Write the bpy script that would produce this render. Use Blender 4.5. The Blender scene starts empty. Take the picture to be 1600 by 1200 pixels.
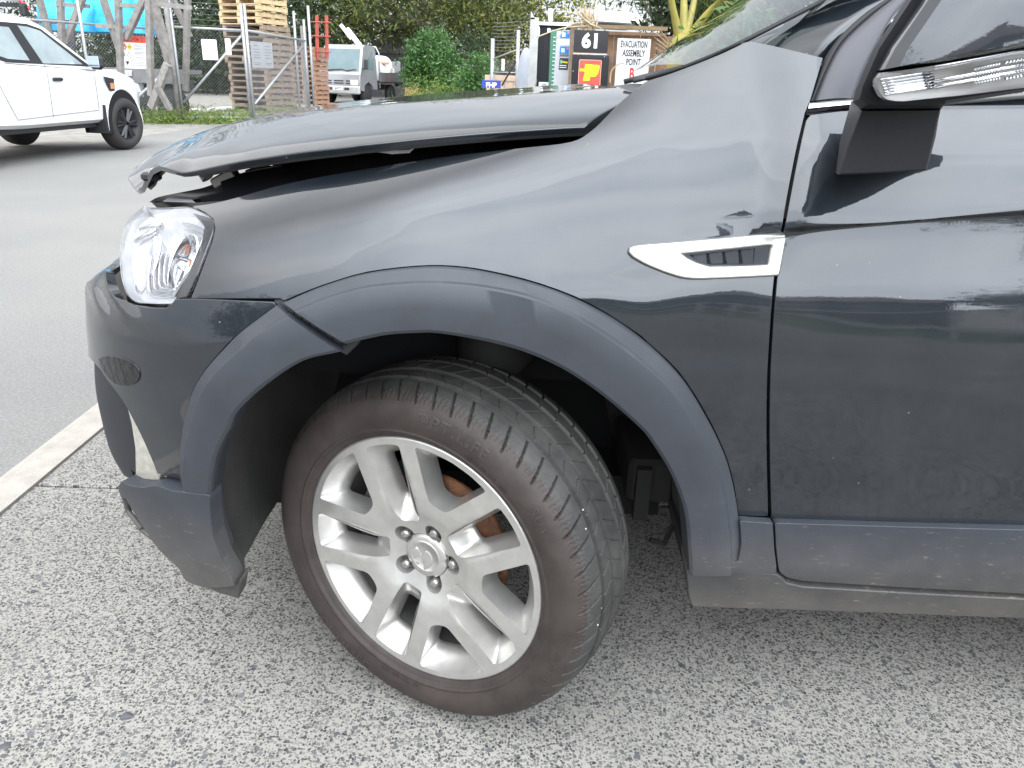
import bpy, math, random
import numpy as np
from mathutils import Vector, Matrix
from mathutils.geometry import delaunay_2d_cdt
random.seed(7); rng = np.random.default_rng(7)
SC = bpy.context.scene
COL = SC.collection
rad = math.radians
# ------------------------------------------------------------------ camera
FPX, CAMH, PITCH, ROLL = 1200.0, 1.2, 21.7, 1.9          # photo is 1600 x 1200
_p, _r = rad(PITCH), rad(ROLL)
_fwd = np.array([0, math.cos(_p), -math.sin(_p)]); _rt = np.array([1., 0, 0]); _dn = -np.cross(_rt, _fwd)
AX = np.array([math.cos(_r)*_rt - math.sin(_r)*_dn, math.sin(_r)*_rt + math.cos(_r)*_dn, _fwd])
CAM = np.array([0, 0, CAMH])
cd = bpy.data.cameras.new('camera'); cam = bpy.data.objects.new('camera', cd); COL.objects.link(cam)
cd.sensor_width = 36; cd.lens = 36*FPX/1600; cd.clip_start = .05; cd.clip_end = 2000
mw = Matrix.Identity(4)
for i_ in range(3):
    mw[i_][0] = AX[0][i_]; mw[i_][1] = -AX[1][i_]; mw[i_][2] = -AX[2][i_]; mw[i_][3] = CAM[i_]
cam.matrix_world = mw
SC.camera = cam
# ------------------------------------------------------------------ light
SUN_EL, SUN_AZ = 54, -88        # degrees; azimuth from +Y towards +X
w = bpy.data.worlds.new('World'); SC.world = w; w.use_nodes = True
nt = w.node_tree; nt.nodes.clear()
sky = nt.nodes.new('ShaderNodeTexSky'); sky.sky_type = 'NISHITA'; sky.sun_disc = False
sky.sun_elevation = rad(SUN_EL); sky.sun_rotation = rad(SUN_AZ); sky.air_density = 1.2; sky.dust_density = 2.5
tc = nt.nodes.new('ShaderNodeTexCoord')
mp = nt.nodes.new('ShaderNodeMapping'); mp.inputs['Scale'].default_value = (1, 1, 2.2)
n1 = nt.nodes.new('ShaderNodeTexNoise'); n1.inputs['Scale'].default_value = 1.7; n1.inputs['Detail'].default_value = 6; n1.inputs['Roughness'].default_value = .55
cr = nt.nodes.new('ShaderNodeValToRGB'); cr.color_ramp.elements[0].position = .14; cr.color_ramp.elements[1].position = .36
n2 = nt.nodes.new('ShaderNodeTexNoise'); n2.inputs['Scale'].default_value = 3.1; n2.inputs['Detail'].default_value = 5
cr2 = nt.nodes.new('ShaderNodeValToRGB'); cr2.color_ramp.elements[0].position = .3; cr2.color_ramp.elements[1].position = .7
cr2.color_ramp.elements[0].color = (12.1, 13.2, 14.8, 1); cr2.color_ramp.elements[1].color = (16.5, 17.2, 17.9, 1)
mx = nt.nodes.new('ShaderNodeMix'); mx.data_type = 'RGBA'
bg = nt.nodes.new('ShaderNodeBackground'); bg.inputs['Strength'].default_value = .1
wo = nt.nodes.new('ShaderNodeOutputWorld')
L = nt.links.new
L(tc.outputs['Generated'], mp.inputs['Vector']); L(mp.outputs[0], n1.inputs['Vector']); L(mp.outputs[0], n2.inputs['Vector'])
L(n1.outputs['Fac'], cr.inputs[0]); L(n2.outputs['Fac'], cr2.inputs[0])
# bright cloud lobe added out of view so the car side reflects paler sky
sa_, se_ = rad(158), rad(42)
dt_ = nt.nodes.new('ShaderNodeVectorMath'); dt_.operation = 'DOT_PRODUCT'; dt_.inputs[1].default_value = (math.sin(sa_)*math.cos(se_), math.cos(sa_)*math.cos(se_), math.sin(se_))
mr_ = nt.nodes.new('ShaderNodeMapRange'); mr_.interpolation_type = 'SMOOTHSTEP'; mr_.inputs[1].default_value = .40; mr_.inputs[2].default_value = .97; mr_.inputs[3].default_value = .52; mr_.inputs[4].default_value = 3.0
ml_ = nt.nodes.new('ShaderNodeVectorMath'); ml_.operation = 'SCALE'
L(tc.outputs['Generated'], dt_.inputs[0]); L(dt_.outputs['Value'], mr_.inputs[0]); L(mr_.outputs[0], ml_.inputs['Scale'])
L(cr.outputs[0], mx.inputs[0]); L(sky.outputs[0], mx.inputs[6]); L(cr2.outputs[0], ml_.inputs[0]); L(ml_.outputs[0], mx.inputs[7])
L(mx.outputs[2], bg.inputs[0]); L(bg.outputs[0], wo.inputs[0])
sd = bpy.data.lights.new('sun', 'SUN'); sd.energy = 1.5; sd.angle = rad(100); sd.color = (1, .95, .88)
so = bpy.data.objects.new('sun', sd); COL.objects.link(so)
_a, _e = rad(SUN_AZ), rad(SUN_EL)
so.rotation_euler = Vector((-math.sin(_a)*math.cos(_e), -math.cos(_a)*math.cos(_e), -math.sin(_e))).to_track_quat('-Z', 'Y').to_euler()
so.location = (0, 0, 30)
SC.view_settings.view_transform = 'Standard'; SC.view_settings.look = 'None'
SC.view_settings.exposure = 0.42; SC.view_settings.gamma = 1; SC.view_settings.use_curve_mapping = False

# ------------------------------------------------------------------ pixel helpers
def ray(px, py):
    return ((px-800)/FPX)*AX[0] + ((py-600)/FPX)*AX[1] + AX[2]
def at(px, py, y):                       # point at world depth y behind a photo pixel
    d = ray(px, py); return CAM + d*(y/d[1])
def atz(px, py, z=0.):
    d = ray(px, py); return CAM + d*((z-CAMH)/d[2])
def proj(P):
    q = (np.asarray(P, float) - CAM) @ AX.T
    dz = np.maximum(q[..., 2], 1e-3)
    return np.stack([800+FPX*q[..., 0]/dz, 600+FPX*q[..., 1]/dz], -1)

# ------------------------------------------------------------------ objects
def tag(o, label=None, cat=None, group=None, kind=None):
    for k, v in (('label', label), ('category', cat), ('group', group), ('kind', kind)):
        if v: o[k] = v
    return o
def thing(name, label, cat, loc=(0, 0, 0), rz=0, group=None):
    o = bpy.data.objects.new(name, None); COL.objects.link(o); o.empty_display_size = .1
    o.location = loc; o.rotation_euler = (0, 0, rz)
    return tag(o, label, cat, group)
def pmat(o):
    return Matrix.Translation(o.location) @ o.rotation_euler.to_matrix().to_4x4()
def link(name, me, mat, parent=None, local=False):
    o = bpy.data.objects.new(name, me); COL.objects.link(o)
    if mat is not None:
        for m in (mat if isinstance(mat, (list, tuple)) else [mat]): me.materials.append(m)
    if parent is not None:
        o.parent = parent
        if not local:
            M_ = Matrix.Identity(4); q = parent; ch = []
            while q is not None: ch.append(q); q = q.parent
            for q in reversed(ch): M_ = M_ @ q.matrix_parent_inverse @ pmat(q)
            o.matrix_parent_inverse = M_.inverted()
    return o
def mesh(name, V, F, mat, parent=None, smooth=False, normals=None, local=False, mi=None):
    me = bpy.data.meshes.new(name); me.from_pydata([tuple(map(float, v)) for v in V], [], [tuple(map(int, f)) for f in F])
    if smooth: me.polygons.foreach_set('use_smooth', [True]*len(me.polygons))
    if mi is not None: me.polygons.foreach_set('material_index', mi)
    me.update()
    if normals is not None: me.normals_split_custom_set_from_vertices([tuple(n) for n in normals])
    return link(name, me, mat, parent, local)
def dup(o, parent=None):
    c = o.copy(); COL.objects.link(c)
    if parent is not None: c.parent = parent
    for ch in list(o.children): dup(ch, c)
    return c
class MB:
    def __init__(s): s.V = []; s.F = []; s.mi = []; s.m = 0
    def add(s, V, F):
        b = len(s.V); s.V += [tuple(v) for v in V]; s.F += [tuple(b+i for i in f) for f in F]; s.mi += [s.m]*len(F); return s
    def hexa(s, p):      # 8 points: bottom 4 ccw, top 4
        return s.add(p, [(3, 2, 1, 0), (4, 5, 6, 7), (0, 1, 5, 4), (1, 2, 6, 5), (2, 3, 7, 6), (3, 0, 4, 7)])
    def box(s, c, d, rz=0, rx=0, ry=0, bev=0):
        R_ = Matrix.Rotation(rz, 3, 'Z') @ Matrix.Rotation(ry, 3, 'Y') @ Matrix.Rotation(rx, 3, 'X')
        x, y, z = d[0]/2, d[1]/2, d[2]/2; c = Vector(c)
        if not bev:
            return s.hexa([c+R_@Vector(q) for q in ((-x, -y, -z), (x, -y, -z), (x, y, -z), (-x, y, -z), (-x, -y, z), (x, -y, z), (x, y, z), (-x, y, z))])
        b = min(bev, x*.9, y*.9, z*.9); V = []
        def ring(hx, hy, zz, k=b):
            return [(-hx+k, -hy, zz), (hx-k, -hy, zz), (hx, -hy+k, zz), (hx, hy-k, zz), (hx-k, hy, zz), (-hx+k, hy, zz), (-hx, hy-k, zz), (-hx, -hy+k, zz)]
        for hx, hy, zz in ((x-b, y-b, -z), (x, y, -z+b), (x, y, z-b), (x-b, y-b, z)): V += ring(hx, hy, zz, b*.6 if abs(zz) == z else b)
        F = [tuple(range(7, -1, -1)), tuple(range(24, 32))]
        for r_ in range(3):
            for k in range(8): F.append((r_*8+k, r_*8+(k+1) % 8, r_*8+8+(k+1) % 8, r_*8+8+k))
        return s.add([c+R_@Vector(q) for q in V], F)
    def tube(s, path, r, n=8, caps=True):
        P = [Vector(p) for p in path]; k = len(P); rr = r if isinstance(r, (list, tuple)) else [r]*k
        V = []; up0 = None
        for i in range(k):
            t = (P[min(i+1, k-1)]-P[max(i-1, 0)]).normalized()
            u = t.cross(Vector((0, 0, 1))) if abs(t.z) < .95 else t.cross(Vector((1, 0, 0)))
            if up0 is not None:
                u = up0 - t*up0.dot(t)
            u.normalize(); up0 = u; v = t.cross(u)
            V += [P[i]+(u*math.cos(2*math.pi*j/n)+v*math.sin(2*math.pi*j/n))*rr[i] for j in range(n)]
        F = [(i*n+j, i*n+(j+1) % n, (i+1)*n+(j+1) % n, (i+1)*n+j) for i in range(k-1) for j in range(n)]
        if caps: F += [tuple(range(n-1, -1, -1)), tuple(range((k-1)*n, k*n))]
        return s.add(V, F)
    def prism(s, poly, axis, a, b):       # poly 2D extruded along axis 'x','y','z' from a to b
        n = len(poly)
        def P(q, t): return {'x': (t, q[0], q[1]), 'y': (q[0], t, q[1]), 'z': (q[0], q[1], t)}[axis]
        V = [P(q, a) for q in poly]+[P(q, b) for q in poly]
        return s.add(V, [tuple(range(n-1, -1, -1)), tuple(range(n, 2*n))]+[(i, (i+1) % n, n+(i+1) % n, n+i) for i in range(n)])
    def lathe(s, prof, n=32, org=(0, 0, 0), ax=None):   # prof [(r, w)] about local y (or frame ax=(e1,e2,nrm))
        e1, e2, nn = ax if ax else ((1, 0, 0), (0, 0, 1), (0, -1, 0))
        e1, e2, nn, o = map(lambda q: np.array(q, float), (e1, e2, nn, org)); V = []; k = len(prof)
        for r, w_ in prof:
            for j in range(n):
                a = 2*math.pi*j/n; V.append(o+e1*r*math.cos(a)+e2*r*math.sin(a)+nn*w_)
        return s.add(V, [(i*n+j, i*n+(j+1) % n, (i+1)*n+(j+1) % n, (i+1)*n+j) for i in range(k-1) for j in range(n)])
    def grid(s, P):       # array (a,b,3)
        P = np.asarray(P); a, b = P.shape[:2]
        return s.add(P.reshape(-1, 3), [(i*b+j, i*b+j+1, (i+1)*b+j+1, (i+1)*b+j) for i in range(a-1) for j in range(b-1)])
    def build(s, name, mat, parent=None, smooth=False, local=False, bevel=0, angle=None):
        o = mesh(name, s.V, s.F, mat, parent, smooth, None, local, s.mi)
        if bevel:
            m = o.modifiers.new('b', 'BEVEL'); m.width = bevel; m.segments = 2; m.limit_method = 'ANGLE'; m.angle_limit = rad(40)
        if angle: o.data.set_sharp_from_angle(angle=rad(angle))
        return o
def text_geo(txt, size, extrude=0, bold=0, align='CENTER', spacing=1.0):
    c = bpy.data.curves.new('t', 'FONT'); c.body = txt; c.size = size; c.extrude = extrude; c.offset = bold; c.align_x = align; c.align_y = 'CENTER'; c.space_character = spacing; c.resolution_u = 3
    o = bpy.data.objects.new('t', c); COL.objects.link(o); bpy.context.view_layer.update()
    me = bpy.data.meshes.new_from_object(o.evaluated_get(bpy.context.evaluated_depsgraph_get()))
    V = [tuple(v.co) for v in me.vertices]; F = [tuple(p.vertices) for p in me.polygons]
    bpy.data.objects.remove(o); bpy.data.curves.remove(c); bpy.data.meshes.remove(me)
    return V, F

# ------------------------------------------------------------------ materials
MATS = {}
def M(name, c, r=.5, m=0., coat=0., var=.12, scale=6., bump=0., bscale=60., spec=.5, coords='Object', stain=None, alpha=None):
    if name in MATS: return MATS[name]
    mt = bpy.data.materials.new(name); mt.use_nodes = True; t = mt.node_tree; b = t.nodes['Principled BSDF']
    b.inputs['Roughness'].default_value = r; b.inputs['Metallic'].default_value = m
    b.inputs['Coat Weight'].default_value = coat; b.inputs['Coat Roughness'].default_value = .03; b.inputs['Specular IOR Level'].default_value = spec
    b.inputs['Base Color'].default_value = (*c, 1)
    k = t.links.new; tcn = t.nodes.new('ShaderNodeTexCoord')
    if var:
        n = t.nodes.new('ShaderNodeTexNoise'); n.inputs['Scale'].default_value = scale; n.inputs['Detail'].default_value = 7; n.inputs['Roughness'].default_value = .62
        k(tcn.outputs[coords], n.inputs['Vector'])
        rp = t.nodes.new('ShaderNodeValToRGB'); rp.color_ramp.elements[0].position = .3; rp.color_ramp.elements[1].position = .7
        lo = [max(0, x*(1-var)) for x in c]; hi = [min(1, x*(1+var)) for x in c]
        if stain: lo = stain
        rp.color_ramp.elements[0].color = (*lo, 1); rp.color_ramp.elements[1].color = (*hi, 1)
        k(n.outputs['Fac'], rp.inputs[0]); k(rp.outputs[0], b.inputs['Base Color'])
        mr = t.nodes.new('ShaderNodeMapRange'); mr.inputs['To Min'].default_value = max(0, r*(1-var)); mr.inputs['To Max'].default_value = min(1, r*(1+var))
        k(n.outputs['Fac'], mr.inputs[0]); k(mr.outputs[0], b.inputs['Roughness'])
    if bump:
        n = t.nodes.new('ShaderNodeTexNoise'); n.inputs['Scale'].default_value = bscale; n.inputs['Detail'].default_value = 4
        k(tcn.outputs[coords], n.inputs['Vector'])
        bp = t.nodes.new('ShaderNodeBump'); bp.inputs['Strength'].default_value = bump; bp.inputs['Distance'].default_value = .01
        k(n.outputs['Fac'], bp.inputs['Height']); k(bp.outputs[0], b.inputs['Normal'])
    MATS[name] = mt; return mt
def nodes_of(mt): t = mt.node_tree; return t, t.nodes['Principled BSDF'], t.links.new
def glass(name, tint=(.9, .95, .93), trans=.8, rough=.02):
    mt = bpy.data.materials.new(name); mt.use_nodes = True; t = mt.node_tree; t.nodes.clear(); k = t.links.new
    o = t.nodes.new('ShaderNodeOutputMaterial'); tr = t.nodes.new('ShaderNodeBsdfTransparent'); tr.inputs[0].default_value = (*[x*trans for x in tint], 1)
    g = t.nodes.new('ShaderNodeBsdfGlossy'); g.inputs['Roughness'].default_value = rough
    fr = t.nodes.new('ShaderNodeFresnel'); fr.inputs[0].default_value = 1.5
    mxs = t.nodes.new('ShaderNodeMixShader'); k(fr.outputs[0], mxs.inputs[0]); k(tr.outputs[0], mxs.inputs[1]); k(g.outputs[0], mxs.inputs[2]); k(mxs.outputs[0], o.inputs[0])
    return mt
def foliage_mat(name, cols, rough=.55, transl=.25):
    mt = bpy.data.materials.new(name); mt.use_nodes = True; t, b, k = nodes_of(mt)
    g = t.nodes.new('ShaderNodeNewGeometry'); rp = t.nodes.new('ShaderNodeValToRGB')
    rp.color_ramp.elements[0].color = (*cols[0], 1); rp.color_ramp.elements[1].color = (*cols[-1], 1)
    for i, c in enumerate(cols[1:-1]):
        e = rp.color_ramp.elements.new((i+1)/(len(cols)-1)); e.color = (*c, 1)
    k(g.outputs['Random Per Island'], rp.inputs[0]); k(rp.outputs[0], b.inputs['Base Color']); b.inputs['Roughness'].default_value = rough
    tl = t.nodes.new('ShaderNodeBsdfTranslucent'); k(rp.outputs[0], tl.inputs[0]); ms = t.nodes.new('ShaderNodeMixShader'); ms.inputs[0].default_value = transl
    o = t.nodes['Material Output']; k(b.outputs[0], ms.inputs[1]); k(tl.outputs[0], ms.inputs[2]); k(ms.outputs[0], o.inputs[0])
    return mt

# ------------------------------------------------------------------ surfaces and panels
def sm(pts, n=6):                        # Catmull-Rom through an open list of tuples
    P = [np.array(p, float) for p in pts]; out = []
    P = [2*P[0]-P[1]]+P+[2*P[-1]-P[-2]]
    for i in range(1, len(P)-2):
        a, b, c, d = P[i-1:i+3]
        for j in range(n):
            t = j/n; out.append(.5*((2*b)+(c-a)*t+(2*a-5*b+4*c-d)*t*t+(3*b-a-3*c+d)*t**3))
    out.append(P[-2]); return out
def pchip(x, Y, xq):                     # x (n), Y (n,...) -> (len(xq),...)
    x = np.asarray(x, float); Y = np.asarray(Y, float); h = np.diff(x); sh = (-1,)+(1,)*(Y.ndim-1)
    dl = np.diff(Y, axis=0)/h.reshape(sh); m = np.zeros_like(Y)
    a, b = dl[:-1], dl[1:]; h0, h1 = h[:-1].reshape(sh), h[1:].reshape(sh)
    w1, w2 = 2*h1+h0, h1+2*h0
    with np.errstate(all='ignore'): hm = (w1+w2)/(w1/a+w2/b)
    m[1:-1] = np.where(a*b > 0, np.nan_to_num(hm), 0); m[0] = dl[0]; m[-1] = dl[-1]
    xq = np.asarray(xq, float); i = np.clip(np.searchsorted(x, xq)-1, 0, len(x)-2); H = h[i].reshape(sh); t = ((xq-x[i])/h[i]).reshape(sh)
    return (2*t**3-3*t**2+1)*Y[i]+(t**3-2*t**2+t)*H*m[i]+(-2*t**3+3*t**2)*Y[i+1]+(t**3-t**2)*H*m[i+1]
class Surf:
    def __init__(s, P, U, V, flip=1):
        s.P = P; s.U = U; s.V = V
        du = np.gradient(P, axis=0); dv = np.gradient(P, axis=1)
        N = np.cross(du, dv)*flip; s.N = N/np.maximum(np.linalg.norm(N, axis=2, keepdims=True), 1e-9)
        s.Q = proj(P); s.face = ((CAM-P)*s.N).sum(2) > 0
        s.Qu = np.gradient(s.Q, axis=0); s.Qv = np.gradient(s.Q, axis=1)
        s.depth = (P-CAM)@AX[2]
    def inv(s, px, py):
        d = ((s.Q-[px, py])**2).sum(2); d = np.where(s.face, d, 1e9)
        i, j = np.unravel_index(np.argmin(d), d.shape); q = s.Q[i, j]
        J = np.array([s.Qu[i, j], s.Qv[i, j]]).T
        try: st = np.clip(np.linalg.solve(J, np.array([px, py])-q), -1, 1)
        except Exception: st = np.zeros(2)
        ii = float(np.clip(i+st[0], 0, len(s.U)-1)); jj = float(np.clip(j+st[1], 0, len(s.V)-1))
        for _ in range(3):
            a = min(int(ii), len(s.U)-2); b = min(int(jj), len(s.V)-2); fa, fb = ii-a, jj-b; q00, q10, q01, q11 = s.Q[a, b], s.Q[a+1, b], s.Q[a, b+1], s.Q[a+1, b+1]
            q = q00*(1-fa)*(1-fb)+q10*fa*(1-fb)+q01*(1-fa)*fb+q11*fa*fb; J = np.array([(q10-q00)*(1-fb)+(q11-q01)*fb, (q01-q00)*(1-fa)+(q11-q10)*fa]).T
            try: st = np.clip(np.linalg.solve(J, np.array([px, py])-q), -.7, .7)
            except Exception: break
            ii = float(np.clip(ii+st[0], max(0, i-2), min(len(s.U)-1, i+2))); jj = float(np.clip(jj+st[1], max(0, j-2), min(len(s.V)-1, j+2)))
        return np.array([np.interp(ii, np.arange(len(s.U)), s.U), np.interp(jj, np.arange(len(s.V)), s.V)])
    def ev(s, uv):
        uv = np.atleast_2d(uv); a = np.interp(uv[:, 0], s.U, np.arange(len(s.U))); b = np.interp(uv[:, 1], s.V, np.arange(len(s.V)))
        i = np.clip(a.astype(int), 0, len(s.U)-2); j = np.clip(b.astype(int), 0, len(s.V)-2); fa = (a-i)[:, None]; fb = (b-j)[:, None]
        def bl(X): return X[i, j]*(1-fa)*(1-fb)+X[i+1, j]*fa*(1-fb)+X[i, j+1]*(1-fa)*fb+X[i+1, j+1]*fa*fb
        n = bl(s.N); return bl(s.P), n/np.linalg.norm(n, axis=1, keepdims=True)
    def uvs(s, pts, step=8):             # outline of px tuples / ('uv',u,v) -> uv list, densified in px
        out = []
        n = len(pts)
        def isuv(p): return isinstance(p[0], str)
        for k in range(n):
            a, b = pts[k], pts[(k+1) % n]
            if isuv(a): out.append(np.array(a[1:], float)); continue
            out.append(s.inv(*a[:2]))
            if not isuv(b):
                d = math.hypot(b[0]-a[0], b[1]-a[1]); m = int(d//step)
                for q in range(1, m+1):
                    if m: t = q/(m+1); out.append(s.inv(a[0]+(b[0]-a[0])*t, a[1]+(b[1]-a[1])*t))
        return out
def inpoly(poly, pts):
    x, y = pts[:, 0], pts[:, 1]; ins = np.zeros(len(pts), bool); n = len(poly)
    for i in range(n):
        x1, y1 = poly[i]; x2, y2 = poly[(i+1) % n]
        if y1 == y2: continue
        c = ((y1 > y) != (y2 > y)) & (x < (x2-x1)*(y-y1)/(y2-y1)+x1); ins ^= c
    return ins
def edist(poly, pts):
    d = np.full(len(pts), 1e9); n = len(poly)
    for i in range(n):
        a = np.array(poly[i]); b = np.array(poly[(i+1) % n]); ab = b-a; L2 = (ab@ab) or 1e-12
        t = np.clip(((pts-a)@ab)/L2, 0, 1); d = np.minimum(d, np.linalg.norm(pts-(a+t[:, None]*ab), axis=1))
    return d
def cdt(poly, sp, holes=()):
    poly = np.array(poly); lo, hi = poly.min(0), poly.max(0)
    gx = np.arange(lo[0]+sp*.5, hi[0], sp); gy = np.arange(lo[1]+sp*.5, hi[1], sp)
    if len(gx) and len(gy):
        G = np.array([(x+(sp*.5 if j % 2 else 0), y) for j, y in enumerate(gy) for x in gx])
        G = G[inpoly(poly, G)]
        if len(G): G = G[edist(poly, G) > sp*.45]
        for h in holes:
            if len(G): G = G[(~inpoly(h, G)) & (edist(h, G) > sp*.45)]
    else: G = np.zeros((0, 2))
    pts = [Vector(p) for p in poly]; E = [(i, (i+1) % len(poly)) for i in range(len(poly))]
    for h in holes:
        b = len(pts); pts += [Vector(p) for p in h]; E += [(b+i, b+(i+1) % len(h)) for i in range(len(h))]
    pts += [Vector(p) for p in G]
    r = delaunay_2d_cdt(pts, E, [], 2 if holes else 1, 1e-7)
    V = np.array([tuple(v) for v in r[0]]); F = [tuple(f) for f in r[2]]
    if holes:
        C = np.array([V[list(f)].mean(0) for f in F]); keep = inpoly(poly, C)
        for h in holes: keep &= ~inpoly(h, C)
        F = [f for f, k in zip(F, keep) if k]
    else:
        C = np.array([V[list(f)].mean(0) for f in F]); keep = inpoly(poly, C); F = [f for f, k in zip(F, keep) if k]
    return V, F
def panel(name, S, outline, mat, parent, off=0., sp=.016, depth=.016, rnd=.0018, fn=None, step=8, holes=(), offf=None):
    uv = S.uvs(outline, step); clean = [uv[0]]
    for p in uv[1:]:
        if np.linalg.norm(p-clean[-1]) > 1e-4: clean.append(p)
    hs = [S.uvs(h, step) for h in holes]
    V2, F = cdt(clean, sp, hs)
    P, N = S.ev(V2); o_ = off if offf is None else offf(P)[:, None]
    P = P+N*o_
    if fn is not None: P, N = fn(P, N)
    F = [f if np.dot(np.cross(P[f[1]]-P[f[0]], P[f[2]]-P[f[0]]), N[f[0]]) > 0 else f[::-1] for f in F]
    par_ = list(range(len(P)))
    def fd(x):
        while par_[x] != x: par_[x] = par_[par_[x]]; x = par_[x]
        return x
    for f in F:
        r0 = fd(f[0])
        for v in f[1:]: par_[fd(v)] = r0
    cn_ = {}
    for f in F: cn_[fd(f[0])] = cn_.get(fd(f[0]), 0)+1
    if cn_: best_ = max(cn_, key=cn_.get); F = [f for f in F if fd(f[0]) == best_]
    used = sorted({v for f in F for v in f}); re_ = {v: i for i, v in enumerate(used)}; P = P[used]; N = N[used]; F = [tuple(re_[v] for v in f) for f in F]
    cnt = {}
    for f in F:
        for i in range(len(f)):
            a, b = f[i], f[(i+1) % len(f)]; cnt[(a, b)] = 1
    bnd = [(a, b) for (a, b) in cnt if (b, a) not in cnt]
    out = {}
    for a, b in bnd:
        t = P[b]-P[a]; t /= max(np.linalg.norm(t), 1e-9)
        for v in (a, b): out[v] = out.get(v, 0)+np.cross(t, N[v])
    P = list(P); N = list(N); n1, n2 = {}, {}
    for v, o in out.items():
        o = o/max(np.linalg.norm(o), 1e-9)
        n1[v] = len(P); P.append(P[v]+o*rnd-N[v]*rnd); N.append(o)
        n2[v] = len(P); P.append(P[v]+o*rnd*.8-N[v]*(depth+rnd)); N.append(o)
    for a, b in bnd: F += [(b, a, n1[a], n1[b]), (n1[b], n1[a], n2[a], n2[b])]
    return mesh(name, P, F, mat, parent, True, N)
def resamp(c, n):
    c = np.array([tuple(q) for q in c], float); d = np.r_[0, np.cumsum(np.linalg.norm(np.diff(c, axis=0), axis=1))]
    t = np.linspace(0, d[-1], n); return np.stack([np.interp(t, d, c[:, k]) for k in range(c.shape[1])], 1)
def auto_n(P):                           # normals of a grid (a,b,3), facing the camera side overall
    N = np.cross(np.gradient(P, axis=0), np.gradient(P, axis=1)); N /= np.maximum(np.linalg.norm(N, axis=2, keepdims=True), 1e-9); return N
def strip(name, S, outer, inner, prof, mat, parent, n=60, ret=.05):
    # band lying on S between two px curves; prof [(w, off)]; returns inward at the inner edge
    A, B = resamp(outer, n), resamp(inner, n); G = []
    UA = np.array([S.inv(*q) for q in A]); UB = np.array([S.inv(*q) for q in B])
    for w_, o in prof:
        P, N = S.ev(UA*(1-w_)+UB*w_); G.append(P+N*o)
    G = np.array(G); P, N = S.ev(UB)
    if ret: G = np.concatenate([G, [G[-1]+(0, ret*.15, 0)], [G[-1]+(0, ret, 0)]])
    mb = MB(); mb.grid(G)
    # end caps
    for e in (0, n-1):
        c = G[:, e]; k = len(prof); back = c[:k]+np.array([0, .03, 0]); b = len(mb.V)
        mb.add(np.r_[c[:k], back], [(i, i+1, k+i+1, k+i) for i in range(k-1)])
    o = mb.build(name, mat, parent, True)
    me = o.data; me.set_sharp_from_angle(angle=rad(28))
    # face the viewer
    import bmesh
    bm = bmesh.new(); bm.from_mesh(me); bmesh.ops.recalc_face_normals(bm, faces=bm.faces[:])
    f0 = max(bm.faces, key=lambda f: f.calc_area()); 
    if f0.normal.dot(Vector(CAM)-f0.calc_center_median()) < 0: bmesh.ops.reverse_faces(bm, faces=bm.faces[:])
    bm.to_mesh(me); bm.free()
    return o, G
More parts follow.
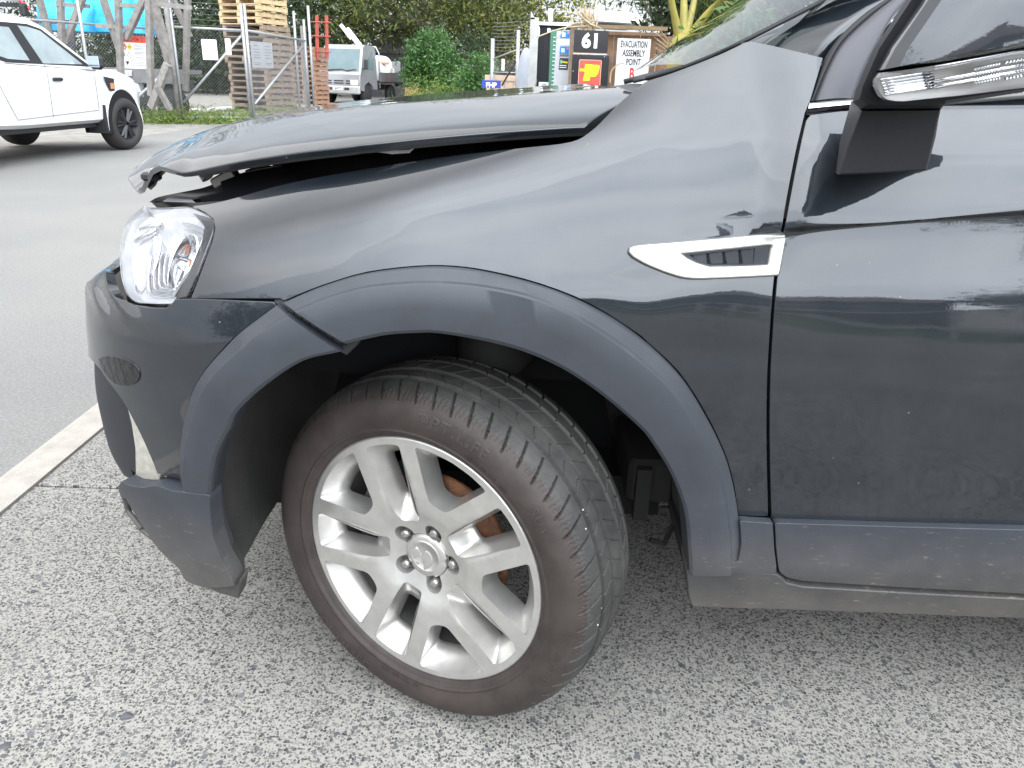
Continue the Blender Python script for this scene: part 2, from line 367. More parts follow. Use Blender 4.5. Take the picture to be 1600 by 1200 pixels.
# ------------------------------------------------------------------ ground
def ground_mats():
    mt = bpy.data.materials.new('exposed_aggregate'); mt.use_nodes = True; t, b, k = nodes_of(mt)
    g = t.nodes.new('ShaderNodeNewGeometry')
    nz = t.nodes.new('ShaderNodeTexNoise'); nz.inputs['Scale'].default_value = 110; nz.inputs['Detail'].default_value = 3; k(g.outputs['Position'], nz.inputs['Vector'])
    sb = t.nodes.new('ShaderNodeVectorMath'); sb.operation = 'MULTIPLY_ADD'; sb.inputs[1].default_value = (.008, .008, .0); k(nz.outputs['Color'], sb.inputs[0]); k(g.outputs['Position'], sb.inputs[2])
    fl = t.nodes.new('ShaderNodeMapping'); fl.inputs['Scale'].default_value = (1, 1, 0); k(sb.outputs[0], fl.inputs[0])
    def vor(scale, feat='F1'):
        v = t.nodes.new('ShaderNodeTexVoronoi'); v.voronoi_dimensions = '2D'; v.feature = feat; v.inputs['Scale'].default_value = scale; k(fl.outputs[0], v.inputs['Vector']); return v
    def math_(op, a, b_=None, c=None):
        m = t.nodes.new('ShaderNodeMath'); m.operation = op
        for i, q in enumerate((a, b_, c)):
            if q is None: continue
            if isinstance(q, (int, float)): m.inputs[i].default_value = q
            else: k(q, m.inputs[i])
        return m.outputs[0]
    def stones(scale, frac, size):
        v = vor(scale); sep = t.nodes.new('ShaderNodeSeparateColor'); k(v.outputs['Color'], sep.inputs[0])
        sel = math_('LESS_THAN', sep.outputs[0], frac); sz = math_('MULTIPLY_ADD', sep.outputs[1], size*.5, size*.5)
        ins = math_('LESS_THAN', v.outputs['Distance'], sz)
        return math_('MULTIPLY', sel, ins), sep.outputs[2]
    big, cb = stones(60, .05, .44); med, cm = stones(160, .64, .60); sml, cs = stones(290, .5, .6)
    lp = t.nodes.new('ShaderNodeTexNoise'); lp.inputs['Scale'].default_value = 1.6; lp.inputs['Detail'].default_value = 5; k(g.outputs['Position'], lp.inputs['Vector'])
    base = t.nodes.new('ShaderNodeValToRGB'); base.color_ramp.elements[0].position = .3; base.color_ramp.elements[1].position = .72
    base.color_ramp.elements[0].color = (.235, .220, .194, 1); base.color_ramp.elements[1].color = (.36, .343, .31, 1); k(lp.outputs['Fac'], base.inputs[0])
    def mixc(fac, a, bb):
        m = t.nodes.new('ShaderNodeMix'); m.data_type = 'RGBA'; k(fac, m.inputs[0]); k(a, m.inputs[6]); k(bb, m.inputs[7]); return m.outputs[2]
    def stc(v, lo, hi):
        r = t.nodes.new('ShaderNodeValToRGB'); r.color_ramp.elements[0].color = (*lo, 1); r.color_ramp.elements[1].color = (*hi, 1); k(v, r.inputs[0]); return r.outputs[0]
    c1 = mixc(sml, base.outputs[0], stc(cs, (.06, .059, .057), (.28, .275, .26)))
    c2 = mixc(med, c1, stc(cm, (.03, .03, .031), (.19, .186, .177)))
    c3 = mixc(big, c2, stc(cb, (.05, .053, .058), (.13, .135, .14)))
    k(c3, b.inputs['Base Color']); b.inputs['Roughness'].default_value = .85
    hh = math_('ADD', math_('MULTIPLY', med, .6), math_('ADD', math_('MULTIPLY', big, .5), math_('MULTIPLY', nz.outputs['Fac'], .8)))
    bp = t.nodes.new('ShaderNodeBump'); bp.inputs['Strength'].default_value = .35; bp.inputs['Distance'].default_value = .003; k(hh, bp.inputs['Height']); k(bp.outputs[0], b.inputs['Normal'])
    # chip seal road
    m2 = bpy.data.materials.new('worn_asphalt'); m2.use_nodes = True; t, b, k = nodes_of(m2); g = t.nodes.new('ShaderNodeNewGeometry')
    v = t.nodes.new('ShaderNodeTexNoise'); v.inputs['Scale'].default_value = 95; v.inputs['Detail'].default_value = 4; v.inputs['Roughness'].default_value = .8; k(g.outputs['Position'], v.inputs['Vector'])
    lp = t.nodes.new('ShaderNodeTexNoise'); lp.inputs['Scale'].default_value = .5; lp.inputs['Detail'].default_value = 8; k(g.outputs['Position'], lp.inputs['Vector'])
    r1 = t.nodes.new('ShaderNodeValToRGB'); r1.color_ramp.elements[0].position = .3; r1.color_ramp.elements[1].position = .72
    r1.color_ramp.elements[0].color = (.13, .128, .123, 1); r1.color_ramp.elements[1].color = (.285, .282, .27, 1); k(v.outputs['Fac'], r1.inputs[0])
    r2 = t.nodes.new('ShaderNodeValToRGB'); r2.color_ramp.elements[0].position = .3; r2.color_ramp.elements[1].position = .7
    r2.color_ramp.elements[0].color = (.84, .84, .84, 1); r2.color_ramp.elements[1].color = (1.1, 1.09, 1.06, 1); k(lp.outputs['Fac'], r2.inputs[0])
    mm = t.nodes.new('ShaderNodeMix'); mm.data_type = 'RGBA'; mm.blend_type = 'MULTIPLY'; mm.inputs[0].default_value = 1; k(r1.outputs[0], mm.inputs[6]); k(r2.outputs[0], mm.inputs[7]); k(mm.outputs[2], b.inputs['Base Color'])
    b.inputs['Roughness'].default_value = .8
    bp = t.nodes.new('ShaderNodeBump'); bp.inputs['Strength'].default_value = .5; bp.inputs['Distance'].default_value = .004; k(v.outputs['Fac'], bp.inputs['Height']); k(bp.outputs[0], b.inputs['Normal'])
    return mt, m2
AGG, ASPH = ground_mats()
KX = -1.45                                # kerb line runs along y at this x
GRAV = M('yard_gravel', (.25, .235, .21), .9, var=.3, scale=3, bump=.6, bscale=40, coords='Object')
KERB = M('kerb_concrete', (.36, .33, .295), .85, var=.16, scale=14, bump=.4, bscale=160)
tag(mesh('ground', [(-400, -400, -.06), (400, -400, -.06), (400, 900, -.06), (-400, 900, -.06)], [(0, 1, 2, 3)], GRAV), kind='structure')
tag(mesh('road', [(-7.1, -120, -.022), (KX-.1, -120, -.022), (KX-.1, 160, -.022), (-7.1, 160, -.022)], [(0, 1, 2, 3)], ASPH), kind='structure')
tag(mesh('yard_apron', [(-60, -60, -.034), (-7.0, -60, -.034), (-7.0, 26, -.034), (-2.0, 26.5, -.03), (6, 60, -.034), (-60, 60, -.034)], [(0, 1, 2, 3, 4, 5)], GRAV), kind='structure')
pv = thing('pavement', None, None); pv['kind'] = 'structure'
# slabs split at the control joint seen left of the bumper
jy0 = 2.05
def slab(x0, x1, y0, y1):
    mb = MB(); mb.box(((x0+x1)/2, (y0+y1)/2, -.05), (x1-x0-.012, y1-y0-.012, .1), bev=.004); return mb
for y0, y1 in ((-6.2, -2.1), (-2.1, jy0), (jy0, 6.2), (6.2, 10.4), (10.4, 14.6)):
    slab(KX, 5.5, y0, y1).build('pavement_slab', AGG, pv)
kp = thing('kerb', None, None); kp['kind'] = 'structure'
yk = -6.3
while yk < 22:
    L_ = 2.35
    mb = MB(); mb.prism([(KX-.004, 0.0), (KX-.004, -.12), (KX-.15, -.12), (KX-.15, -.016), (KX-.125, -.006), (KX-.02, 0.0)], 'y', yk+.004, yk+L_-.004); mb.build('kerb_stone', KERB, kp); yk += L_
PEB = M('dark_stone', (.07, .07, .075), .7, var=.3, scale=60)
def pebble(px, py, r, lab, sq=.6):
    p = atz(px, py); V = []; n = 9
    a0 = random.random()*6
    for zz, rr in ((0.0005, .8), (.35, 1), (.8, .7), (1, .2)):
        for j in range(n):
            a = a0+2*math.pi*j/n; q = r*rr*(1+.25*math.sin(3*a+a0))
            V.append((p[0]+q*math.cos(a)*1.3, p[1]+q*math.sin(a), zz*r*sq*1.2+.0003))
    F = [(i*n+j, i*n+(j+1) % n, (i+1)*n+(j+1) % n, (i+1)*n+j) for i in range(3) for j in range(n)]+[tuple(range(3*n, 4*n))]
    tag(mesh('pebble', V, F, PEB, None), lab, 'stone')
pebble(198, 1120, .010, 'small dark loose stone on the pale pavement at lower left')
pebble(52, 925, .006, 'tiny dark stone on the pavement near the left kerb')
pebble(8, 1166, .009, 'flat grey stone at the bottom left corner of the pavement', .3)
# ------------------------------------------------------------------ the damaged car
CAR = thing('damaged_car', 'dark grey suv with a bent bonnet and cracked wheel arch on the pavement', 'car', (-.12, 1.9, 0))
def paint_mat(name='car_paint', base=(.008, .0125, .019), dirt=1.):
    mt = bpy.data.materials.new(name); mt.use_nodes = True; t, b, k = nodes_of(mt); tcn = t.nodes.new('ShaderNodeNewGeometry')
    b.inputs['Metallic'].default_value = .4; b.inputs['Roughness'].default_value = .42; b.inputs['Specular IOR Level'].default_value = .2; b.inputs['Coat Weight'].default_value = 1; b.inputs['Coat Roughness'].default_value = .012; b.inputs['Coat IOR'].default_value = 1.66
    fl = t.nodes.new('ShaderNodeTexNoise'); fl.inputs['Scale'].default_value = 900; fl.inputs['Detail'].default_value = 2; k(tcn.outputs['Position'], fl.inputs['Vector'])
    r = t.nodes.new('ShaderNodeValToRGB'); r.color_ramp.elements[0].position = .35; r.color_ramp.elements[1].position = .7
    r.color_ramp.elements[0].color = (*[x*.8 for x in base], 1); r.color_ramp.elements[1].color = (*[x*1.25 for x in base], 1); k(fl.outputs['Fac'], r.inputs[0])
    # dust film: thin, thicker low on the body, blotchy
    n = t.nodes.new('ShaderNodeTexNoise'); n.inputs['Scale'].default_value = 5; n.inputs['Detail'].default_value = 8; n.inputs['Roughness'].default_value = .65; k(tcn.outputs['Position'], n.inputs['Vector'])
    mr = t.nodes.new('ShaderNodeMapRange'); mr.inputs[1].default_value = .35; mr.inputs[2].default_value = .8; mr.inputs[3].default_value = .0; mr.inputs[4].default_value = .035*dirt; k(n.outputs['Fac'], mr.inputs[0])
    # fine specks and scuffs
    s = t.nodes.new('ShaderNodeTexVoronoi'); s.inputs['Scale'].default_value = 38; k(tcn.outputs['Position'], s.inputs['Vector'])
    sp = t.nodes.new('ShaderNodeMath'); sp.operation = 'LESS_THAN'; sp.inputs[1].default_value = .055; k(s.outputs['Distance'], sp.inputs[0])
    sc = t.nodes.new('ShaderNodeSeparateColor'); k(s.outputs['Color'], sc.inputs[0])
    s2 = t.nodes.new('ShaderNodeMath'); s2.operation = 'LESS_THAN'; s2.inputs[1].default_value = .12; k(sc.outputs[0], s2.inputs[0])
    s3 = t.nodes.new('ShaderNodeMath'); s3.operation = 'MULTIPLY'; k(sp.outputs[0], s3.inputs[0]); k(s2.outputs[0], s3.inputs[1])
    ad = t.nodes.new('ShaderNodeMath'); ad.operation = 'MULTIPLY_ADD'; ad.inputs[1].default_value = .3; k(s3.outputs[0], ad.inputs[0]); k(mr.outputs[0], ad.inputs[2])
    mx = t.nodes.new('ShaderNodeMix'); mx.data_type = 'RGBA'; mx.inputs[7].default_value = (.42, .40, .36, 1); k(ad.outputs[0], mx.inputs[0]); k(r.outputs[0], mx.inputs[6]); k(mx.outputs[2], b.inputs['Base Color'])
    ms = t.nodes.new('ShaderNodeMath'); ms.operation = 'MULTIPLY_ADD'; ms.inputs[1].default_value = -1.2; ms.inputs[2].default_value = .4; k(ad.outputs[0], ms.inputs[0]); k(ms.outputs[0], b.inputs['Metallic'])
    cr_ = t.nodes.new('ShaderNodeMapRange'); cr_.inputs[1].default_value = .3; cr_.inputs[2].default_value = .8; cr_.inputs[3].default_value = .008; cr_.inputs[4].default_value = .05; k(n.outputs['Fac'], cr_.inputs[0]); k(cr_.outputs[0], b.inputs['Coat Roughness'])
    w_ = t.nodes.new('ShaderNodeTexNoise'); w_.inputs['Scale'].default_value = 7; w_.inputs['Detail'].default_value = 1; k(tcn.outputs['Position'], w_.inputs['Vector'])
    o_ = t.nodes.new('ShaderNodeTexNoise'); o_.inputs['Scale'].default_value = 260; k(tcn.outputs['Position'], o_.inputs['Vector'])
    am = t.nodes.new('ShaderNodeMath'); am.operation = 'MULTIPLY_ADD'; am.inputs[1].default_value = .012; k(o_.outputs['Fac'], am.inputs[0]); k(w_.outputs['Fac'], am.inputs[2])
    bp = t.nodes.new('ShaderNodeBump'); bp.inputs['Strength'].default_value = .09; bp.inputs['Distance'].default_value = .02; k(am.outputs[0], bp.inputs['Height']); k(bp.outputs[0], b.inputs['Coat Normal']); 
    return mt
PAINT = paint_mat()
def plastic_mat(name, c, rough=.55, scuff=.5):
    mt = bpy.data.materials.new(name); mt.use_nodes = True; t, b, k = nodes_of(mt); g = t.nodes.new('ShaderNodeNewGeometry')
    n = t.nodes.new('ShaderNodeTexNoise'); n.inputs['Scale'].default_value = 9; n.inputs['Detail'].default_value = 8; n.inputs['Roughness'].default_value = .7; k(g.outputs['Position'], n.inputs['Vector'])
    r = t.nodes.new('ShaderNodeValToRGB'); r.color_ramp.elements[0].position = .3; r.color_ramp.elements[1].position = .75; r.color_ramp.elements[0].color = (*[x*.85 for x in c], 1); r.color_ramp.elements[1].color = (*[x*1.25 for x in c], 1); k(n.outputs['Fac'], r.inputs[0])
    # scuffs: stretched noise, stronger near the sill
    mp = t.nodes.new('ShaderNodeMapping'); mp.inputs['Scale'].default_value = (30, 30, 130); mp.inputs['Rotation'].default_value = (0, .62, 0); k(g.outputs['Position'], mp.inputs[0])
    s = t.nodes.new('ShaderNodeTexNoise'); s.inputs['Scale'].default_value = 1; s.inputs['Detail'].default_value = 5; s.inputs['Roughness'].default_value = .7; k(mp.outputs[0], s.inputs['Vector'])
    m1 = t.nodes.new('ShaderNodeMapRange'); m1.inputs[1].default_value = .61; m1.inputs[2].default_value = .70; k(s.outputs['Fac'], m1.inputs[0])
    sx = t.nodes.new('ShaderNodeSeparateXYZ'); k(g.outputs['Position'], sx.inputs[0])
    m2 = t.nodes.new('ShaderNodeMapRange'); m2.inputs[1].default_value = .56; m2.inputs[2].default_value = .34; m2.inputs[3].default_value = .0; m2.inputs[4].default_value = scuff; k(sx.outputs[2], m2.inputs[0])
    mu = t.nodes.new('ShaderNodeMath'); mu.operation = 'MULTIPLY'; k(m1.outputs[0], mu.inputs[0]); k(m2.outputs[0], mu.inputs[1])
    # general mud haze near the ground
    m3 = t.nodes.new('ShaderNodeMapRange'); m3.inputs[1].default_value = .48; m3.inputs[2].default_value = .27; m3.inputs[3].default_value = 0; m3.inputs[4].default_value = scuff*.75; k(sx.outputs[2], m3.inputs[0])
    m4 = t.nodes.new('ShaderNodeMath'); m4.operation = 'MULTIPLY'; k(m3.outputs[0], m4.inputs[0]); k(n.outputs['Fac'], m4.inputs[1])
    m5 = t.nodes.new('ShaderNodeMath'); m5.operation = 'ADD'; k(mu.outputs[0], m5.inputs[0]); k(m4.outputs[0], m5.inputs[1])
    mx = t.nodes.new('ShaderNodeMix'); mx.data_type = 'RGBA'; mx.inputs[7].default_value = (.30, .25, .185, 1); k(m5.outputs[0], mx.inputs[0]); k(r.outputs[0], mx.inputs[6]); k(mx.outputs[2], b.inputs['Base Color'])
    b.inputs['Roughness'].default_value = rough
    bp = t.nodes.new('ShaderNodeBump'); bp.inputs['Strength'].default_value = .12; bp.inputs['Distance'].default_value = .002
    f = t.nodes.new('ShaderNodeTexNoise'); f.inputs['Scale'].default_value = 700; k(g.outputs['Position'], f.inputs['Vector']); k(f.outputs['Fac'], bp.inputs['Height']); k(bp.outputs[0], b.inputs['Normal'])
    return mt
CLAD = plastic_mat('grey_cladding', (.030, .034, .042), .48, .55)
BLK = M('black_plastic', (.017, .018, .021), .42, var=.25, scale=8)
MIRB = plastic_mat('mirror_base_plastic', (.011, .012, .015), .5, .0); MIRB.node_tree.nodes['Principled BSDF'].inputs['Specular IOR Level'].default_value = .28
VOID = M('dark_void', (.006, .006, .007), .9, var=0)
RUBBER = M('rubber_seal', (.008, .008, .009), .6, var=0)
LINER = M('arch_liner_felt', (.045, .043, .041), .9, var=.35, scale=7, bump=.3, bscale=120)
SILV = M('satin_silver', (.60, .595, .57), .32, .8, var=.05, scale=20)
CHROME = M('chrome', (.82, .82, .83), .07, 1., var=0)
# plan curve of the side: straight, then round the front corner
us = np.linspace(-2.3, 3.6, 1180)
def th(u):
    s = -.35-u
    a = 62*np.clip(s/.56, 0, 1)**1.2+24*np.clip((s-.56)/.45, 0, 1)+4*np.clip((s-1.0)/.25, 0, 1)
    return np.radians(np.where(s > 0, a, 0))
ths = th(us); du_ = us[1]-us[0]; i0 = np.argmin(abs(us+.35))
cx = np.cumsum(np.cos(ths))*du_; cy = -np.cumsum(np.sin(ths))*du_
cx = cx-cx[i0]-.35; cy = cy-cy[i0]
Y0 = 1.155
STN = [  # u, z rows, d rows
 (-1.9, [0.22, 0.29, 0.38, 0.48, 0.58, 0.68, 0.74, 0.7824, 0.8156, 0.8458, 0.868, 0.888, 0.904, 0.915], [0.09, 0.05, 0.03, 0.02, 0.01, 0.01, 0.02, 0.0357, 0.0616, 0.078, 0.095, 0.1173, 0.1495, 0.1856]),
 (-1.25, [0.22, 0.29, 0.38, 0.48, 0.58, 0.68, 0.74, 0.7827, 0.8163, 0.8521, 0.8802, 0.9042, 0.9233, 0.937], [0.08, 0.045, 0.03, 0.015, 0.008, 0.006, 0.012, 0.0308, 0.0518, 0.0684, 0.0907, 0.1132, 0.1407, 0.1763]),
 (-0.9, [0.23, 0.3, 0.39, 0.49, 0.59, 0.69, 0.75, 0.7927, 0.8263, 0.8621, 0.8932, 0.9193, 0.9413, 0.955], [0.055, .030, .020, -.006, -.010, .0, 0.005, 0.0128, 0.0218, 0.0334, 0.0487, 0.0682, 0.0947, 0.1263]),
 (-0.6, [0.235, 0.305, 0.4, 0.5, 0.6, 0.7, 0.76, 0.8026, 0.8412, 0.8799, 0.9138, 0.9426, 0.9654, 0.982], [0.045, 0.032, 0.02, 0.01, 0.004, 0.0, 0.004, 0.0107, 0.0207, 0.0333, 0.0505, 0.074, 0.1065, 0.1412]),
 (-0.4, [0.24, 0.31, 0.4, 0.52, 0.63, 0.74, 0.8, 0.8423, 0.8805, 0.9155, 0.9496, 0.9803, 1.0051, 1.023], [0.05, 0.04, 0.025, 0.012, 0.006, 0.003, 0.005, 0.0147, 0.0275, 0.0429, 0.0629, 0.0911, 0.1293, 0.1755]),
 (-0.2, [0.24, 0.31, 0.4, 0.52, 0.64, 0.77, 0.85, 0.9002, 0.9356, 0.9661, 0.9998, 1.0286, 1.0494, 1.062], [0.06, 0.045, 0.03, 0.018, 0.01, 0.005, 0.006, 0.0151, 0.0282, 0.0413, 0.0605, 0.0887, 0.126, 0.1806]),
 (0.0, [0.24, 0.31, 0.4, 0.52, 0.64, 0.77, 0.86, 0.91, 0.95, 0.985, 1.03, 1.068, 1.096, 1.112], [0.075, 0.055, 0.03, 0.024, 0.017, 0.011, 0.011, 0.022, 0.036, 0.05, 0.071, 0.097, 0.13, 0.18]),
 (0.22, [0.24, 0.31, 0.4, 0.52, 0.64, 0.77, 0.87, 0.925, 0.965, 0.998, 1.055, 1.108, 1.155, 1.215], [0.085, 0.06, 0.032, 0.03, 0.021, 0.014, 0.017, 0.03, 0.042, 0.054, 0.078, 0.108, 0.145, 0.2]),
 (0.36, [0.24, 0.31, 0.4, 0.52, 0.64, 0.77, 0.87, 0.935, 0.975, 1.003, 1.06, 1.115, 1.17, 1.275], [0.085, 0.06, 0.035, 0.033, 0.023, 0.016, 0.022, 0.034, 0.04, 0.046, 0.068, 0.095, 0.13, 0.205]),
 (0.47, [0.24, 0.31, 0.4, 0.52, 0.64, 0.77, 0.87, 0.945, 0.998, 1.007, 1.06, 1.112, 1.168, 1.31], [0.085, 0.06, 0.035, 0.034, 0.023, 0.015, 0.022, 0.038, 0.05, 0.02, 0.038, 0.06, 0.098, 0.2]),
 (0.8, [0.24, 0.31, 0.4, 0.52, 0.64, 0.78, 0.89, 0.975, 1.031, 1.041, 1.08, 1.12, 1.168, 1.33], [0.085, 0.06, 0.035, 0.032, 0.019, 0.011, 0.02, 0.042, 0.054, 0.021, 0.036, 0.054, 0.094, 0.21]),
 (1.6, [0.24, 0.31, 0.4, 0.52, 0.64, 0.79, 0.92, 1.02, 1.075, 1.095, 1.12, 1.15, 1.185, 1.36], [0.085, 0.06, 0.035, 0.03, 0.018, 0.01, 0.02, 0.04, 0.047, 0.024, 0.027, 0.045, 0.085, 0.22]),
 (3.4, [0.24, 0.31, 0.4, 0.52, 0.64, 0.79, 0.94, 1.06, 1.12, 1.14, 1.17, 1.2, 1.235, 1.42], [0.1, 0.07, 0.05, 0.04, 0.03, 0.03, 0.04, 0.06, 0.07, 0.06, 0.065, 0.085, 0.12, 0.26])]
STN = [(u_, [z_[0]-.07]+list(z_[1:]), [d_[0]+.03]+list(d_[1:])) for u_, z_, d_ in STN]
def side_surface():
    uS = np.array([s[0] for s in STN]); ZD = np.array([[s[1], s[2]] for s in STN])    # n,2,14
    kk = np.arange(14)
    wts = np.array([.07, .09, .12, .12, .13, .1, .07, .045, .03, .06, .06, .06, .09]); vk = np.r_[0, np.cumsum(wts)]
    vq = np.unique(np.r_[np.linspace(0, vk[-1], 190), np.linspace(vk[8], vk[9], 12)])
    dense = pchip(vk, ZD.transpose(2, 0, 1), vq)          # nv, n, 2
    uq = np.r_[np.linspace(-2.2, -1.0, 60), np.linspace(-.995, .6, 300)[0:], np.linspace(.61, 3.4, 120)]
    D = pchip(uS, dense.transpose(1, 0, 2), uq)           # nu, nv, 2
    z, d = D[..., 0], D[..., 1]
    x0 = np.interp(uq, us, cx)[:, None]; y0 = np.interp(uq, us, cy)[:, None]; t_ = np.interp(uq, us, ths)[:, None]
    # tangent towards +u is (cos t, -sin t); inward normal (sin t, cos t)
    x = x0+d*np.sin(t_); y = Y0+y0+d*np.cos(t_)
    # dents: a shallow crease across the fender tail and door, seen as wobbling reflections
    for (dx, dz, rx, rz_, a) in ((.33, .80, .10, .030, .0035), (.55, .79, .14, .02, .0025), (.20, .90, .05, .03, .003), (.30, .94, .09, .02, .002), (-.52, .64, .05, .05, .004), (.72, .70, .2, .05, .002)):
        y = y+a*np.exp(-((x-dx)/rx)**2-((z-dz)/rz_)**2)
    P = np.stack([x, y, z], -1)
    S = Surf(P, uq, vq, 1)
    i = np.argmin(abs(uq-.3)); 
    if S.N[i, 80, 1] > 0: S = Surf(P, uq, vq, -1)
    return S, vk
S, VK = side_surface()
def vz(u, z):                             # v at height z
    i = np.argmin(abs(S.U-u)); return float(np.interp(z, S.P[i, :, 2], S.V))
# ---- fender
gap_door = [(1289, 89), (1267, 160), (1259, 181), (1248, 228), (1236, 289), (1222, 366), (1212, 436), (1205, 524), (1201, 604), (1200.5, 700), (1203, 806)]
gd = sm(gap_door, 5)
arch_out_r = [(444, 469), (477, 455), (515.6, 440.7), (574, 424), (651, 414.7), (709, 414.7), (767.5, 423), (845, 442.6), (922, 473.6), (996, 520), (1012, 534), (1060, 579), (1100, 639), (1132, 704), (1147, 755), (1155, 805)]
ao = sm(arch_out_r, 3)
ftop = sm([(303, 321), (330, 312), (369, 306), (477, 281), (610, 258), (712, 243), (815, 231.5), (892, 222), (925, 204), (950, 180), (975, 155), (1009, 128)], 4)
cowl = sm([(1009, 128), (1060, 111), (1124, 86), (1167, 66)], 4)
def sh(c, dx, dy=0): return [(q[0]+dx, q[1]+dy) for q in c]
fend = ftop + cowl[1:] + [(1175, 65), (1230, 77), (1285, 90.5)] + sh(gd, -3.5)[1:] + [(1156, 807)] + ao[::-1] + [(436, 465.5), (299, 465.5), (308, 443), (322, 405), (333, 375), (337, 356), (334, 341), (322, 331)]
fender = panel('front_fender', S, fend, PAINT, CAR, step=10, sp=.02)
# ---- door
door_o = [(1597, 146), (1330, 172), (1267, 180)] + sh([q for q in gd if q[1] > 183], 3.5) + [(1205, 809)]
bot = [(1600, 820)]
uvR = ('uv', 1.55, vz(1.55, 1.172)); uvB = ('uv', 1.55, vz(1.55, .46))
door = panel('front_door', S, door_o[1:] + [(1400, 814.5), (1600, 819.5), uvB, uvR, (1597, 147)], PAINT, CAR, step=10, sp=.022)
# ---- A pillar with its own ruled surface
def strip3(name, A, B, mat, parent, bulge=0., n=24, m=9, smooth=True, thick=0):
    a, b = resamp(sm(A, 6), n), resamp(sm(B, 6), n); G = []
    pa = np.array([at(*q) for q in a]); pb = np.array([at(*q) for q in b])
    for j in range(m):
        t = j/(m-1); G.append(pa*(1-t)+pb*t)
    G = np.array(G); N = auto_n(G)
    if ((CAM-G)*N).sum() < 0: N = -N
    w_ = 4*np.linspace(0, 1, m)*(1-np.linspace(0, 1, m)); G = G+N*(bulge*w_)[:, None, None]
    if thick:
        G = np.concatenate([[G[0]-N[0]*thick], G, [G[-1]-N[-1]*thick]])
    mb = MB(); mb.grid(G); o = mb.build(name, mat, parent, smooth); return o
panel_pillar = strip3('windscreen_pillar', [(1148, 72, 1.485), (1168, 61, 1.49), (1235, 31, 1.515), (1305, -5, 1.54), (1560, -120, 1.63), (1900, -250, 1.74)], [(1283, 99, 1.39), (1289, 85.5, 1.385), (1306, 58, 1.39), (1340, 28, 1.40), (1392, -4, 1.425), (1560, -70, 1.50), (1900, -160, 1.58)], PAINT, CAR, .006, thick=.04)
# black gaps: dark backing sheets a little behind the panels
def backing(name, outline, off, mat=VOID, **k): return panel(name, S, outline, mat, CAR, off=off, depth=.002, sp=.03, step=14, **k)
backing('door_shut_face', sh(gd, -14)+sh(gd, 16)[::-1], -.02, RUBBER)
backing('bumper_gap_backing', [(270, 455), (460, 455), (470, 485), (262, 490)], -.018, VOID)
backing('pillar_gap_backing', [(1160, 58), (1290, 84), (1284, 98), (1160, 72)], -.012, RUBBER)
backing('sill_gap_backing', [(1198, 870), (1230, 880), (1600, 905), (1600, 935), (1225, 915), (1195, 895)], -.012, RUBBER)
# ---- arch cladding
arch_in_r = sm([(547, 532), (580, 524), (612, 518), (650, 515.5), (690, 516), (767.5, 530), (825.6, 547), (884, 574), (942, 613), (996, 660), (1014, 682), (1044, 730), (1064, 787), (1070.6, 850), (1073, 884)], 4)
PROF = [(0, .001), (.015, .010), (.04, .013), (.2, .019), (.235, .0235), (.27, .025), (.6, .026), (.93, .025), (.985, .021), (1.0, .014)]
ao2 = sm([(446, 472), (479, 457.5), (517, 443), (575, 426.4), (651, 417), (709, 417), (767, 425.4), (844, 445), (921, 476), (994.5, 522), (1058, 581), (1098, 641), (1130, 705), (1145, 756), (1153, 804), (1156, 830), (1158, 884)], 4)
strip('rear_arch_cladding', S, ao2, arch_in_r, PROF, CLAD, CAR, 90)
panel('arch_cladding_tail', S, sm([(1153, 806), (1180, 808), (1201, 809)], 3)+[(1203.5, 850), (1208, 884.5), (1160, 883), (1073, 879)]+sm([(1150, 868), (1155, 840)], 2), CLAD, CAR, off=.020, sp=.02)
front_out = sm([(435, 476), (412, 493), (370, 526.5), (328, 572), (303, 614), (291, 664), (287, 706), (289, 749), (293, 790)], 4)
front_in = sm([(538, 544), (477, 559), (419, 598), (380, 636), (370, 661), (349, 707), (341, 757), (343, 815), (357.5, 861)], 4)
strip('front_arch_cladding', S, front_out, front_in, PROF, CLAD, CAR, 60)
# black exposed bracket in the crack
backing('broken_bracket', [(428, 462), (456, 466), (560, 536), (540, 556), (425, 482)], -.006, BLK)
mb = MB()
for t_ in np.linspace(.12, .88, 7):
    p0 = at(446+t_*95, 474+t_*62, 1.165); mb.box(p0, (.012, .02, .006), ry=.6)
mb.build('bracket_clip', BLK, CAR)
# lower bumper cladding (moulded grey) and lip
low = [(293, 757), (287, 756), (262, 748), (243, 752), (222, 749), (211, 743), (205, 750), (210, 766)] + sm([(216, 766), (240, 806), (266, 845), (295, 873), (308, 893), (340, 902), (377, 899)], 4) + [(371, 885), (357, 862), (345, 825), (341, 790), (340, 762), (320, 760)]
panel('lower_bumper_cladding', S, low, CLAD, CAR, off=.0270, sp=.014, depth=.035)
panel('bumper_lip', S, sm([(307, 896), (322, 908), (345, 919), (375, 928)], 3)+[(379, 902), (345, 903)], plastic_mat('lip_plastic', (.028, .031, .036), .6, .35), CAR, off=.010, sp=.012, depth=.03)
panel('lower_intake', S, [(198, 758), (214, 768), (266, 848), (262, 852), (232, 828), (206, 795)], BLK, CAR, off=.0, sp=.012, depth=.02)
mb = MB()
for (a, b) in (((200, 768), (206, 795)), ((203, 790), (230, 822)), ((228, 823), (264, 848))):
    P_, N_ = S.ev([S.inv(a[0]+(b[0]-a[0])*t_, a[1]+(b[1]-a[1])*t_) for t_ in np.linspace(0, 1, 7)]); mb.tube([tuple(q) for q in P_+N_*.010], .006, 6)
mb.build('intake_rim', CLAD, CAR, True)
mb = MB()
for q in ((212, 772, 206, 778), (222, 786, 215, 792), (232, 800, 226, 806), (244, 818, 238, 823), (256, 836, 250, 840)):
    P_, N_ = S.ev([S.inv(q[0], q[1]), S.inv(q[2], q[3])]); mb.tube([tuple(v) for v in P_+N_*.006], .003, 5)
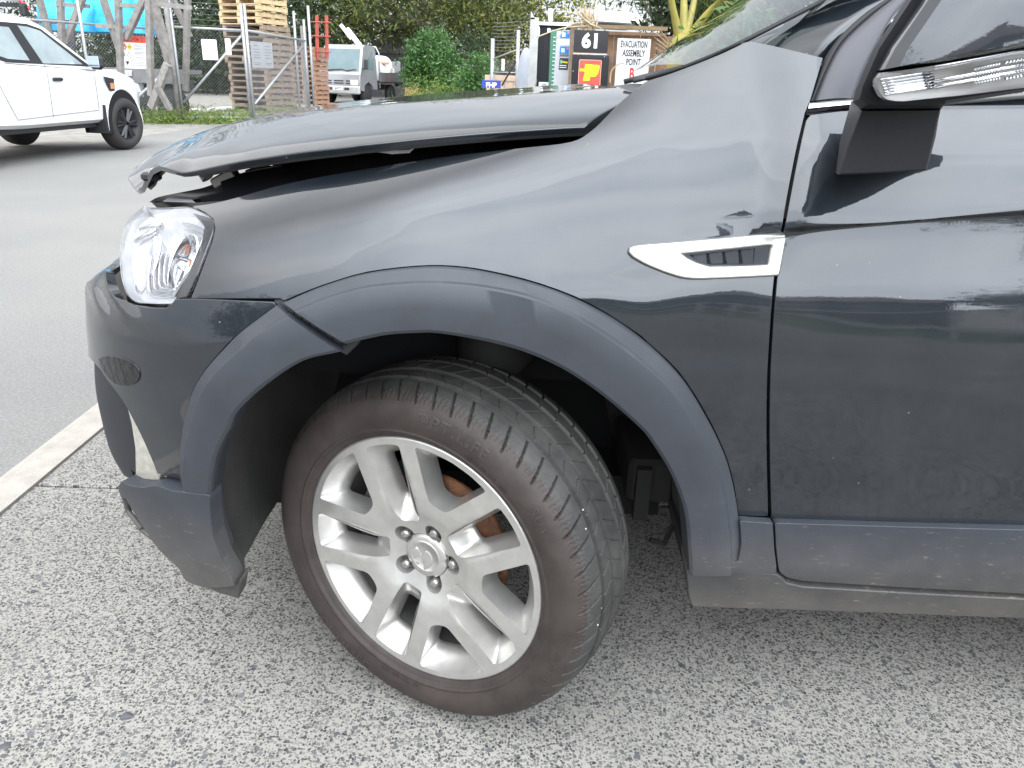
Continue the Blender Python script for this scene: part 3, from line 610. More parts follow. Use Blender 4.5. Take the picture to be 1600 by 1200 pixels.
mb.build('intake_slat', CLAD, CAR)
# ---- bumper skin (wraps round the corner to the far side beyond the silhouette)
v_b = lambda u, z: ('uv', u, vz(u, z))
bump = [(300, 468), (428, 473)] + sm([(432, 477), (410, 492), (368, 525), (326, 571), (301, 613), (289, 664), (285, 706), (287, 747)], 4) + [(262, 742), (249, 738)] + sm([(249, 738), (236, 706), (220, 671), (196, 626), (172, 594), (160, 576)], 3)[1:] + [v_b(-1.0, .66), v_b(-1.4, .60), v_b(-2.1, .60), v_b(-2.1, .80), v_b(-1.4, .805), v_b(-1.0, .80), (168, 425), (176, 452), (188, 466), (210, 477), (236, 482), (262, 482), (270, 477), (276, 469)]
NOSE = [(-.66, .745, .09, .03, .006)]
def crumple(P, N):
    k = np.exp(-((P[:, 2]-.835)/.035)**2)*np.clip((-.60-P[:, 0])/.08, 0, 1)
    h = .006*np.sin(P[:, 0]*70+P[:, 2]*90)+.004*np.sin(P[:, 1]*95-P[:, 2]*120+1)
    P2 = P+N*(h*k)[:, None]; e = .004
    gx = .006*70*np.cos(P[:, 0]*70+P[:, 2]*90); gz = .006*90*np.cos(P[:, 0]*70+P[:, 2]*90)-.004*120*np.cos(P[:, 1]*95-P[:, 2]*120+1)
    N2 = N-np.stack([gx, np.zeros_like(gx), gz], 1)*(k*.7)[:, None]; N2 /= np.linalg.norm(N2, axis=1, keepdims=True); return P2, N2
panel('front_bumper', S, bump, PAINT, CAR, off=.004, sp=.012, step=9, fn=crumple)
panel('bumper_tow_cover', S, sm([(160, 560), (172, 556), (198, 560), (218, 572), (222, 588), (212, 598), (190, 600), (176, 590), (164, 574), (160, 560)], 3)[:-1], M('gloss_black', (.006, .0065, .008), .22, var=.3, scale=50, bump=.35, bscale=70), CAR, off=.0062, sp=.008, rnd=.0015, depth=.003)
# fog lamp recess and its dull silver blade
panel('fog_recess', S, [(166, 588), (172, 594), (196, 628), (212, 690), (211, 745), (199, 735), (192, 716), (206, 754), (203, 752), v_b(-1.0, .36), v_b(-1.25, .34), v_b(-1.25, .66)], M('recess_blue_black', (.010, .012, .018), .6, var=.2), CAR, off=-.006, sp=.014, depth=.002)
panel('fog_blade', S, [(195.5, 629), (205, 640), (221, 676), (237, 712), (248, 740), (247, 750), (228, 750), (211, 744), (210, 700), (204, 662)], M('dusty_silver', (.44, .42, .37), .5, .35, var=.25, scale=60), CAR, off=-.002, sp=.008, depth=.01)
# ------------------------------------------------------------------ sill, door moulding
panel('door_moulding', S, [(1208, 811)] + [(1400, 816.5), (1600, 821.5), v_b(1.55, .452), v_b(1.55, .335), (1600, 916.5), (1400, 906), (1250, 896.5), (1232, 893)] + sm([(1226, 891), (1216, 884), (1212.5, 872), (1209.5, 845)], 3), CLAD, CAR, off=.016, sp=.02, depth=.03)
panel('sill_trim', S, [(1073, 882), (1160, 886), (1208, 888.5), (1216, 893), (1224, 901), (1250, 907), (1400, 916), (1600, 926.5), v_b(1.9, .305), v_b(1.9, .242), (1600, 953), (1337, 943), (1081.6, 934.5), (1076, 920)], CLAD, CAR, off=.018, sp=.02, depth=.06, rnd=.004)
mb = MB(); p0, n0 = S.ev(S.inv(1076, 884)); p1, n1_ = S.ev(S.inv(1082, 932))
mb.hexa([p1[0]+n1_[0]*.017, p1[0]+(.9, .02, 0), p1[0]+(.9, .3, 0), p1[0]+(.01, .3, 0), p0[0]+n0[0]*.015, p0[0]+(.9, .03, .0), p0[0]+(.9, .3, 0), p0[0]+(.01, .3, 0)]); mb.build('sill_core', VOID, CAR)
# ------------------------------------------------------------------ side vent
vent_o = sm([(984.5, 394), (992, 387.5), (1056, 382), (1140, 374.5)], 3)+[(1221, 366.5), (1222, 372), (1212.5, 427.5)]+sm([(1140, 431.5), (1080, 433), (1048, 426), (1012, 412), (990, 400)], 3)
vent_h = [(1057, 394.5), (1100, 390), (1150, 384.8), (1198, 379.5), (1205, 381), (1200, 414), (1196, 416.5), (1150, 418.5), (1106, 419.5), (1086, 413.5), (1070, 405)]
panel('side_vent', S, vent_o, SILV, CAR, off=.010, sp=.012, depth=.012, rnd=.004, holes=[vent_h[::-1]])
vent_ob = CAR.children[-1]
def vchild(o): o.parent = vent_ob; o.matrix_parent_inverse = (vent_ob.matrix_parent_inverse.inverted() @ Matrix.Identity(4)) if False else Matrix.Identity(4); return o
vi = [(1058.5, 395.5), (1150, 386.3), (1198, 381), (1203.5, 382.5), (1199, 413.5), (1150, 417), (1107, 418), (1087, 412.5), (1071, 404.5)]
vh2 = [(1075, 398.5), (1120, 393), (1178, 387.5), (1176, 412), (1110, 414), (1092, 410)]
VG = M('vent_plastic', (.022, .025, .034), .45, var=.1)
def sub(o, parent):                      # re-hang a world-space mesh under a part (whose own matrix_world is identity)
    o.parent = parent; o.matrix_parent_inverse = Matrix.Identity(4); return o
sub(panel('vent_insert', S, vi, VG, CAR, off=.006, sp=.01, depth=.01, rnd=.001, holes=[vh2[::-1]]), vent_ob)
sub(panel('vent_back', S, vi, VOID, CAR, off=.0005, sp=.02, depth=.001), vent_ob)
for k_ in range(4):
    x_ = 1083+k_*25; o = panel('vent_louvre', S, [(x_, 398-k_*2.0), (x_+18, 394.5-k_*2.1), (x_+20, 411), (x_+3, 412)], VG, CAR, sp=.01, depth=.002,
        off=.0, offf=lambda P: .0012+.004*np.clip((P[:, 0]-P[:, 0].min())/max(1e-6, np.ptp(P[:, 0])), 0, 1)); sub(o, vent_ob)
# ------------------------------------------------------------------ belt chrome, sail, door glass, seals
strip3('belt_chrome', [(1264, 160, 1.262), (1332, 155, 1.262), (1500, 142, 1.262), (1900, 110, 1.262)], [(1261, 178.5, 1.252), (1328, 171, 1.252), (1500, 156, 1.252), (1900, 124, 1.252)], CHROME, CAR, .004, thick=.01)
SAIL = M('sail_plastic', (.055, .055, .066), .4, var=.1)
strip3('mirror_sail', [(1270.6, 158, 1.278), (1293, 105, 1.298), (1316.5, 65.6, 1.315), (1358.5, 26, 1.34), (1404, -8, 1.365)], [(1333, 154, 1.275), (1350, 110, 1.292), (1375, 62, 1.315), (1398, 20, 1.335), (1425, -8, 1.36)], SAIL, CAR, .006, thick=.01)
strip3('window_seal', [(1263, 163, 1.275), (1287, 100, 1.300), (1310, 60, 1.318), (1352, 20, 1.345), (1396, -8, 1.37)], [(1271.5, 158, 1.275), (1294, 105, 1.298), (1317, 66, 1.315), (1359, 26.5, 1.34), (1405, -8, 1.365)], RUBBER, CAR, .004, thick=.012)
GLS = glass('tinted_glass', (.75, .82, .8), .35)
strip3('door_glass', [(1335, 150, 1.285), (1380, 60, 1.33), (1425, -8, 1.372), (1560, -60, 1.42), (1900, -150, 1.49)], [(1345, 156, 1.277), (1500, 142, 1.275), (1600, 134, 1.275), (1750, 122, 1.275), (1900, 112, 1.275)], GLS, CAR, .0)
# ------------------------------------------------------------------ hood
eh = [(285, 277, 1.43), (323, 264, 1.39), (405, 254, 1.35), (507, 246, 1.325), (579, 236, 1.315), (661, 228, 1.31), (764, 220, 1.305), (866, 213, 1.30), (912, 206.6, 1.30)]
E3 = np.array([at(*q) for q in eh]); _pz = np.polyfit(E3[:, 0], E3[:, 2], 2); _py = np.polyfit(E3[:, 0], E3[:, 1], 3); E3[:, 2] = np.polyval(_pz, E3[:, 0]); E3[:, 1] = np.polyval(_py, E3[:, 0])
E3 = np.r_[E3, [[.45, 1.3, E3[-1, 2]+.035]]]
zc_px = np.array([at(px, py, y) for px, py, y in ((231, 238, 2.0), (267, 212, 1.85), (354, 188, 1.72), (482, 168.5, 1.66), (610, 153, 1.66), (764, 141.5, 1.66), (969, 127, 1.66))])
def xle(y): return np.interp(np.minimum(y, 2*2.08-y), [1.30, 1.43, 1.52, 1.62, 1.70, 1.80, 1.95, 2.08], [-.50, -.625, -.71, -.79, -.845, -.885, -.925, -.945])
def hood_z(x, y):
    yy = np.minimum(y, 2*2.08-y)
    xc_ = np.clip(x, E3[0, 0], E3[-1, 0]).ravel(); ze = pchip(E3[:, 0], E3[:, 2], xc_).reshape(np.shape(x)); ye = pchip(E3[:, 0], E3[:, 1], xc_).reshape(np.shape(x))
    zc = pchip(zc_px[:, 0], zc_px[:, 2], np.clip(x, zc_px[0, 0], zc_px[-1, 0]).ravel()).reshape(np.shape(x))
    t = (yy-ye)/.36; tt = np.clip(t*1.15, 0, 1); f = 1-(1-tt)**1.15; t = np.clip(t, -.2, 1)
    z = ze+(zc-ze)*f - .02*np.clip(-t, 0, 1)*8
    # rolled near edge and a raised character line
    z = z+.010*(1-np.exp(-np.clip(yy-ye, 0, 1)/.018))+.008*np.clip((yy-1.75)/.33, 0, 1)
    e = np.clip(x-xle(y), 0, 2); z = z+.012*(1-np.exp(-e/.05))
    # crumple of the near front corner: the tip is pulled down
    z = z+TIP*np.exp(-((x+.80)/.10)**2-((y-1.60)/.13)**2)+.002*np.exp(-((x+.60)/.05)**2-((y-1.47)/.05)**2)-.0015*np.exp(-((x+.52)/.04)**2-((y-1.42)/.04)**2)
    return z
TIP = 0.0
_t = at(203, 281, 1.60)
TIP = float(_t[2]-hood_z(np.array([xle(1.60)]), np.array([1.60]))[0])
ha = np.r_[np.linspace(0, .25, 70), np.linspace(.255, 1, 110)]; hb = np.r_[np.linspace(1.28, 1.75, 110), np.linspace(1.755, 2.9, 90)]
HX = np.array([[xle(y)+(0.50-xle(y))*a for y in hb] for a in ha]); HY = np.array([hb for a in ha])
sil = np.array(sm([(205, 269), (231, 237), (267, 210.5), (354, 187), (482, 167), (610, 151.5), (764, 140), (969, 126), (1010, 123)], 3))
for it in range(6):                       # let the crown height follow the skyline of the bonnet
    HZ = hood_z(HX, HY); Q = proj(np.stack([HX, HY, HZ], -1))
    for k in range(len(zc_px)):
        m_ = (np.abs(HX-zc_px[k, 0]) < .05) & (HY < 2.3); px_, py_ = Q[..., 0][m_], Q[..., 1][m_]
        if not m_.any(): continue
        j = np.argmin(py_-np.interp(px_, sil[:, 0], sil[:, 1])); dpy = py_[j]-np.interp(px_[j], sil[:, 0], sil[:, 1])
        zc_px[k, 2] += .7*dpy*HY[m_][j]*1.02/FPX
HZ = blur(hood_z(HX, HY), 6) if False else hood_z(HX, HY)
def blur(A, n=2):
    for _ in range(n):
        A[1:-1] = (A[:-2]+2*A[1:-1]+A[2:])/4; A[:, 1:-1] = (A[:, :-2]+2*A[:, 1:-1]+A[:, 2:])/4
    return A
HZ = blur(HZ, 10)
HP = np.stack([HX, HY, HZ], -1)
HS = Surf(HP, ha, hb, 1)
if HS.N[90, 100, 2] < 0: HS = Surf(HP, ha, hb, -1)
def huv(x, y): return ('uv', float((x-xle(y))/(.5-xle(y))), float(y))
near_e = sm([tuple(q[:2]) for q in E3[:-1]], 5)
hood_out = [huv(x, y) for x, y in near_e]
rear_c = sm([tuple(E3[-2][:2]), tuple(at(933, 193, 1.335)[:2]), tuple(at(969, 157.5, 1.42)[:2]), tuple(at(1003, 128, 1.50)[:2])], 5)
hood_out += [huv(x, y) for x, y in rear_c[1:]]
hood_out += [huv(x, y) for x, y in ((.20, 1.7), (.15, 2.08), (.20, 2.46), (.24, 2.66), (.08, 2.84), (-.1, 2.86), (-.4, 2.83), (-.55, 2.74))]
hood_out += [('uv', .0, y) for y in np.linspace(2.70, 1.45, 36)]
hood = panel('hood', HS, hood_out, PAINT, CAR, sp=.02, depth=.008, rnd=.003)
def hoff(o): return [(('uv', q[1]*1.0+.015 if q[1] < .02 else q[1], q[2]) if isinstance(q[0], str) else q) for q in o]
panel('hood_inner_frame', HS, hoff(hood_out), M('hood_underside', (.018, .0175, .017), .5, var=.2, scale=12), CAR, off=-.011, sp=.03, depth=.004)
mb = MB(); q = at(237, 279, 1.56); mb.box(q-np.array([0, 0, -.004]), (.035, .025, .016), bev=.004); mb.build('hood_bump_stop', BLK, CAR)
mb = MB(); q = at(320, 268, 1.50); mb.tube([q+np.array([-.01, 0, .01]), q+np.array([.006, -.005, -.012])], .012, 10)
q = at(352, 278, 1.50); mb.box(q, (.05, .03, .02), ry=-.5, bev=.003); mb.build('hood_latch', M('latch_metal', (.22, .21, .20), .4, .8, var=.2), CAR)
# pale sliver modelled in place of a whitish reflection under the bonnet edge
mb = MB(); mb.add([at(580, 237, 1.36), at(640, 234, 1.36), at(648, 231, 1.36), at(640, 239, 1.36), at(612, 241, 1.36), at(600, 239, 1.36)], [(0, 1, 2, 3, 4, 5)]); mb.build('reflection_sliver', M('pale_reflection', (.7, .7, .7), .5, var=.1), CAR)
# engine bay: dark tub plus radiator support and inner fender rail
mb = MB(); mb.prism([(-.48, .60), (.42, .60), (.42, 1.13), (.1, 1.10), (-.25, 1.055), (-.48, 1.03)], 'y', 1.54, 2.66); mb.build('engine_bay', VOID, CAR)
P_, N_ = S.ev([S.inv(*q) for q in sm([(303, 322), (369, 308), (477, 283), (610, 260), (712, 245), (815, 233), (892, 224), (950, 182), (1005, 132)], 5)])
G = np.array([P_+(0, .002, -.002), P_+(0, .02, -.012), P_+(0, .12, -.02), P_+(0, .14, -.3)]); mb = MB(); mb.grid(G); mb.build('inner_fender_rail', M('inner_paint', (.016, .017, .019), .35, var=.2), CAR, True)
G = []
for (px, py, y), (qx, qy, y2) in zip(sm([(236, 316, 1.62), (250, 307.5, 1.60), (280, 301, 1.56), (320, 292.5, 1.52), (347, 281, 1.50), (385, 268, 1.50), (440, 258, 1.50)], 4), sm([(242, 317, 1.60), (262, 316, 1.57), (296, 317, 1.50), (330, 315, 1.46), (372, 311, 1.44), (420, 300, 1.43), (470, 288, 1.42)], 4)):
    a_, b_ = at(px, py, y), at(qx, qy, y2); G.append([a_+(0, .08, -.05), a_, a_*.9+b_*.1+(0, -.01, .002), a_*.5+b_*.5+(0, .01, 0), b_])
mb = MB(); mb.grid(np.array(G)); mb.build('radiator_support', M('gloss_inner_black', (.012, .012, .014), .22, var=.2), CAR, True)
# grille face and front undertray, closing the far side of the nose

# ------------------------------------------------------------------ headlight
hl = sm([(199, 346), (207, 336), (222, 324), (236, 317), (265, 316.5)], 3)+sm([(280, 319), (302, 325), (324, 335), (333, 345), (334, 356)], 3)+[(330, 372), (318, 405), (304, 442), (294, 464)]+sm([(288, 468), (264, 474), (232, 474), (212, 472), (199, 462), (190, 437), (187, 410), (187, 388), (191, 367), (199, 346)], 3)[:-1]
HL = panel('headlight', S, hl, BLK, CAR, off=-.075, sp=.012, depth=.005)      # back of the lamp body
hl_in = [(268+(x-268)*.985, 395+(y-395)*.985) for x, y in hl]
LENS = glass('lamp_lens', (.97, .98, 1.), .93, .01)
# housing wall
uvs_ = S.uvs(hl, 8); P_, N_ = S.ev(uvs_); P_ = np.r_[P_, P_[:1]]; N_ = np.r_[N_, N_[:1]]
mb = MB(); mb.grid(np.array([P_+N_*-.003, P_+N_*-.012, P_-N_*.076])); LH_ = mb
REFL = M('lamp_reflector', (.86, .86, .87), .13, 1., var=.05, scale=30)
REFD = M('lamp_reflector_satin', (.86, .86, .87), .32, .35, var=.1, scale=40)
sub(LH_.build('lamp_housing', REFD, CAR, True), HL)
main = sm([(240, 345), (262, 333), (290, 334), (309, 341), (315, 349)], 3)+[(311, 365), (300, 392), (287, 422), (272, 446)]+sm([(262, 463), (240, 465), (220, 460), (216, 440), (219, 400), (230, 365), (240, 345)], 3)[:-1]
uvm = S.uvs(main, 6); Pm, Nm = S.ev(uvm); c0 = Pm.mean(0); nmean = Nm.mean(0); nmean /= np.linalg.norm(nmean)
rings = []
for t_, dp in ((1.0, -.014), (.97, -.016), (.9, -.028), (.75, -.045), (.5, -.06), (.2, -.068), (.02, -.07)):
    rings.append(c0+(Pm-c0)*t_+Nm*dp*t_+nmean*dp*(1-t_))
R3 = np.array(rings); R3 = np.concatenate([R3, R3[:, :1]], 1); mb = MB(); mb.grid(R3); sub(mb.build('main_reflector', REFD, CAR, True), HL)
# stepped ribs of the reflector on its outer side
for k_ in range(6):
    f_ = .93-.075*k_
    seg = [c0+(p-c0)*f_+n_*(-.016-.006*k_) for p, n_ in zip(Pm, Nm)]
    idx = [i for i, u_ in enumerate(uvm) if proj(seg[i])[1] > 395 or proj(seg[i])[0] > 285]
    path = [seg[i] for i in idx]
    if len(path) > 3:
        best = max(range(len(idx)), key=lambda i: (idx[i]-idx[i-1]) % 1000 if i else 0) if any(idx[i]-idx[i-1] > 1 for i in range(1, len(idx))) else 0
        path = path[best:]+path[:best]; mb = MB(); mb.tube([tuple(q) for q in path], .0022, 5); sub(mb.build('reflector_rib', CHROME, CAR, True), HL)
# projector bowl, front amber piece and inner bezel
pc, pn = S.ev(S.inv(262, 400)); nv = pn[0]; e1 = np.cross((0, 0, 1), nv); e1 /= np.linalg.norm(e1); e2 = np.cross(nv, e1)
mb = MB(); mb.lathe([(.044, -.034), (.042, -.031), (.040, -.032), (.036, -.045), (.02, -.06), (.001, -.064)], 28, pc[0], (e1*.62, e2*1.25, nv)); sub(mb.build('lamp_bowl', REFL, CAR, True), HL)
mb = MB(); mb.lathe([(.012, -.05), (.012, -.032), (.008, -.026), (.001, -.024)], 14, pc[0], (e1, e2, nv)); sub(mb.build('lamp_bulb', LENS, CAR, True), HL)
pc2, pn2 = S.ev(S.inv(212, 405)); nv = pn2[0]; e1 = np.cross((0, 0, 1), nv); e1 /= np.linalg.norm(e1); e2 = np.cross(nv, e1)
mb = MB(); mb.lathe([(.050, -.026), (.048, -.022), (.044, -.026), (.03, -.05), (.001, -.065)], 28, pc2[0], (e1*.45, e2*1.1, nv)); sub(mb.build('high_beam_bowl', REFL, CAR, True), HL)
pc3, pn3 = S.ev(S.inv(279, 415)); mb = MB(); mb.tube([pc3[0]-pn3[0]*.035+(-.006, 0, -.012), pc3[0]-pn3[0]*.030+(.006, 0, .014)], .007, 8); sub(mb.build('amber_bulb', M('amber_plastic', (.75, .20, .05), .25, var=.1), CAR, True), HL)
bez = [('a',)]
sub(panel('lamp_bezel', S, hl_in, REFD, CAR, off=-.020, sp=.014, depth=.004, holes=[main[::-1]]), HL)
for q in ((212, 352, 246, 343), (203, 372, 238, 352)):
    P_, N_ = S.ev([S.inv(q[0], q[1]), S.inv((q[0]+q[2])/2, (q[1]+q[3])/2-2), S.inv(q[2], q[3])]); mb = MB(); mb.tube([tuple(v) for v in P_-N_*.012], .005, 6); sub(mb.build('bezel_bar', CHROME, CAR, True), HL)
strip_d = [(300, 330), (324, 337), (331, 347), (329, 362), (300, 438), (288, 462), (272, 466), (290, 432), (314, 372), (318, 350), (311, 340)]
sub(panel('lamp_smoked_edge', S, strip_d, M('smoked_edge', (.035, .037, .042), .12, coat=1, var=.05), CAR, off=-.004, sp=.012, depth=.004), HL)
sub(panel('lens', S, hl_in, LENS, CAR, off=.001, sp=.012, depth=.006, rnd=.003), HL)
mb = MB(); G_ = [at(254, 315, 1.50), at(262, 309.5, 1.505), at(300, 312, 1.455), at(306, 317, 1.445)]; mb.add(G_+[q+np.array([.0, .05, -.004]) for q in G_], [(0, 1, 2, 3), (0, 4, 5, 1), (1, 5, 6, 2)]); mb.build('headlight_tab', M('tab_plastic', (.10, .10, .11), .4, var=.1), CAR)
panel('headlight_surround', S, [(288, 322), (310, 326), (346, 340), (346, 372), (318, 372), (300, 340)], VOID, CAR, off=-.05, depth=.002, sp=.03)
# ------------------------------------------------------------------ windscreen and scuttle
def wsp(y, t): 
    x0 = .335+.02*abs(y-2.08); return np.array([x0+t*.815, y, 1.222+t*.56+.0*y])
G = np.array([[wsp(y, t)+np.array([0, 0, .02*(1-((y-2.08)/.66)**2)]) for t in np.linspace(0, 1.45, 14)] for y in np.linspace(1.435, 2.72, 24)])
mb = MB(); mb.grid(G); mb.build('windscreen', glass('windscreen_glass', (.8, .92, .86), .75, .01), CAR, True)
mb = MB(); mb.tube([tuple(at(*q)) for q in sm([(1010, 123, 1.52), (1062, 107.5, 1.475), (1124, 82.5, 1.45), (1168, 61.5, 1.43), (1300, -6, 1.49)], 4)], .004, 6); mb.build('windscreen_seal', RUBBER, CAR, True)
G = np.array([[(x+.02, y, z-.012) for y in np.linspace(1.44, 2.72, 8)] for x, z in ((.18, 1.18), (.26, 1.195), (.34, 1.208))]); mb = MB(); mb.grid(G); mb.build('scuttle_panel', BLK, CAR)
mb = MB(); mb.tube([at(975, 128, 1.62), at(1010, 119, 1.62), at(1060, 107, 1.68), at(1062, 106, 1.9)], .005, 7); mb.tube([at(990, 127, 1.6), at(1035, 116, 1.62), at(1075, 104, 1.75)], .004, 6); mb.build('wiper', BLK, CAR, True)
# ------------------------------------------------------------------ mirror
MIR = None
def loft(name, rows, mat, parent, smooth=True, ang=35):
    # rows: list of equal-length closed px outlines (px,py,y)
    G = np.array([[at(*q) for q in r]+[at(*r[0])] for r in rows]); mb = MB(); mb.grid(G); n = len(rows[0])
    for e, rev in ((0, 0), (len(rows)-1, 1)):
        f = [e*(n+1)+i for i in range(n)]; mb.F.append(tuple(f[::-1] if rev else f)); mb.mi.append(0)
    import bmesh
    o = mb.build(name, mat, parent, smooth); bm = bmesh.new(); bm.from_mesh(o.data); bmesh.ops.remove_doubles(bm, verts=bm.verts[:], dist=1e-5); bmesh.ops.recalc_face_normals(bm, faces=bm.faces[:]); bm.to_mesh(o.data); bm.free(); o.data.set_sharp_from_angle(angle=rad(ang)); return o
def shr(r, f, y, c=None):
    c = c or (sum(q[0] for q in r)/len(r), sum(q[1] for q in r)/len(r)); return [(c[0]+(q[0]-c[0])*f, c[1]+(q[1]-c[1])*f, y) for q in r]
# painted cap: bulging outwards; front edge curve to beyond the frame
cap_o = [(1442, -4), (1416, 34), (1387, 76), (1369, 111)] + [(1450, 101.5), (1530, 88), (1600, 75.5), (1720, 58), (1790, 20), (1810, -60), (1780, -130), (1660, -150), (1540, -120), (1480, -60)]
capc = (1625, 60)
MIR = loft('side_mirror', [shr(cap_o, 1.0, .95, capc), shr(cap_o, 1.0, .915, capc), shr(cap_o, .985, .888, capc), shr(cap_o, .95, .870, capc), shr(cap_o, .86, .858, capc), shr(cap_o, .6, .850, capc), shr(cap_o, .3, .846, capc)], PAINT, CAR)
base_o = [(1418, -4), (1397, 28), (1364, 78), (1337, 140), (1332, 160), (1344, 170), (1400, 170), (1471, 169.5), (1474, 163), (1560, 150), (1640, 138), (1740, 110), (1800, 20), (1790, -100), (1640, -140), (1500, -90)]
bc = (1560, 40)
sub(loft('mirror_shell', [shr(base_o, .97, 1.040, bc), shr(base_o, .99, 1.020, bc), shr(base_o, 1.0, 0.970, bc), shr(base_o, .985, 0.935, bc), shr(base_o, .95, 0.910, bc)], MIRB, CAR), MIR)
lamp_o = sm([(1369, 114), (1362.5, 126), (1364, 140), (1374, 155), (1390, 159.5), (1406, 160)], 4)+[(1500, 150), (1600, 137.5), (1740, 115), (1790, 80), (1740, 52), (1600, 77.5), (1500, 95), (1420, 108)]
lc = (1570, 112)
sub(loft('indicator_lens', [shr(lamp_o, 1.0, 0.912, lc), shr(lamp_o, 1.0, 0.867, lc), shr(lamp_o, .985, 0.840, lc), shr(lamp_o, .955, 0.826, lc), shr(lamp_o, .7, 0.820, lc)], LENS, CAR), MIR)
sub(loft('indicator_housing', [shr(lamp_o, .985, 0.907, lc), shr(lamp_o, .985, 0.882, lc), shr(lamp_o, .96, 0.867, lc)], M('indicator_grey', (.62, .60, .56), .35, .5, var=.1), CAR), MIR)
mb = MB()
for k_ in range(6):                      # long flutes of the indicator
    a0 = .10+.13*k_; pth = [at(1376+60*t_+k_*1.5, 122+a0*34-8.5*t_*1.1, .850) for t_ in np.linspace(0, 1.35, 5)]; mb.tube([tuple(q) for q in pth], .0016, 5)
for k_ in range(3):
    pth = [at(1460+100*t_, 106+9*k_+(12 if k_ else 0)-19*t_, .848) for t_ in np.linspace(0, 1.6, 5)]; mb.tube([tuple(q) for q in pth], .0022, 5)
sub(mb.build('indicator_flute', CHROME, CAR, True), MIR)
mb = MB()
for j_ in range(9):
    for k_ in range(4): q = at(1524+j_*4.5, 107+k_*7.5-j_*.9, .848); mb.box(q, (.0030, .004, .0035), bev=.001)
for j_ in range(16):
    for k_ in range(4): q = at(1572+j_*5.5, 97+k_*8.5-j_*1.0, .848); mb.box(q, (.0034, .004, .0036), bev=.001)
sub(mb.build('indicator_facet', CHROME, CAR), MIR); 
foot_f = [(1345, 172), (1410, 171.5), (1470, 171), (1460, 215), (1448, 266), (1380, 270), (1310, 273), (1325, 225)]
def fr(y, f, dx=0): return [((q[0]-1400)*f+1400+dx, (q[1]-215)*f+215, y) for q in foot_f]
foot_b = [(1330, 158), (1410, 160), (1470, 163), (1462, 212), (1450, 258), (1380, 265), (1306, 268), (1312, 222)]
sub(loft('mirror_foot', [[(q[0], q[1], 1.21) for q in foot_b], [(q[0], q[1]+2, 1.15) for q in foot_b], fr(.985, 1.0), fr(.972, .99), fr(.968, .965)], MIRB, CAR, True, 25), MIR)
# ------------------------------------------------------------------ wheel
WC = np.array([-.165, 1.202, .3555]); WN = np.array([-.449, -.893, .0]); WN /= np.linalg.norm(WN)
W1 = np.array([-WN[1], WN[0], 0.]); W2 = np.array([0, 0, 1.])
W3 = (W1, W2, WN)
def wp(r, a, w_): return WC+W1*(r*math.cos(a))+W2*(r*math.sin(a))+WN*w_
RIM = M('alloy_silver', (.60, .59, .57), .34, .8, var=.06, scale=22, coat=.25, stain=(.52, .505, .48))
def rubber():
    mt = bpy.data.materials.new('tyre_rubber'); mt.use_nodes = True; t, b, k = nodes_of(mt); g = t.nodes.new('ShaderNodeTexCoord')
    n = t.nodes.new('ShaderNodeTexNoise'); n.inputs['Scale'].default_value = 11; n.inputs['Detail'].default_value = 8; n.inputs['Roughness'].default_value = .7; k(g.outputs['Object'], n.inputs['Vector'])
    r = t.nodes.new('ShaderNodeValToRGB'); r.color_ramp.elements[0].position = .3; r.color_ramp.elements[1].position = .72; r.color_ramp.elements[0].color = (.022, .0165, .0148, 1); r.color_ramp.elements[1].color = (.054, .042, .037, 1); k(n.outputs['Fac'], r.inputs[0]); k(r.outputs[0], b.inputs['Base Color'])
    b.inputs['Roughness'].default_value = .62; b.inputs['Specular IOR Level'].default_value = .4
    f = t.nodes.new('ShaderNodeTexNoise'); f.inputs['Scale'].default_value = 380; f.inputs['Detail'].default_value = 3; k(g.outputs['Object'], f.inputs['Vector'])
    bp = t.nodes.new('ShaderNodeBump'); bp.inputs['Strength'].default_value = .25; bp.inputs['Distance'].default_value = .001; k(f.outputs['Fac'], bp.inputs['Height']); k(bp.outputs[0], b.inputs['Normal'])
    return mt
RUB = rubber()
def rubber_tread():
    mt = RUB.copy(); mt.name = 'tyre_tread_rubber'; t, b, k = nodes_of(mt)
    r = [n for n in t.nodes if n.type == 'VALTORGB'][0]; r.color_ramp.elements[0].color = (.016, .0155, .015, 1); r.color_ramp.elements[1].color = (.062, .059, .055, 1); return mt
TRD = rubber_tread()
WHEEL = None
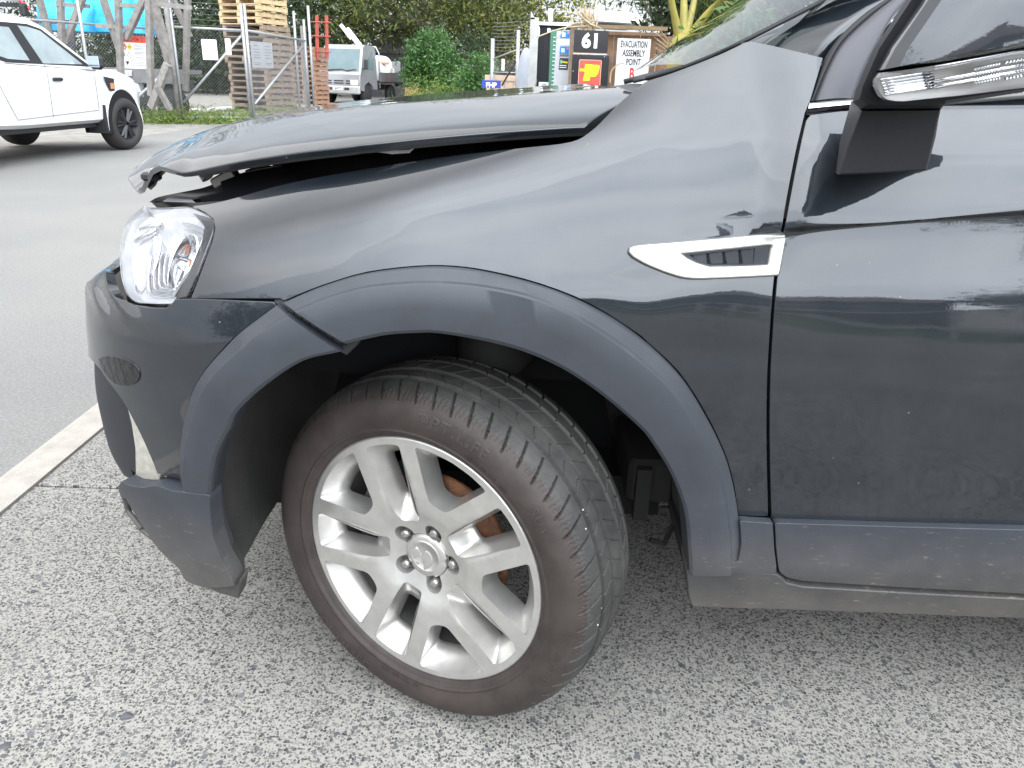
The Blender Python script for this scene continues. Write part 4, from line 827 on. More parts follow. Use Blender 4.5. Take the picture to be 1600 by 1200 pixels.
def make_tyre():
    prof = [(.2515, -.010), (.2545, -.003), (.259, .001), (.264, .004), (.2665, .0085), (.270, .0105), (.273, .0095), (.281, .0115), (.292, .0135), (.303, .0135), (.3125, .0115), (.3205, .0080), (.3275, .0030), (.3335, -.0035), (.3385, -.0105), (.3425, -.0180), (.3460, -.0270)]
    wm = -.108
    pr = sm(prof, 3)
    half = [(r, w_) for r, w_ in pr]
    # crown between the shoulders
    w0 = half[-1][1]; crown = []
    for w_ in np.linspace(w0, 2*wm-w0, 132)[1:-1]:
        crown.append((.3460+.0095*(1-((w_-wm)/(w0-wm))**2)**.8, w_))
    full = half+crown+[(r, 2*wm-w_) for r, w_ in half[::-1]]
    A = np.array(full); n = 1320; a = np.linspace(0, 2*np.pi, n, endpoint=False)
    r = np.repeat(A[:, :1], n, 1); wv = np.repeat(A[:, 1:], n, 1); aa = np.repeat(a[None], len(A), 0)
    dw = wv-wm; tread = np.abs(dw) < .098
    dep = np.zeros_like(r)
    def groove(dist, wid, d): return d*np.clip(1-(np.abs(dist)/wid)**2.5, 0, 1)
    for c_, wd in ((-.061, .0060), (-.024, .0055), (.024, .0055), (.061, .0055)):
        dep = np.maximum(dep, groove(dw-c_, wd, .0090)*tread)
    per = 2*np.pi/58
    def saw(ph): return (np.mod(ph/per+.5, 1)-.5)*per*.35     # arc distance in m at r .35
    so_ = np.where(np.abs(dw) > .061, 1, 0)
    k1 = saw(aa+np.sign(dw)*0.9*np.maximum(np.abs(dw)-.061, 0)**1.15*2.2)
    fade = (r > .326)*np.clip((.118-np.abs(dw))/.012, 0, 1)*np.clip((np.abs(dw)-.061)/.004, 0, 1)
    dep = np.maximum(dep, groove(k1, .0024, .0065)*fade*so_)
    k2 = saw(aa+per*.5+dw*1.3+.010*np.sin(dw*130)); mid = (np.abs(dw) < .058) & (np.abs(dw) > .027)
    dep = np.maximum(dep, groove(k2, .0013, .0040)*mid)
    k3 = saw(aa*1.0-dw*1.6+per*.3); dep = np.maximum(dep, groove(k3, .0012, .0035)*(np.abs(dw) < .021))
    # small wavy cuts on the shoulder edge
    sh_ = (r > .326) & (np.abs(dw) > .092) & (np.abs(dw) < .110); k4 = (np.mod(aa/(per/4)+.5, 1)-.5)*per/4*.35; k4 = k4+.0018*np.sin(dw*700)
    dep = np.maximum(dep, groove(k4, .0013, .0012)*sh_)
    # sidewall: fine circumferential lines
    for rr, d in ((.2855, .0010), (.3305, .0012)):
        dep = np.maximum(dep, np.where(np.abs(dw) > .1, groove(r-rr, .0009, d), 0))
    nr = np.gradient(A, axis=0); nx = np.stack([-nr[:, 1], nr[:, 0]], 1); nx /= np.maximum(np.linalg.norm(nx, axis=1, keepdims=True), 1e-9)
    cen = np.array([.29, wm]); sg = np.sign(((A-cen)*nx).sum(1)); nx *= sg[:, None]
    r = r-dep*nx[:, :1]; wv = wv-dep*nx[:, 1:]
    P = WC+W1*(r*np.cos(aa))[..., None]+W2*(r*np.sin(aa))[..., None]+WN*wv[..., None]
    # contact patch
    low = P[..., 2] < .006; P[..., 2] = np.maximum(P[..., 2], .0015)
    P = np.concatenate([P, P[:, :1]], 1)
    V = P.reshape(-1, 3); m_ = n+1; ka = len(A)
    I, J = np.meshgrid(np.arange(ka-1), np.arange(n), indexing='ij'); b = (I*m_+J).ravel()
    F = np.stack([b, b+1, b+m_+1, b+m_], 1)
    me = bpy.data.meshes.new('tyre'); me.vertices.add(len(V)); me.vertices.foreach_set('co', V.astype(np.float32).ravel())
    me.loops.add(len(F)*4); me.loops.foreach_set('vertex_index', F.astype(np.int32).ravel()); me.polygons.add(len(F))
    me.polygons.foreach_set('loop_start', np.arange(0, len(F)*4, 4, dtype=np.int32)); me.polygons.foreach_set('loop_total', np.full(len(F), 4, dtype=np.int32))
    me.polygons.foreach_set('use_smooth', np.ones(len(F), bool))
    fm = np.where(np.abs(A[:-1, 1]-wm) < .100, 1, 0); me.polygons.foreach_set('material_index', np.repeat(fm, n).astype(np.int32))
    me.update(calc_edges=True); return link('tyre', me, [RUB, TRD], CAR)
WHEEL = thing('wheel', None, None, tuple(WC)); WHEEL.parent = CAR; WHEEL.matrix_parent_inverse = Matrix.Translation(CAR.location).inverted()
def won(o):
    o.parent = WHEEL; o.matrix_parent_inverse = Matrix.Translation(Vector(WC)).inverted(); return o
won(make_tyre())
# --- alloy face: plate with ten openings, drafted side walls
NARROW = [rad(108.3-72*k_) for k_ in range(5)]; WIDE = [rad(72.3-72*k_) for k_ in range(5)]
def rp(r, a): return (r*math.cos(a), r*math.sin(a))
def rounded(pts, rr=.006, n=4):
    out = []; m_ = len(pts)
    for i in range(m_):
        a, b, c = map(np.array, (pts[i-1], pts[i], pts[(i+1) % m_])); u = a-b; v = c-b; lu, lv = np.linalg.norm(u), np.linalg.norm(v); q = min(rr, lu*.45, lv*.45)
        p0, p1 = b+u/lu*q, b+v/lv*q
        for t_ in np.linspace(0, 1, n+1): out.append(tuple((1-t_)**2*p0+2*t_*(1-t_)*b+t_*t_*p1))
    return out
def opening(c, kind, level):
    # level 0 front edge, 1 back edge
    if kind == 'n':
        o0, i0, ro, ri, ho, hi = (.2375, .080, .2375, .080, rad(9.4), rad(15.5)) if level == 0 else (.209, .124, .209, .124, rad(6.2), rad(7.4))
    else:
        o0, i0, ro, ri, ho, hi = (.240, .138, .240, .138, rad(18.6), rad(8.0)) if level == 0 else (.210, .144, .210, .144, rad(15.4), rad(7.0))
    p = [rp(ri, c-hi), rp(ro, c-ho)]+[rp(ro+.001*math.sin(math.pi*t_), c-ho+2*ho*t_) for t_ in (.25, .5, .75)]+[rp(ro, c+ho), rp(ri, c+hi)]
    if kind == 'w': p.insert(0, rp(ri-.004, c))
    return rounded(p, .009 if level == 0 else .010, 4)
HOL = [(c, 'n') for c in NARROW]+[(c, 'w') for c in WIDE]
def zf(r):                               # dish of the face
    return float(np.interp(r, [0, .03, .05, .078, .105, .14, .19, .232, .247, .2525], [-.036, -.034, -.032, -.022, -.009, -.005, -.004, -.003, -.002, -.002]))
outer = [rp(.2475, 2*math.pi*i/120) for i in range(120)]
bore = [rp(.046, -2*math.pi*i/40) for i in range(40)]
pocket = [[(.0585*math.cos(c)+.0165*math.cos(-t_), .0585*math.sin(c)+.0165*math.sin(-t_)) for t_ in np.linspace(0, 2*math.pi, 20, endpoint=False)] for c in WIDE]
pocket = [[q for q in p if math.hypot(*q) > .0465] for p in pocket]
def union_bore():                        # bore with the five nut pockets cut into it
    pts = []
    for i in range(240):
        a = -2*math.pi*i/240; r = .0465
        for c in WIDE:
            d = (a-c+math.pi) % (2*math.pi)-math.pi; s_ = .0585*math.sin(d); 
            if abs(s_) < .0185 and math.cos(d) > 0: r = max(r, .0585*math.cos(d)+math.sqrt(.0185**2-s_*s_))
        pts.append(rp(r, a))
    return pts
bore = union_bore()
holes0 = [opening(c, k_, 0)[::-1] for c, k_ in HOL]
V2, F2 = cdt(outer, .010, holes0+[bore])
P = [wp(math.hypot(*q), math.atan2(q[1], q[0]), zf(math.hypot(*q))) for q in V2]
F2 = [f if np.dot(np.cross(P[f[1]]-P[f[0]], P[f[2]]-P[f[0]]), WN) > 0 else f[::-1] for f in F2]
mb = MB(); mb.add(P, F2)
won(mb.build('rim_face', RIM, CAR, True)); rim_face = WHEEL.children[-1]
mb = MB()
for c, k_ in HOL:
    a, b = opening(c, k_, 0), opening(c, k_, 1); a, b = resamp(a+a[:1], 60), resamp(b+b[:1], 60)
    # align start by angle
    R_ = []
    ce = a.mean(0)
    for t_, dz in ((0, 0), (.035, -.0015), (.08, -.005), (.55, -.022), (1., -.040), (1.0, -.05)):
        q = a*(1-t_)+b*t_; R_.append([wp(math.hypot(*p), math.atan2(p[1], p[0]), zf(math.hypot(*a[i]))*(1-t_)-.004*t_+dz) for i, p in enumerate(q)])
    mb.grid(np.array(R_))
won(mb.build('spoke_wall', RIM, CAR, True)); WHEEL.children[-1].data.set_sharp_from_angle(angle=rad(50))
mb = MB(); bo = np.array(bore+bore[:1]); mb.grid(np.array([[wp(math.hypot(*q), math.atan2(q[1], q[0]), zf(math.hypot(*q))+dz) for q in bo] for dz in (0, -.002, -.030)])); won(mb.build('nut_pocket', M('pocket_grey', (.42, .41, .40), .45, .6, var=.1), CAR, True))
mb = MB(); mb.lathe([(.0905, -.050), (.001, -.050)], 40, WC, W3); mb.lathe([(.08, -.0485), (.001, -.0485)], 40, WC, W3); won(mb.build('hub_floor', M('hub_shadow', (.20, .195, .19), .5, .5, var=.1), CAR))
mb = MB(); mb.lathe([(.2475, -.002), (.2500, -.0015), (.2530, -.0025), (.2545, -.006), (.2540, -.011), (.249, -.016)], 160, WC, W3); won(mb.build('rim_flange', RIM, CAR, True))
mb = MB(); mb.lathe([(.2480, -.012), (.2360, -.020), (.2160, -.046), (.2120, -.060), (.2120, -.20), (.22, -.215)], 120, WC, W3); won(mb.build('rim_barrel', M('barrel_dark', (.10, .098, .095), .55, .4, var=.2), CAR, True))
for c in WIDE:                           # lug nuts
    o_ = wp(.0585, c, -.0480); mb = MB(); hx = [(.0105*math.cos(t_), .0105*math.sin(t_)) for t_ in np.arange(6)*math.pi/3+c]
    V = [o_+W1*q[0]*s_+W2*q[1]*s_+WN*z_ for s_, z_ in ((1, 0), (1, .014), (.9, .016)) for q in hx]; mb.add(V, [(i+6*j, (i+1) % 6+6*j, (i+1) % 6+6*j+6, i+6*j+6) for j in range(2) for i in range(6)]+[tuple(range(12, 18))])
    mb.lathe([(.0092, .016), (.0088, .019), (.0065, .0225), (.001, .0235)], 16, o_, W3); mb.lathe([(.0135, .0), (.0135, .003), (.010, .005)], 18, o_, W3)
    won(mb.build('lug_nut', M('nut_metal', (.55, .54, .52), .28, .95, var=.1), CAR, True, angle=30))
mb = MB(); capb = []
def capr(a):
    r = .0455
    for c in WIDE:
        d = (a-c+math.pi) % (2*math.pi)-math.pi; d2 = .0585*math.sin(d)
        if abs(d2) < .0155 and math.cos(d) > 0: r = min(r, .0585*math.cos(d)-math.sqrt(.0155**2-d2*d2))
    return r
an = np.linspace(0, 2*math.pi, 181)
mb.grid(np.array([[wp(capr(a)*f, a, z_) for a in an] for f, z_ in ((1.0, -.034), (1.0, -.0225), (.97, -.0205), (.80, -.0185), (.77, -.0185))]+[[wp(r_, a, z_) for a in an] for r_, z_ in ((.0335, -.0182), (.0325, -.0170), (.0300, -.0168), (.0290, -.0188), (.0002, -.0182))]))
won(mb.build('centre_cap', RIM, CAR, True)); WHEEL.children[-1].data.set_sharp_from_angle(angle=rad(30))
# lion with ball, raised on the cap; outline in cap pixels of the 600..720 / 800..940 view
def capxy(cx_, cy_):                     # view pixel -> wheel plane
    px, py = 600+cx_*.11662, 800+cy_*.11662; d = ray(px, py); c_ = WC+WN*-.0175; t_ = ((c_-CAM)@WN)/(d@WN); q = CAM+d*t_-c_; return (q@W1, q@W2)
lion = [[(325, 560), (345, 515), (390, 495), (425, 520), (432, 575), (410, 620), (370, 635), (335, 610)],
        [(430, 530), (455, 590), (500, 590), (520, 550), (560, 560), (600, 610), (620, 670), (590, 720), (560, 745), (530, 790), (515, 825), (500, 800), (505, 740), (480, 700), (470, 650), (440, 625), (400, 640), (350, 655), (345, 635), (420, 600)],
        [(600, 690), (630, 680), (600, 740), (560, 780), (530, 800), (545, 770), (580, 735)],
        [(380, 690), (440, 710), (430, 740), (400, 720)], [(475, 680), (530, 690), (510, 725), (490, 720)]]
mb = MB()
for pl in lion:
    q = [capxy(*p) for p in pl]; q = rounded(q, .0015, 2); b = len(mb.V); n = len(q); ce = np.mean(q, 0)
    mb.add([WC+W1*p[0]+W2*p[1]-WN*.0185 for p in q]+[WC+W1*(ce[0]+(p[0]-ce[0])*.9)+W2*(ce[1]+(p[1]-ce[1])*.9)-WN*.0174 for p in q], [(i, (i+1) % n, n+(i+1) % n, n+i) for i in range(n)]+[tuple(range(n, 2*n))])
won(mb.build('cap_emblem', RIM, CAR))
for o_ in WHEEL.children:
    if o_.name.split('.')[0] in ('centre_cap', 'cap_emblem'): o_.data.transform(Matrix.Translation(Vector(-WN*.008)))
mb = MB(); mb.tube([wp(.200, rad(22), -.045), wp(.200, rad(22), -.012)], .0042, 8); won(mb.build('valve', M('brass', (.45, .30, .10), .35, 1., var=.1), CAR, True))
RUST = M('brake_rust', (.17, .068, .028), .85, .2, var=.5, scale=45, stain=(.045, .024, .014), bump=.4, bscale=150)
mb = MB(); mb.lathe([(.150, -.085), (.150, -.075), (.085, -.075), (.082, -.058), (.001, -.058)], 60, WC, W3); won(mb.build('brake_disc', RUST, CAR, True)); WHEEL.children[-1].data.set_sharp_from_angle(angle=rad(30))
mb = MB()
for a in np.linspace(rad(125), rad(215), 8)[:-1]:
    mb.hexa([wp(r_, a+da, w_) for w_ in (-.10, -.060) for r_, da in ((.10, 0), (.178, 0), (.178, rad(13)), (.10, rad(13)))])
won(mb.build('brake_caliper', M('caliper_grey', (.06, .06, .06), .6, .5, var=.3), CAR))
# sidewall lettering, raised rubber
def arc_text(txt, size, r0, a_mid, spacing=1.1, up=1, h=.0012, mat=RUB, bold=0.):
    V, F = text_geo(txt, size, 0, bold, 'CENTER', spacing); mb = MB(); VV = []
    for dz in (0.0, h):
        for x, y, z in V:
            r = r0+up*y; a = a_mid-up*x/r0; wv = float(np.interp(r, [.264, .2665, .270, .281, .292, .303, .3125, .3205, .3275, .3335, .3385], [.004, .0085, .0105, .0115, .0135, .0135, .0115, .0080, .0030, -.0035, -.0105])); VV.append(wp(r, a, wv+.0002+dz))
    n = len(V); mb.add(VV, [tuple(i+n for i in f) for f in F])
    ed = {}
    for f in F:
        for i in range(len(f)):
            a, b = f[i], f[(i+1) % len(f)]; ed[(a, b)] = 1
    mb.add(VV, [(a, b, b+n, a+n) for (a, b) in ed if (b, a) not in ed])
    o = mb.build('sidewall_lettering', mat, CAR); won(o); return o
LET = M('lettering_rubber', (.040, .032, .030), .45, var=.2)
arc_text('OPTILIFE', .030, .3060, rad(74), 1.25, mat=LET, bold=.0004); arc_text('SUV', .024, .3060, rad(35), 1.3, mat=LET)
arc_text('235 / 50 R19 99V', .0105, .2795, rad(58), 1.2, mat=LET); arc_text('235 50 R19', .014, .3085, rad(-21), 1.35, mat=LET)
arc_text('DOT H01 1FR1 1EP', .0085, .2800, rad(-98), 1.3, -1, mat=LET); arc_text('OPTILIFE', .030, .3060, rad(-126), 1.25, -1, mat=LET, bold=.0004)
for a_, w_ in ((31, -.040), (26.5, -.024), (1, -.030), (-4, -.022)):
    mb = MB(); mb.box(wp(.3485, rad(a_), w_-.012), (.0032, .0032, .0032), rz=a_, bev=.001); won(mb.build('stuck_grit', M('white_grit', (.42, .42, .40), .8, var=0), CAR))
# far front wheel: same tyre and rim copied straight across
fw = WHEEL.copy(); COL.objects.link(fw); fw.parent = CAR; fw.location = (WC[0]+.04, 2*2.08-WC[1]+.0, WC[2]); fw.rotation_euler = (0, 0, math.pi+rad(2*26.7)*0)
for ch in WHEEL.children:
    if ch.name.split('.')[0] in ('tyre', 'rim_face', 'rim_barrel', 'rim_flange'):
        c = ch.copy(); COL.objects.link(c); c.parent = fw
for yy_, nm_ in ((1.262, 1), (2*2.08-1.262, -1)):
    mb = MB(); mb.lathe([(.001, -.02), (.2, -.02), (.245, .0), (.30, .012), (.335, .0), (.352, -.03), (.355, -.1), (.352, -.17), (.30, -.21)], 40, (2.62, yy_, .355), ((1, 0, 0), (0, 0, 1), (0, -nm_, 0))); mb.build('rear_wheel', RUB, CAR, True)
# ------------------------------------------------------------------ wheel well, underbody, rest of the body
inner = [(379, 900), (372, 888)]+front_in[::-1]+[(547, 532)]+arch_in_r
P_, N_ = S.ev([S.inv(*q) for q in resamp(inner, 90)]); cW = np.array([-.10, 0, .40])
def rad_out(P, d):
    v = P-cW; v[:, 1] = 0; v /= np.linalg.norm(v, axis=1, keepdims=True); return P+v*d
front_mask = np.linspace(0, 1, 90)[:, None]
G = np.array([P_+N_*.012, rad_out(P_.copy(), .004)+(0, .025, 0), rad_out(P_.copy(), .018)+(0, .06, 0), rad_out(P_.copy(), .02)+(0, .20, 0), rad_out(P_.copy(), .01)+(0, .45, 0), rad_out(P_.copy(), -.1)+(0, .56, 0)])
G[:, :, 2] = np.where(np.arange(6)[:, None] > 1, np.maximum(G[:, :, 2], .27), G[:, :, 2])
mb = MB(); mb.grid(G); mb.build('arch_liner', LINER, CAR, True)
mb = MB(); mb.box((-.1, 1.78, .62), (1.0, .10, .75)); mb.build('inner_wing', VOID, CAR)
mb = MB(); q = at(775, 540, 1.42); mb.lathe([(.001, .06), (.06, .06), (.075, .02), (.075, -.02), (.05, -.05), (.05, -.35)], 20, q, ((1, 0, 0), (0, 1, 0), (0, 0, 1))); mb.build('strut', M('strut_metal', (.018, .017, .016), .7, .3, var=.3), CAR, True)
mb = MB(); mb.box((.30, 1.55, .42), (.10, .25, .10), bev=.01); mb.box((.28, 1.42, .40), (.03, .03, .12)); mb.tube([(.36, 1.42, .34), (.33, 1.38, .30), (.30, 1.38, .31)], .006, 6); mb.build('subframe_bracket', M('subframe_dark', (.010, .0095, .009), .8, var=.4), CAR)
mb = MB(); mb.box((1.95, 2.08, .36), (3.1, 1.66, .20)); mb.build('underbody', VOID, CAR); mb = MB(); mb.box((-.22, 2.08, .30), (1.15, 1.0, .10)); mb.build('engine_undertray', VOID, CAR)
# rest of the body beyond the frame: rear door, quarter, tail, roof, far side
rb = [v_b(1.57, .34), v_b(1.57, 1.172), v_b(2.4, 1.19), v_b(3.35, 1.22), v_b(3.35, .34), v_b(2.98, .34)]+[('uv', 2.62+.40*math.cos(a), vz(2.62, .36)+.40*math.sin(a)*.98) for a in np.linspace(0.05, math.pi-.05, 14)]+[v_b(2.25, .34)]
panel('rear_body_side', S, rb, PAINT, CAR, sp=.05)
sec = lambda x, zt, yi: [(x, 1.30, 1.17), (x, 1.30+yi*.5, 1.17+(zt-1.17)*.5), (x, 1.30+yi, zt-.03), (x, 1.30+yi+.1, zt), (x, 2.08, zt+.025), (x, 2*2.08-1.30-yi-.1, zt), (x, 2*2.08-1.30-yi, zt-.03), (x, 2*2.08-1.30-yi*.5, 1.17+(zt-1.17)*.5), (x, 2*2.08-1.30, 1.17), (x, 2*2.08-1.16, .95), (x, 2*2.08-1.16, .35)]
G = np.array([sec(1.12, 1.70, .26), sec(1.6, 1.74, .27), sec(2.4, 1.74, .27), sec(3.1, 1.70, .28), sec(3.45, 1.35, .15)]); mb = MB(); mb.grid(G); mb.add(list(G[-1])+[(3.5, 1.2, .35)], [tuple(range(len(G[-1])+1))]); mb.build('roof_and_tail', PAINT, CAR, True, angle=40)
mb = MB(); mb.add([(-.6, 2.99, .3), (1.12, 3.0, .3), (1.12, 3.0, 1.15), (.3, 2.9, 1.18), (-.6, 2.9, 1.0)], [(0, 1, 2, 3, 4)]); mb.build('far_body_side', PAINT, CAR)
mb = MB(); mb.box((1.25, 2.08, .95), (.9, 1.3, .5)); mb.box((1.5, 1.75, 1.25), (.18, .5, .45), bev=.05); mb.box((.62, 2.08, 1.12), (.5, 1.3, .16), bev=.05); mb.build('cabin_interior', M('interior_grey', (.03, .03, .032), .8, var=.2), CAR)
mb = MB(); mb.hexa([(1.28, 1.296, 1.20), (2.40, 1.296, 1.20), (2.40, 1.33, 1.20), (1.28, 1.33, 1.20), (1.30, 1.486, 1.62), (2.32, 1.486, 1.62), (2.32, 1.52, 1.62), (1.30, 1.52, 1.62)]); mb.build('rear_door_glass', M('dark_glass', (.02, .024, .026), .06, coat=.5, var=0), CAR)
# ================================================================== background
GALV = M('galvanised_pipe', (.38, .39, .40), .45, .5, var=.15, scale=12)
WIRE = M('fence_wire', (.26, .26, .26), .5, .6, var=0)
GREYW = M('weathered_timber', (.22, .205, .19), .85, var=.3, scale=9, bump=.4, bscale=60)
WHITE = M('white_paint', (.80, .80, .80), .4, var=.04)
def leafmesh(name, C, size, mat, parent, aspect=.6, seed=1, up=.0):
    g = np.random.default_rng(seed); n = len(C); a = g.normal(size=(n, 3)); a[:, 2] += up; a /= np.linalg.norm(a, axis=1, keepdims=True)
    b = g.normal(size=(n, 3)); b -= a*(a*b).sum(1)[:, None]; b /= np.linalg.norm(b, axis=1, keepdims=True); c = np.cross(a, b)
    s = size*g.uniform(.6, 1.3, (n, 1)); V = np.stack([C-b*s, C+c*s*aspect*.5-b*s*.1, C+b*s, C-c*s*aspect*.5-b*s*.1], 1).reshape(-1, 3)
    me = bpy.data.meshes.new(name); me.vertices.add(4*n); me.vertices.foreach_set('co', V.astype(np.float32).ravel()); me.loops.add(4*n); me.loops.foreach_set('vertex_index', np.arange(4*n, dtype=np.int32)); me.polygons.add(n)
    me.polygons.foreach_set('loop_start', np.arange(0, 4*n, 4, dtype=np.int32)); me.polygons.foreach_set('loop_total', np.full(n, 4, dtype=np.int32)); me.update(calc_edges=True)
    return link(name, me, mat, parent)
def clumps(ells, nclump, per, sig, seed):
    g = np.random.default_rng(seed); out = []
    for (c, r) in ells:
        k = max(3, int(nclump)); d = g.normal(size=(k, 3)); d /= np.linalg.norm(d, axis=1, keepdims=True); q = np.array(c)+d*np.array(r)*(g.uniform(.15, 1, (k, 1))**.45)
        for p in q:
            m_ = int(per*g.uniform(.4, 1.5)); out.append(p+g.normal(size=(m_, 3))*sig*g.uniform(.6, 1.3)*np.array([1, 1, .7]))
    return np.concatenate(out)
OAKC = [(.022, .036, .008), (.050, .075, .015), (.095, .12, .025), (.19, .20, .045)]
F_OAK = foliage_mat('oak_leaves', OAKC); F_OAK2 = foliage_mat('yellow_oak_leaves', [(.04, .06, .012), (.10, .125, .022), (.22, .23, .04), (.36, .33, .06)], transl=.4)
F_DK = foliage_mat('dark_leaves', [(.012, .026, .010), (.025, .045, .014), (.045, .075, .020)])
F_IVY = foliage_mat('ivy_leaves', [(.022, .065, .016), (.05, .13, .028), (.10, .22, .05)], .4)
F_WEED = foliage_mat('weed_leaves', [(.08, .15, .02), (.13, .22, .035), (.20, .29, .06), (.30, .30, .09)], transl=.4)
BARK = M('bark', (.11, .095, .075), .9, var=.35, scale=8, bump=.8, bscale=30)
def tree(lab, base, h, ells, ncl, per, sig, leaf, mat, seed, limbs=5, tr=.28, cat='tree', grp=None, kind='oak_tree'):
    t = thing(kind, lab, cat, tuple(base), 0, grp); g = random.Random(seed); b = Vector(base); mb = MB()
    tops = [Vector(e[0]) for e in ells]; ce = sum(tops, Vector())/len(tops); fork = b+Vector((0, 0, h*.35))
    mb.tube([b-Vector((0, 0, .1)), b+Vector((.1, 0, h*.15)), fork], [tr*1.3, tr, tr*.8], 9)
    for i in range(limbs):
        e = tops[i % len(tops)]+Vector((g.uniform(-.6, .6), g.uniform(-.6, .6), g.uniform(-.3, .5))); m1 = fork.lerp(e, .45)+Vector((g.uniform(-.4, .4), g.uniform(-.4, .4), g.uniform(0, .5)))
        mb.tube([fork-Vector((0, 0, .2)), m1, e], [tr*.5, tr*.32, tr*.08], 7); 
        for q in range(3):
            e2 = m1.lerp(e, .3+.2*q)+Vector((g.uniform(-1.4, 1.4), g.uniform(-1, 1), g.uniform(-.3, 1))); mb.tube([m1.lerp(e, .1+.2*q), e2], [tr*.16, tr*.04], 5)
    mb.build('trunk', BARK, t, True)
    leafmesh('crown', clumps(ells, ncl, per, sig, seed), leaf, mat, t, .65, seed); return t
def E_(px, py, y, rx, ry, rz): return (tuple(at(px, py, y)), (rx, ry, rz))
# --- trees behind the yard
tree('dark evergreen tree behind the stacked pallets at the left of the yard', atz(330, 128, -.06)*[1, 1, 0]+[0, 0, -.06], 9, [E_(260, 20, 42, 4, 3, 4.5), E_(330, 60, 42, 3.2, 3, 3.5), E_(440, 30, 43, 3.2, 3, 3.2), E_(310, -80, 44, 6, 3, 4), E_(470, 70, 46, 3.0, 2, 2.4), E_(200, 60, 44, 4, 3, 3), E_(90, 40, 45, 5, 3, 4), E_(350, 95, 45, 3.5, 2, 1.8), E_(250, 100, 45, 3.5, 2, 1.8), E_(420, 95, 46, 3, 2, 1.6)], 60, 62, .75, .17, F_DK, 3)
tree('broad oak with heavy limbs above the parked flatbed truck', (at(668, 60, 44)[0], 44, -.06), 11, [E_(560, -10, 44, 4.5, 3, 3.0), E_(520, 40, 46, 3.6, 3, 2.6), E_(640, -25, 43, 4.2, 3, 2.4), E_(740, -20, 45, 4.5, 3, 2.8), E_(610, -120, 44, 8, 4, 3.5), E_(690, 30, 48, 3, 2, 2.0), E_(590, 60, 50, 3, 2, 2.0)], 62, 62, .62, .15, F_OAK, 5, 9, .42)
tree('yellow green oak to the left of the black container', (at(790, 70, 50)[0], 50, -.06), 11, [E_(800, 35, 50, 4.2, 3, 3.0), E_(860, 0, 50, 3.6, 3, 2.6), E_(780, -60, 50, 6, 3, 3.0), E_(760, 70, 49, 2.8, 2, 2.6), E_(720, 60, 52, 3.5, 2, 2.6), E_(830, 80, 52, 4, 2, 2.4)], 58, 60, .6, .15, F_OAK2, 9, 8, .34)  # leaf colour is yellower than on the other oak
tree('thin twiggy tree against the white sky left of the palm', (at(1035, 60, 24)[0], 24, -.06), 8, [E_(1030, 10, 24, .7, .8, .7), E_(1015, 35, 24, .55, .6, .5), E_(1050, -20, 24, 1.2, .8, .6), E_(985, -8, 24, .5, .5, .3)], 14, 16, .2, .06, F_OAK, 13, 6, .12)
tree('ivy smothered stump tree behind the white bags of the truck', (at(672, 90, 37)[0], 37, -.06), 3.6, [E_(672, 85, 37, 1.1, .9, 1.35), E_(690, 105, 36.6, 1.0, .8, 1.0), E_(655, 108, 36.8, .8, .8, .9)], 90, 40, .2, .085, F_IVY, 15, 3, .2, kind='ivy_tree')
tree('dark shrub between the ivy and the second gate', (at(738, 105, 40)[0], 40, -.06), 3, [E_(735, 95, 40, 1.5, 1, 1.3), E_(715, 120, 40, 1.2, .8, .7)], 60, 36, .25, .09, F_DK, 17, 3, .1, 'shrub', kind='shrub')
tree('light green shrub left of the second gate', (at(752, 120, 31)[0], 31, -.06), 2, [E_(752, 112, 31, .75, .6, .75), E_(738, 128, 31, .7, .5, .5)], 50, 30, .16, .07, F_IVY, 19, 3, .06, 'shrub', kind='shrub')
# low bright weeds
def weeds(name, pts, hgt, n, leaf, mat, seed):
    g = np.random.default_rng(seed); C = []
    for (x, y, rx, ry) in pts:
        q = g.normal(size=(n, 3))*[rx*.5, ry*.5, 1]; q[:, 2] = np.abs(g.normal(size=n))*hgt*.45-.04; C.append(q+[x, y, 0])
    return tag(leafmesh(name, np.concatenate(C), leaf, mat, None, .35, seed, 0), kind='stuff')
p_ = [at(q, 140, 33) for q in (655, 680, 705, 730, 745)]
weeds('weeds', [(p[0], 33+.5*i % 2, .9, .8) for i, p in enumerate(p_)], 1.15, 900, .085, F_WEED, 4)
A_, C_, B_ = atz(287, 190), at(394, 180, 19.8), at(484, 167, 25.0); A_[2] = C_[2] = B_[2] = 0
print('gate', A_, C_, B_)
weeds('grass', [(A_[0]-.3+(C_[0]-A_[0])*t, A_[1]+(C_[1]-A_[1])*t, .5, .8) for t in (-.25, -.1, 0, .15, .4, .6, .8, 1.0)]+[(B_[0]-.4, B_[1]-1, .5, 1.5), (B_[0]-.6, B_[1]-2.5, .7, 1.0), (A_[0]-1.2, A_[1]+1.0, .8, .8), (A_[0]-1.0, A_[1]+2.5, .7, 1.2)], .32, 420, .07, F_WEED, 5)
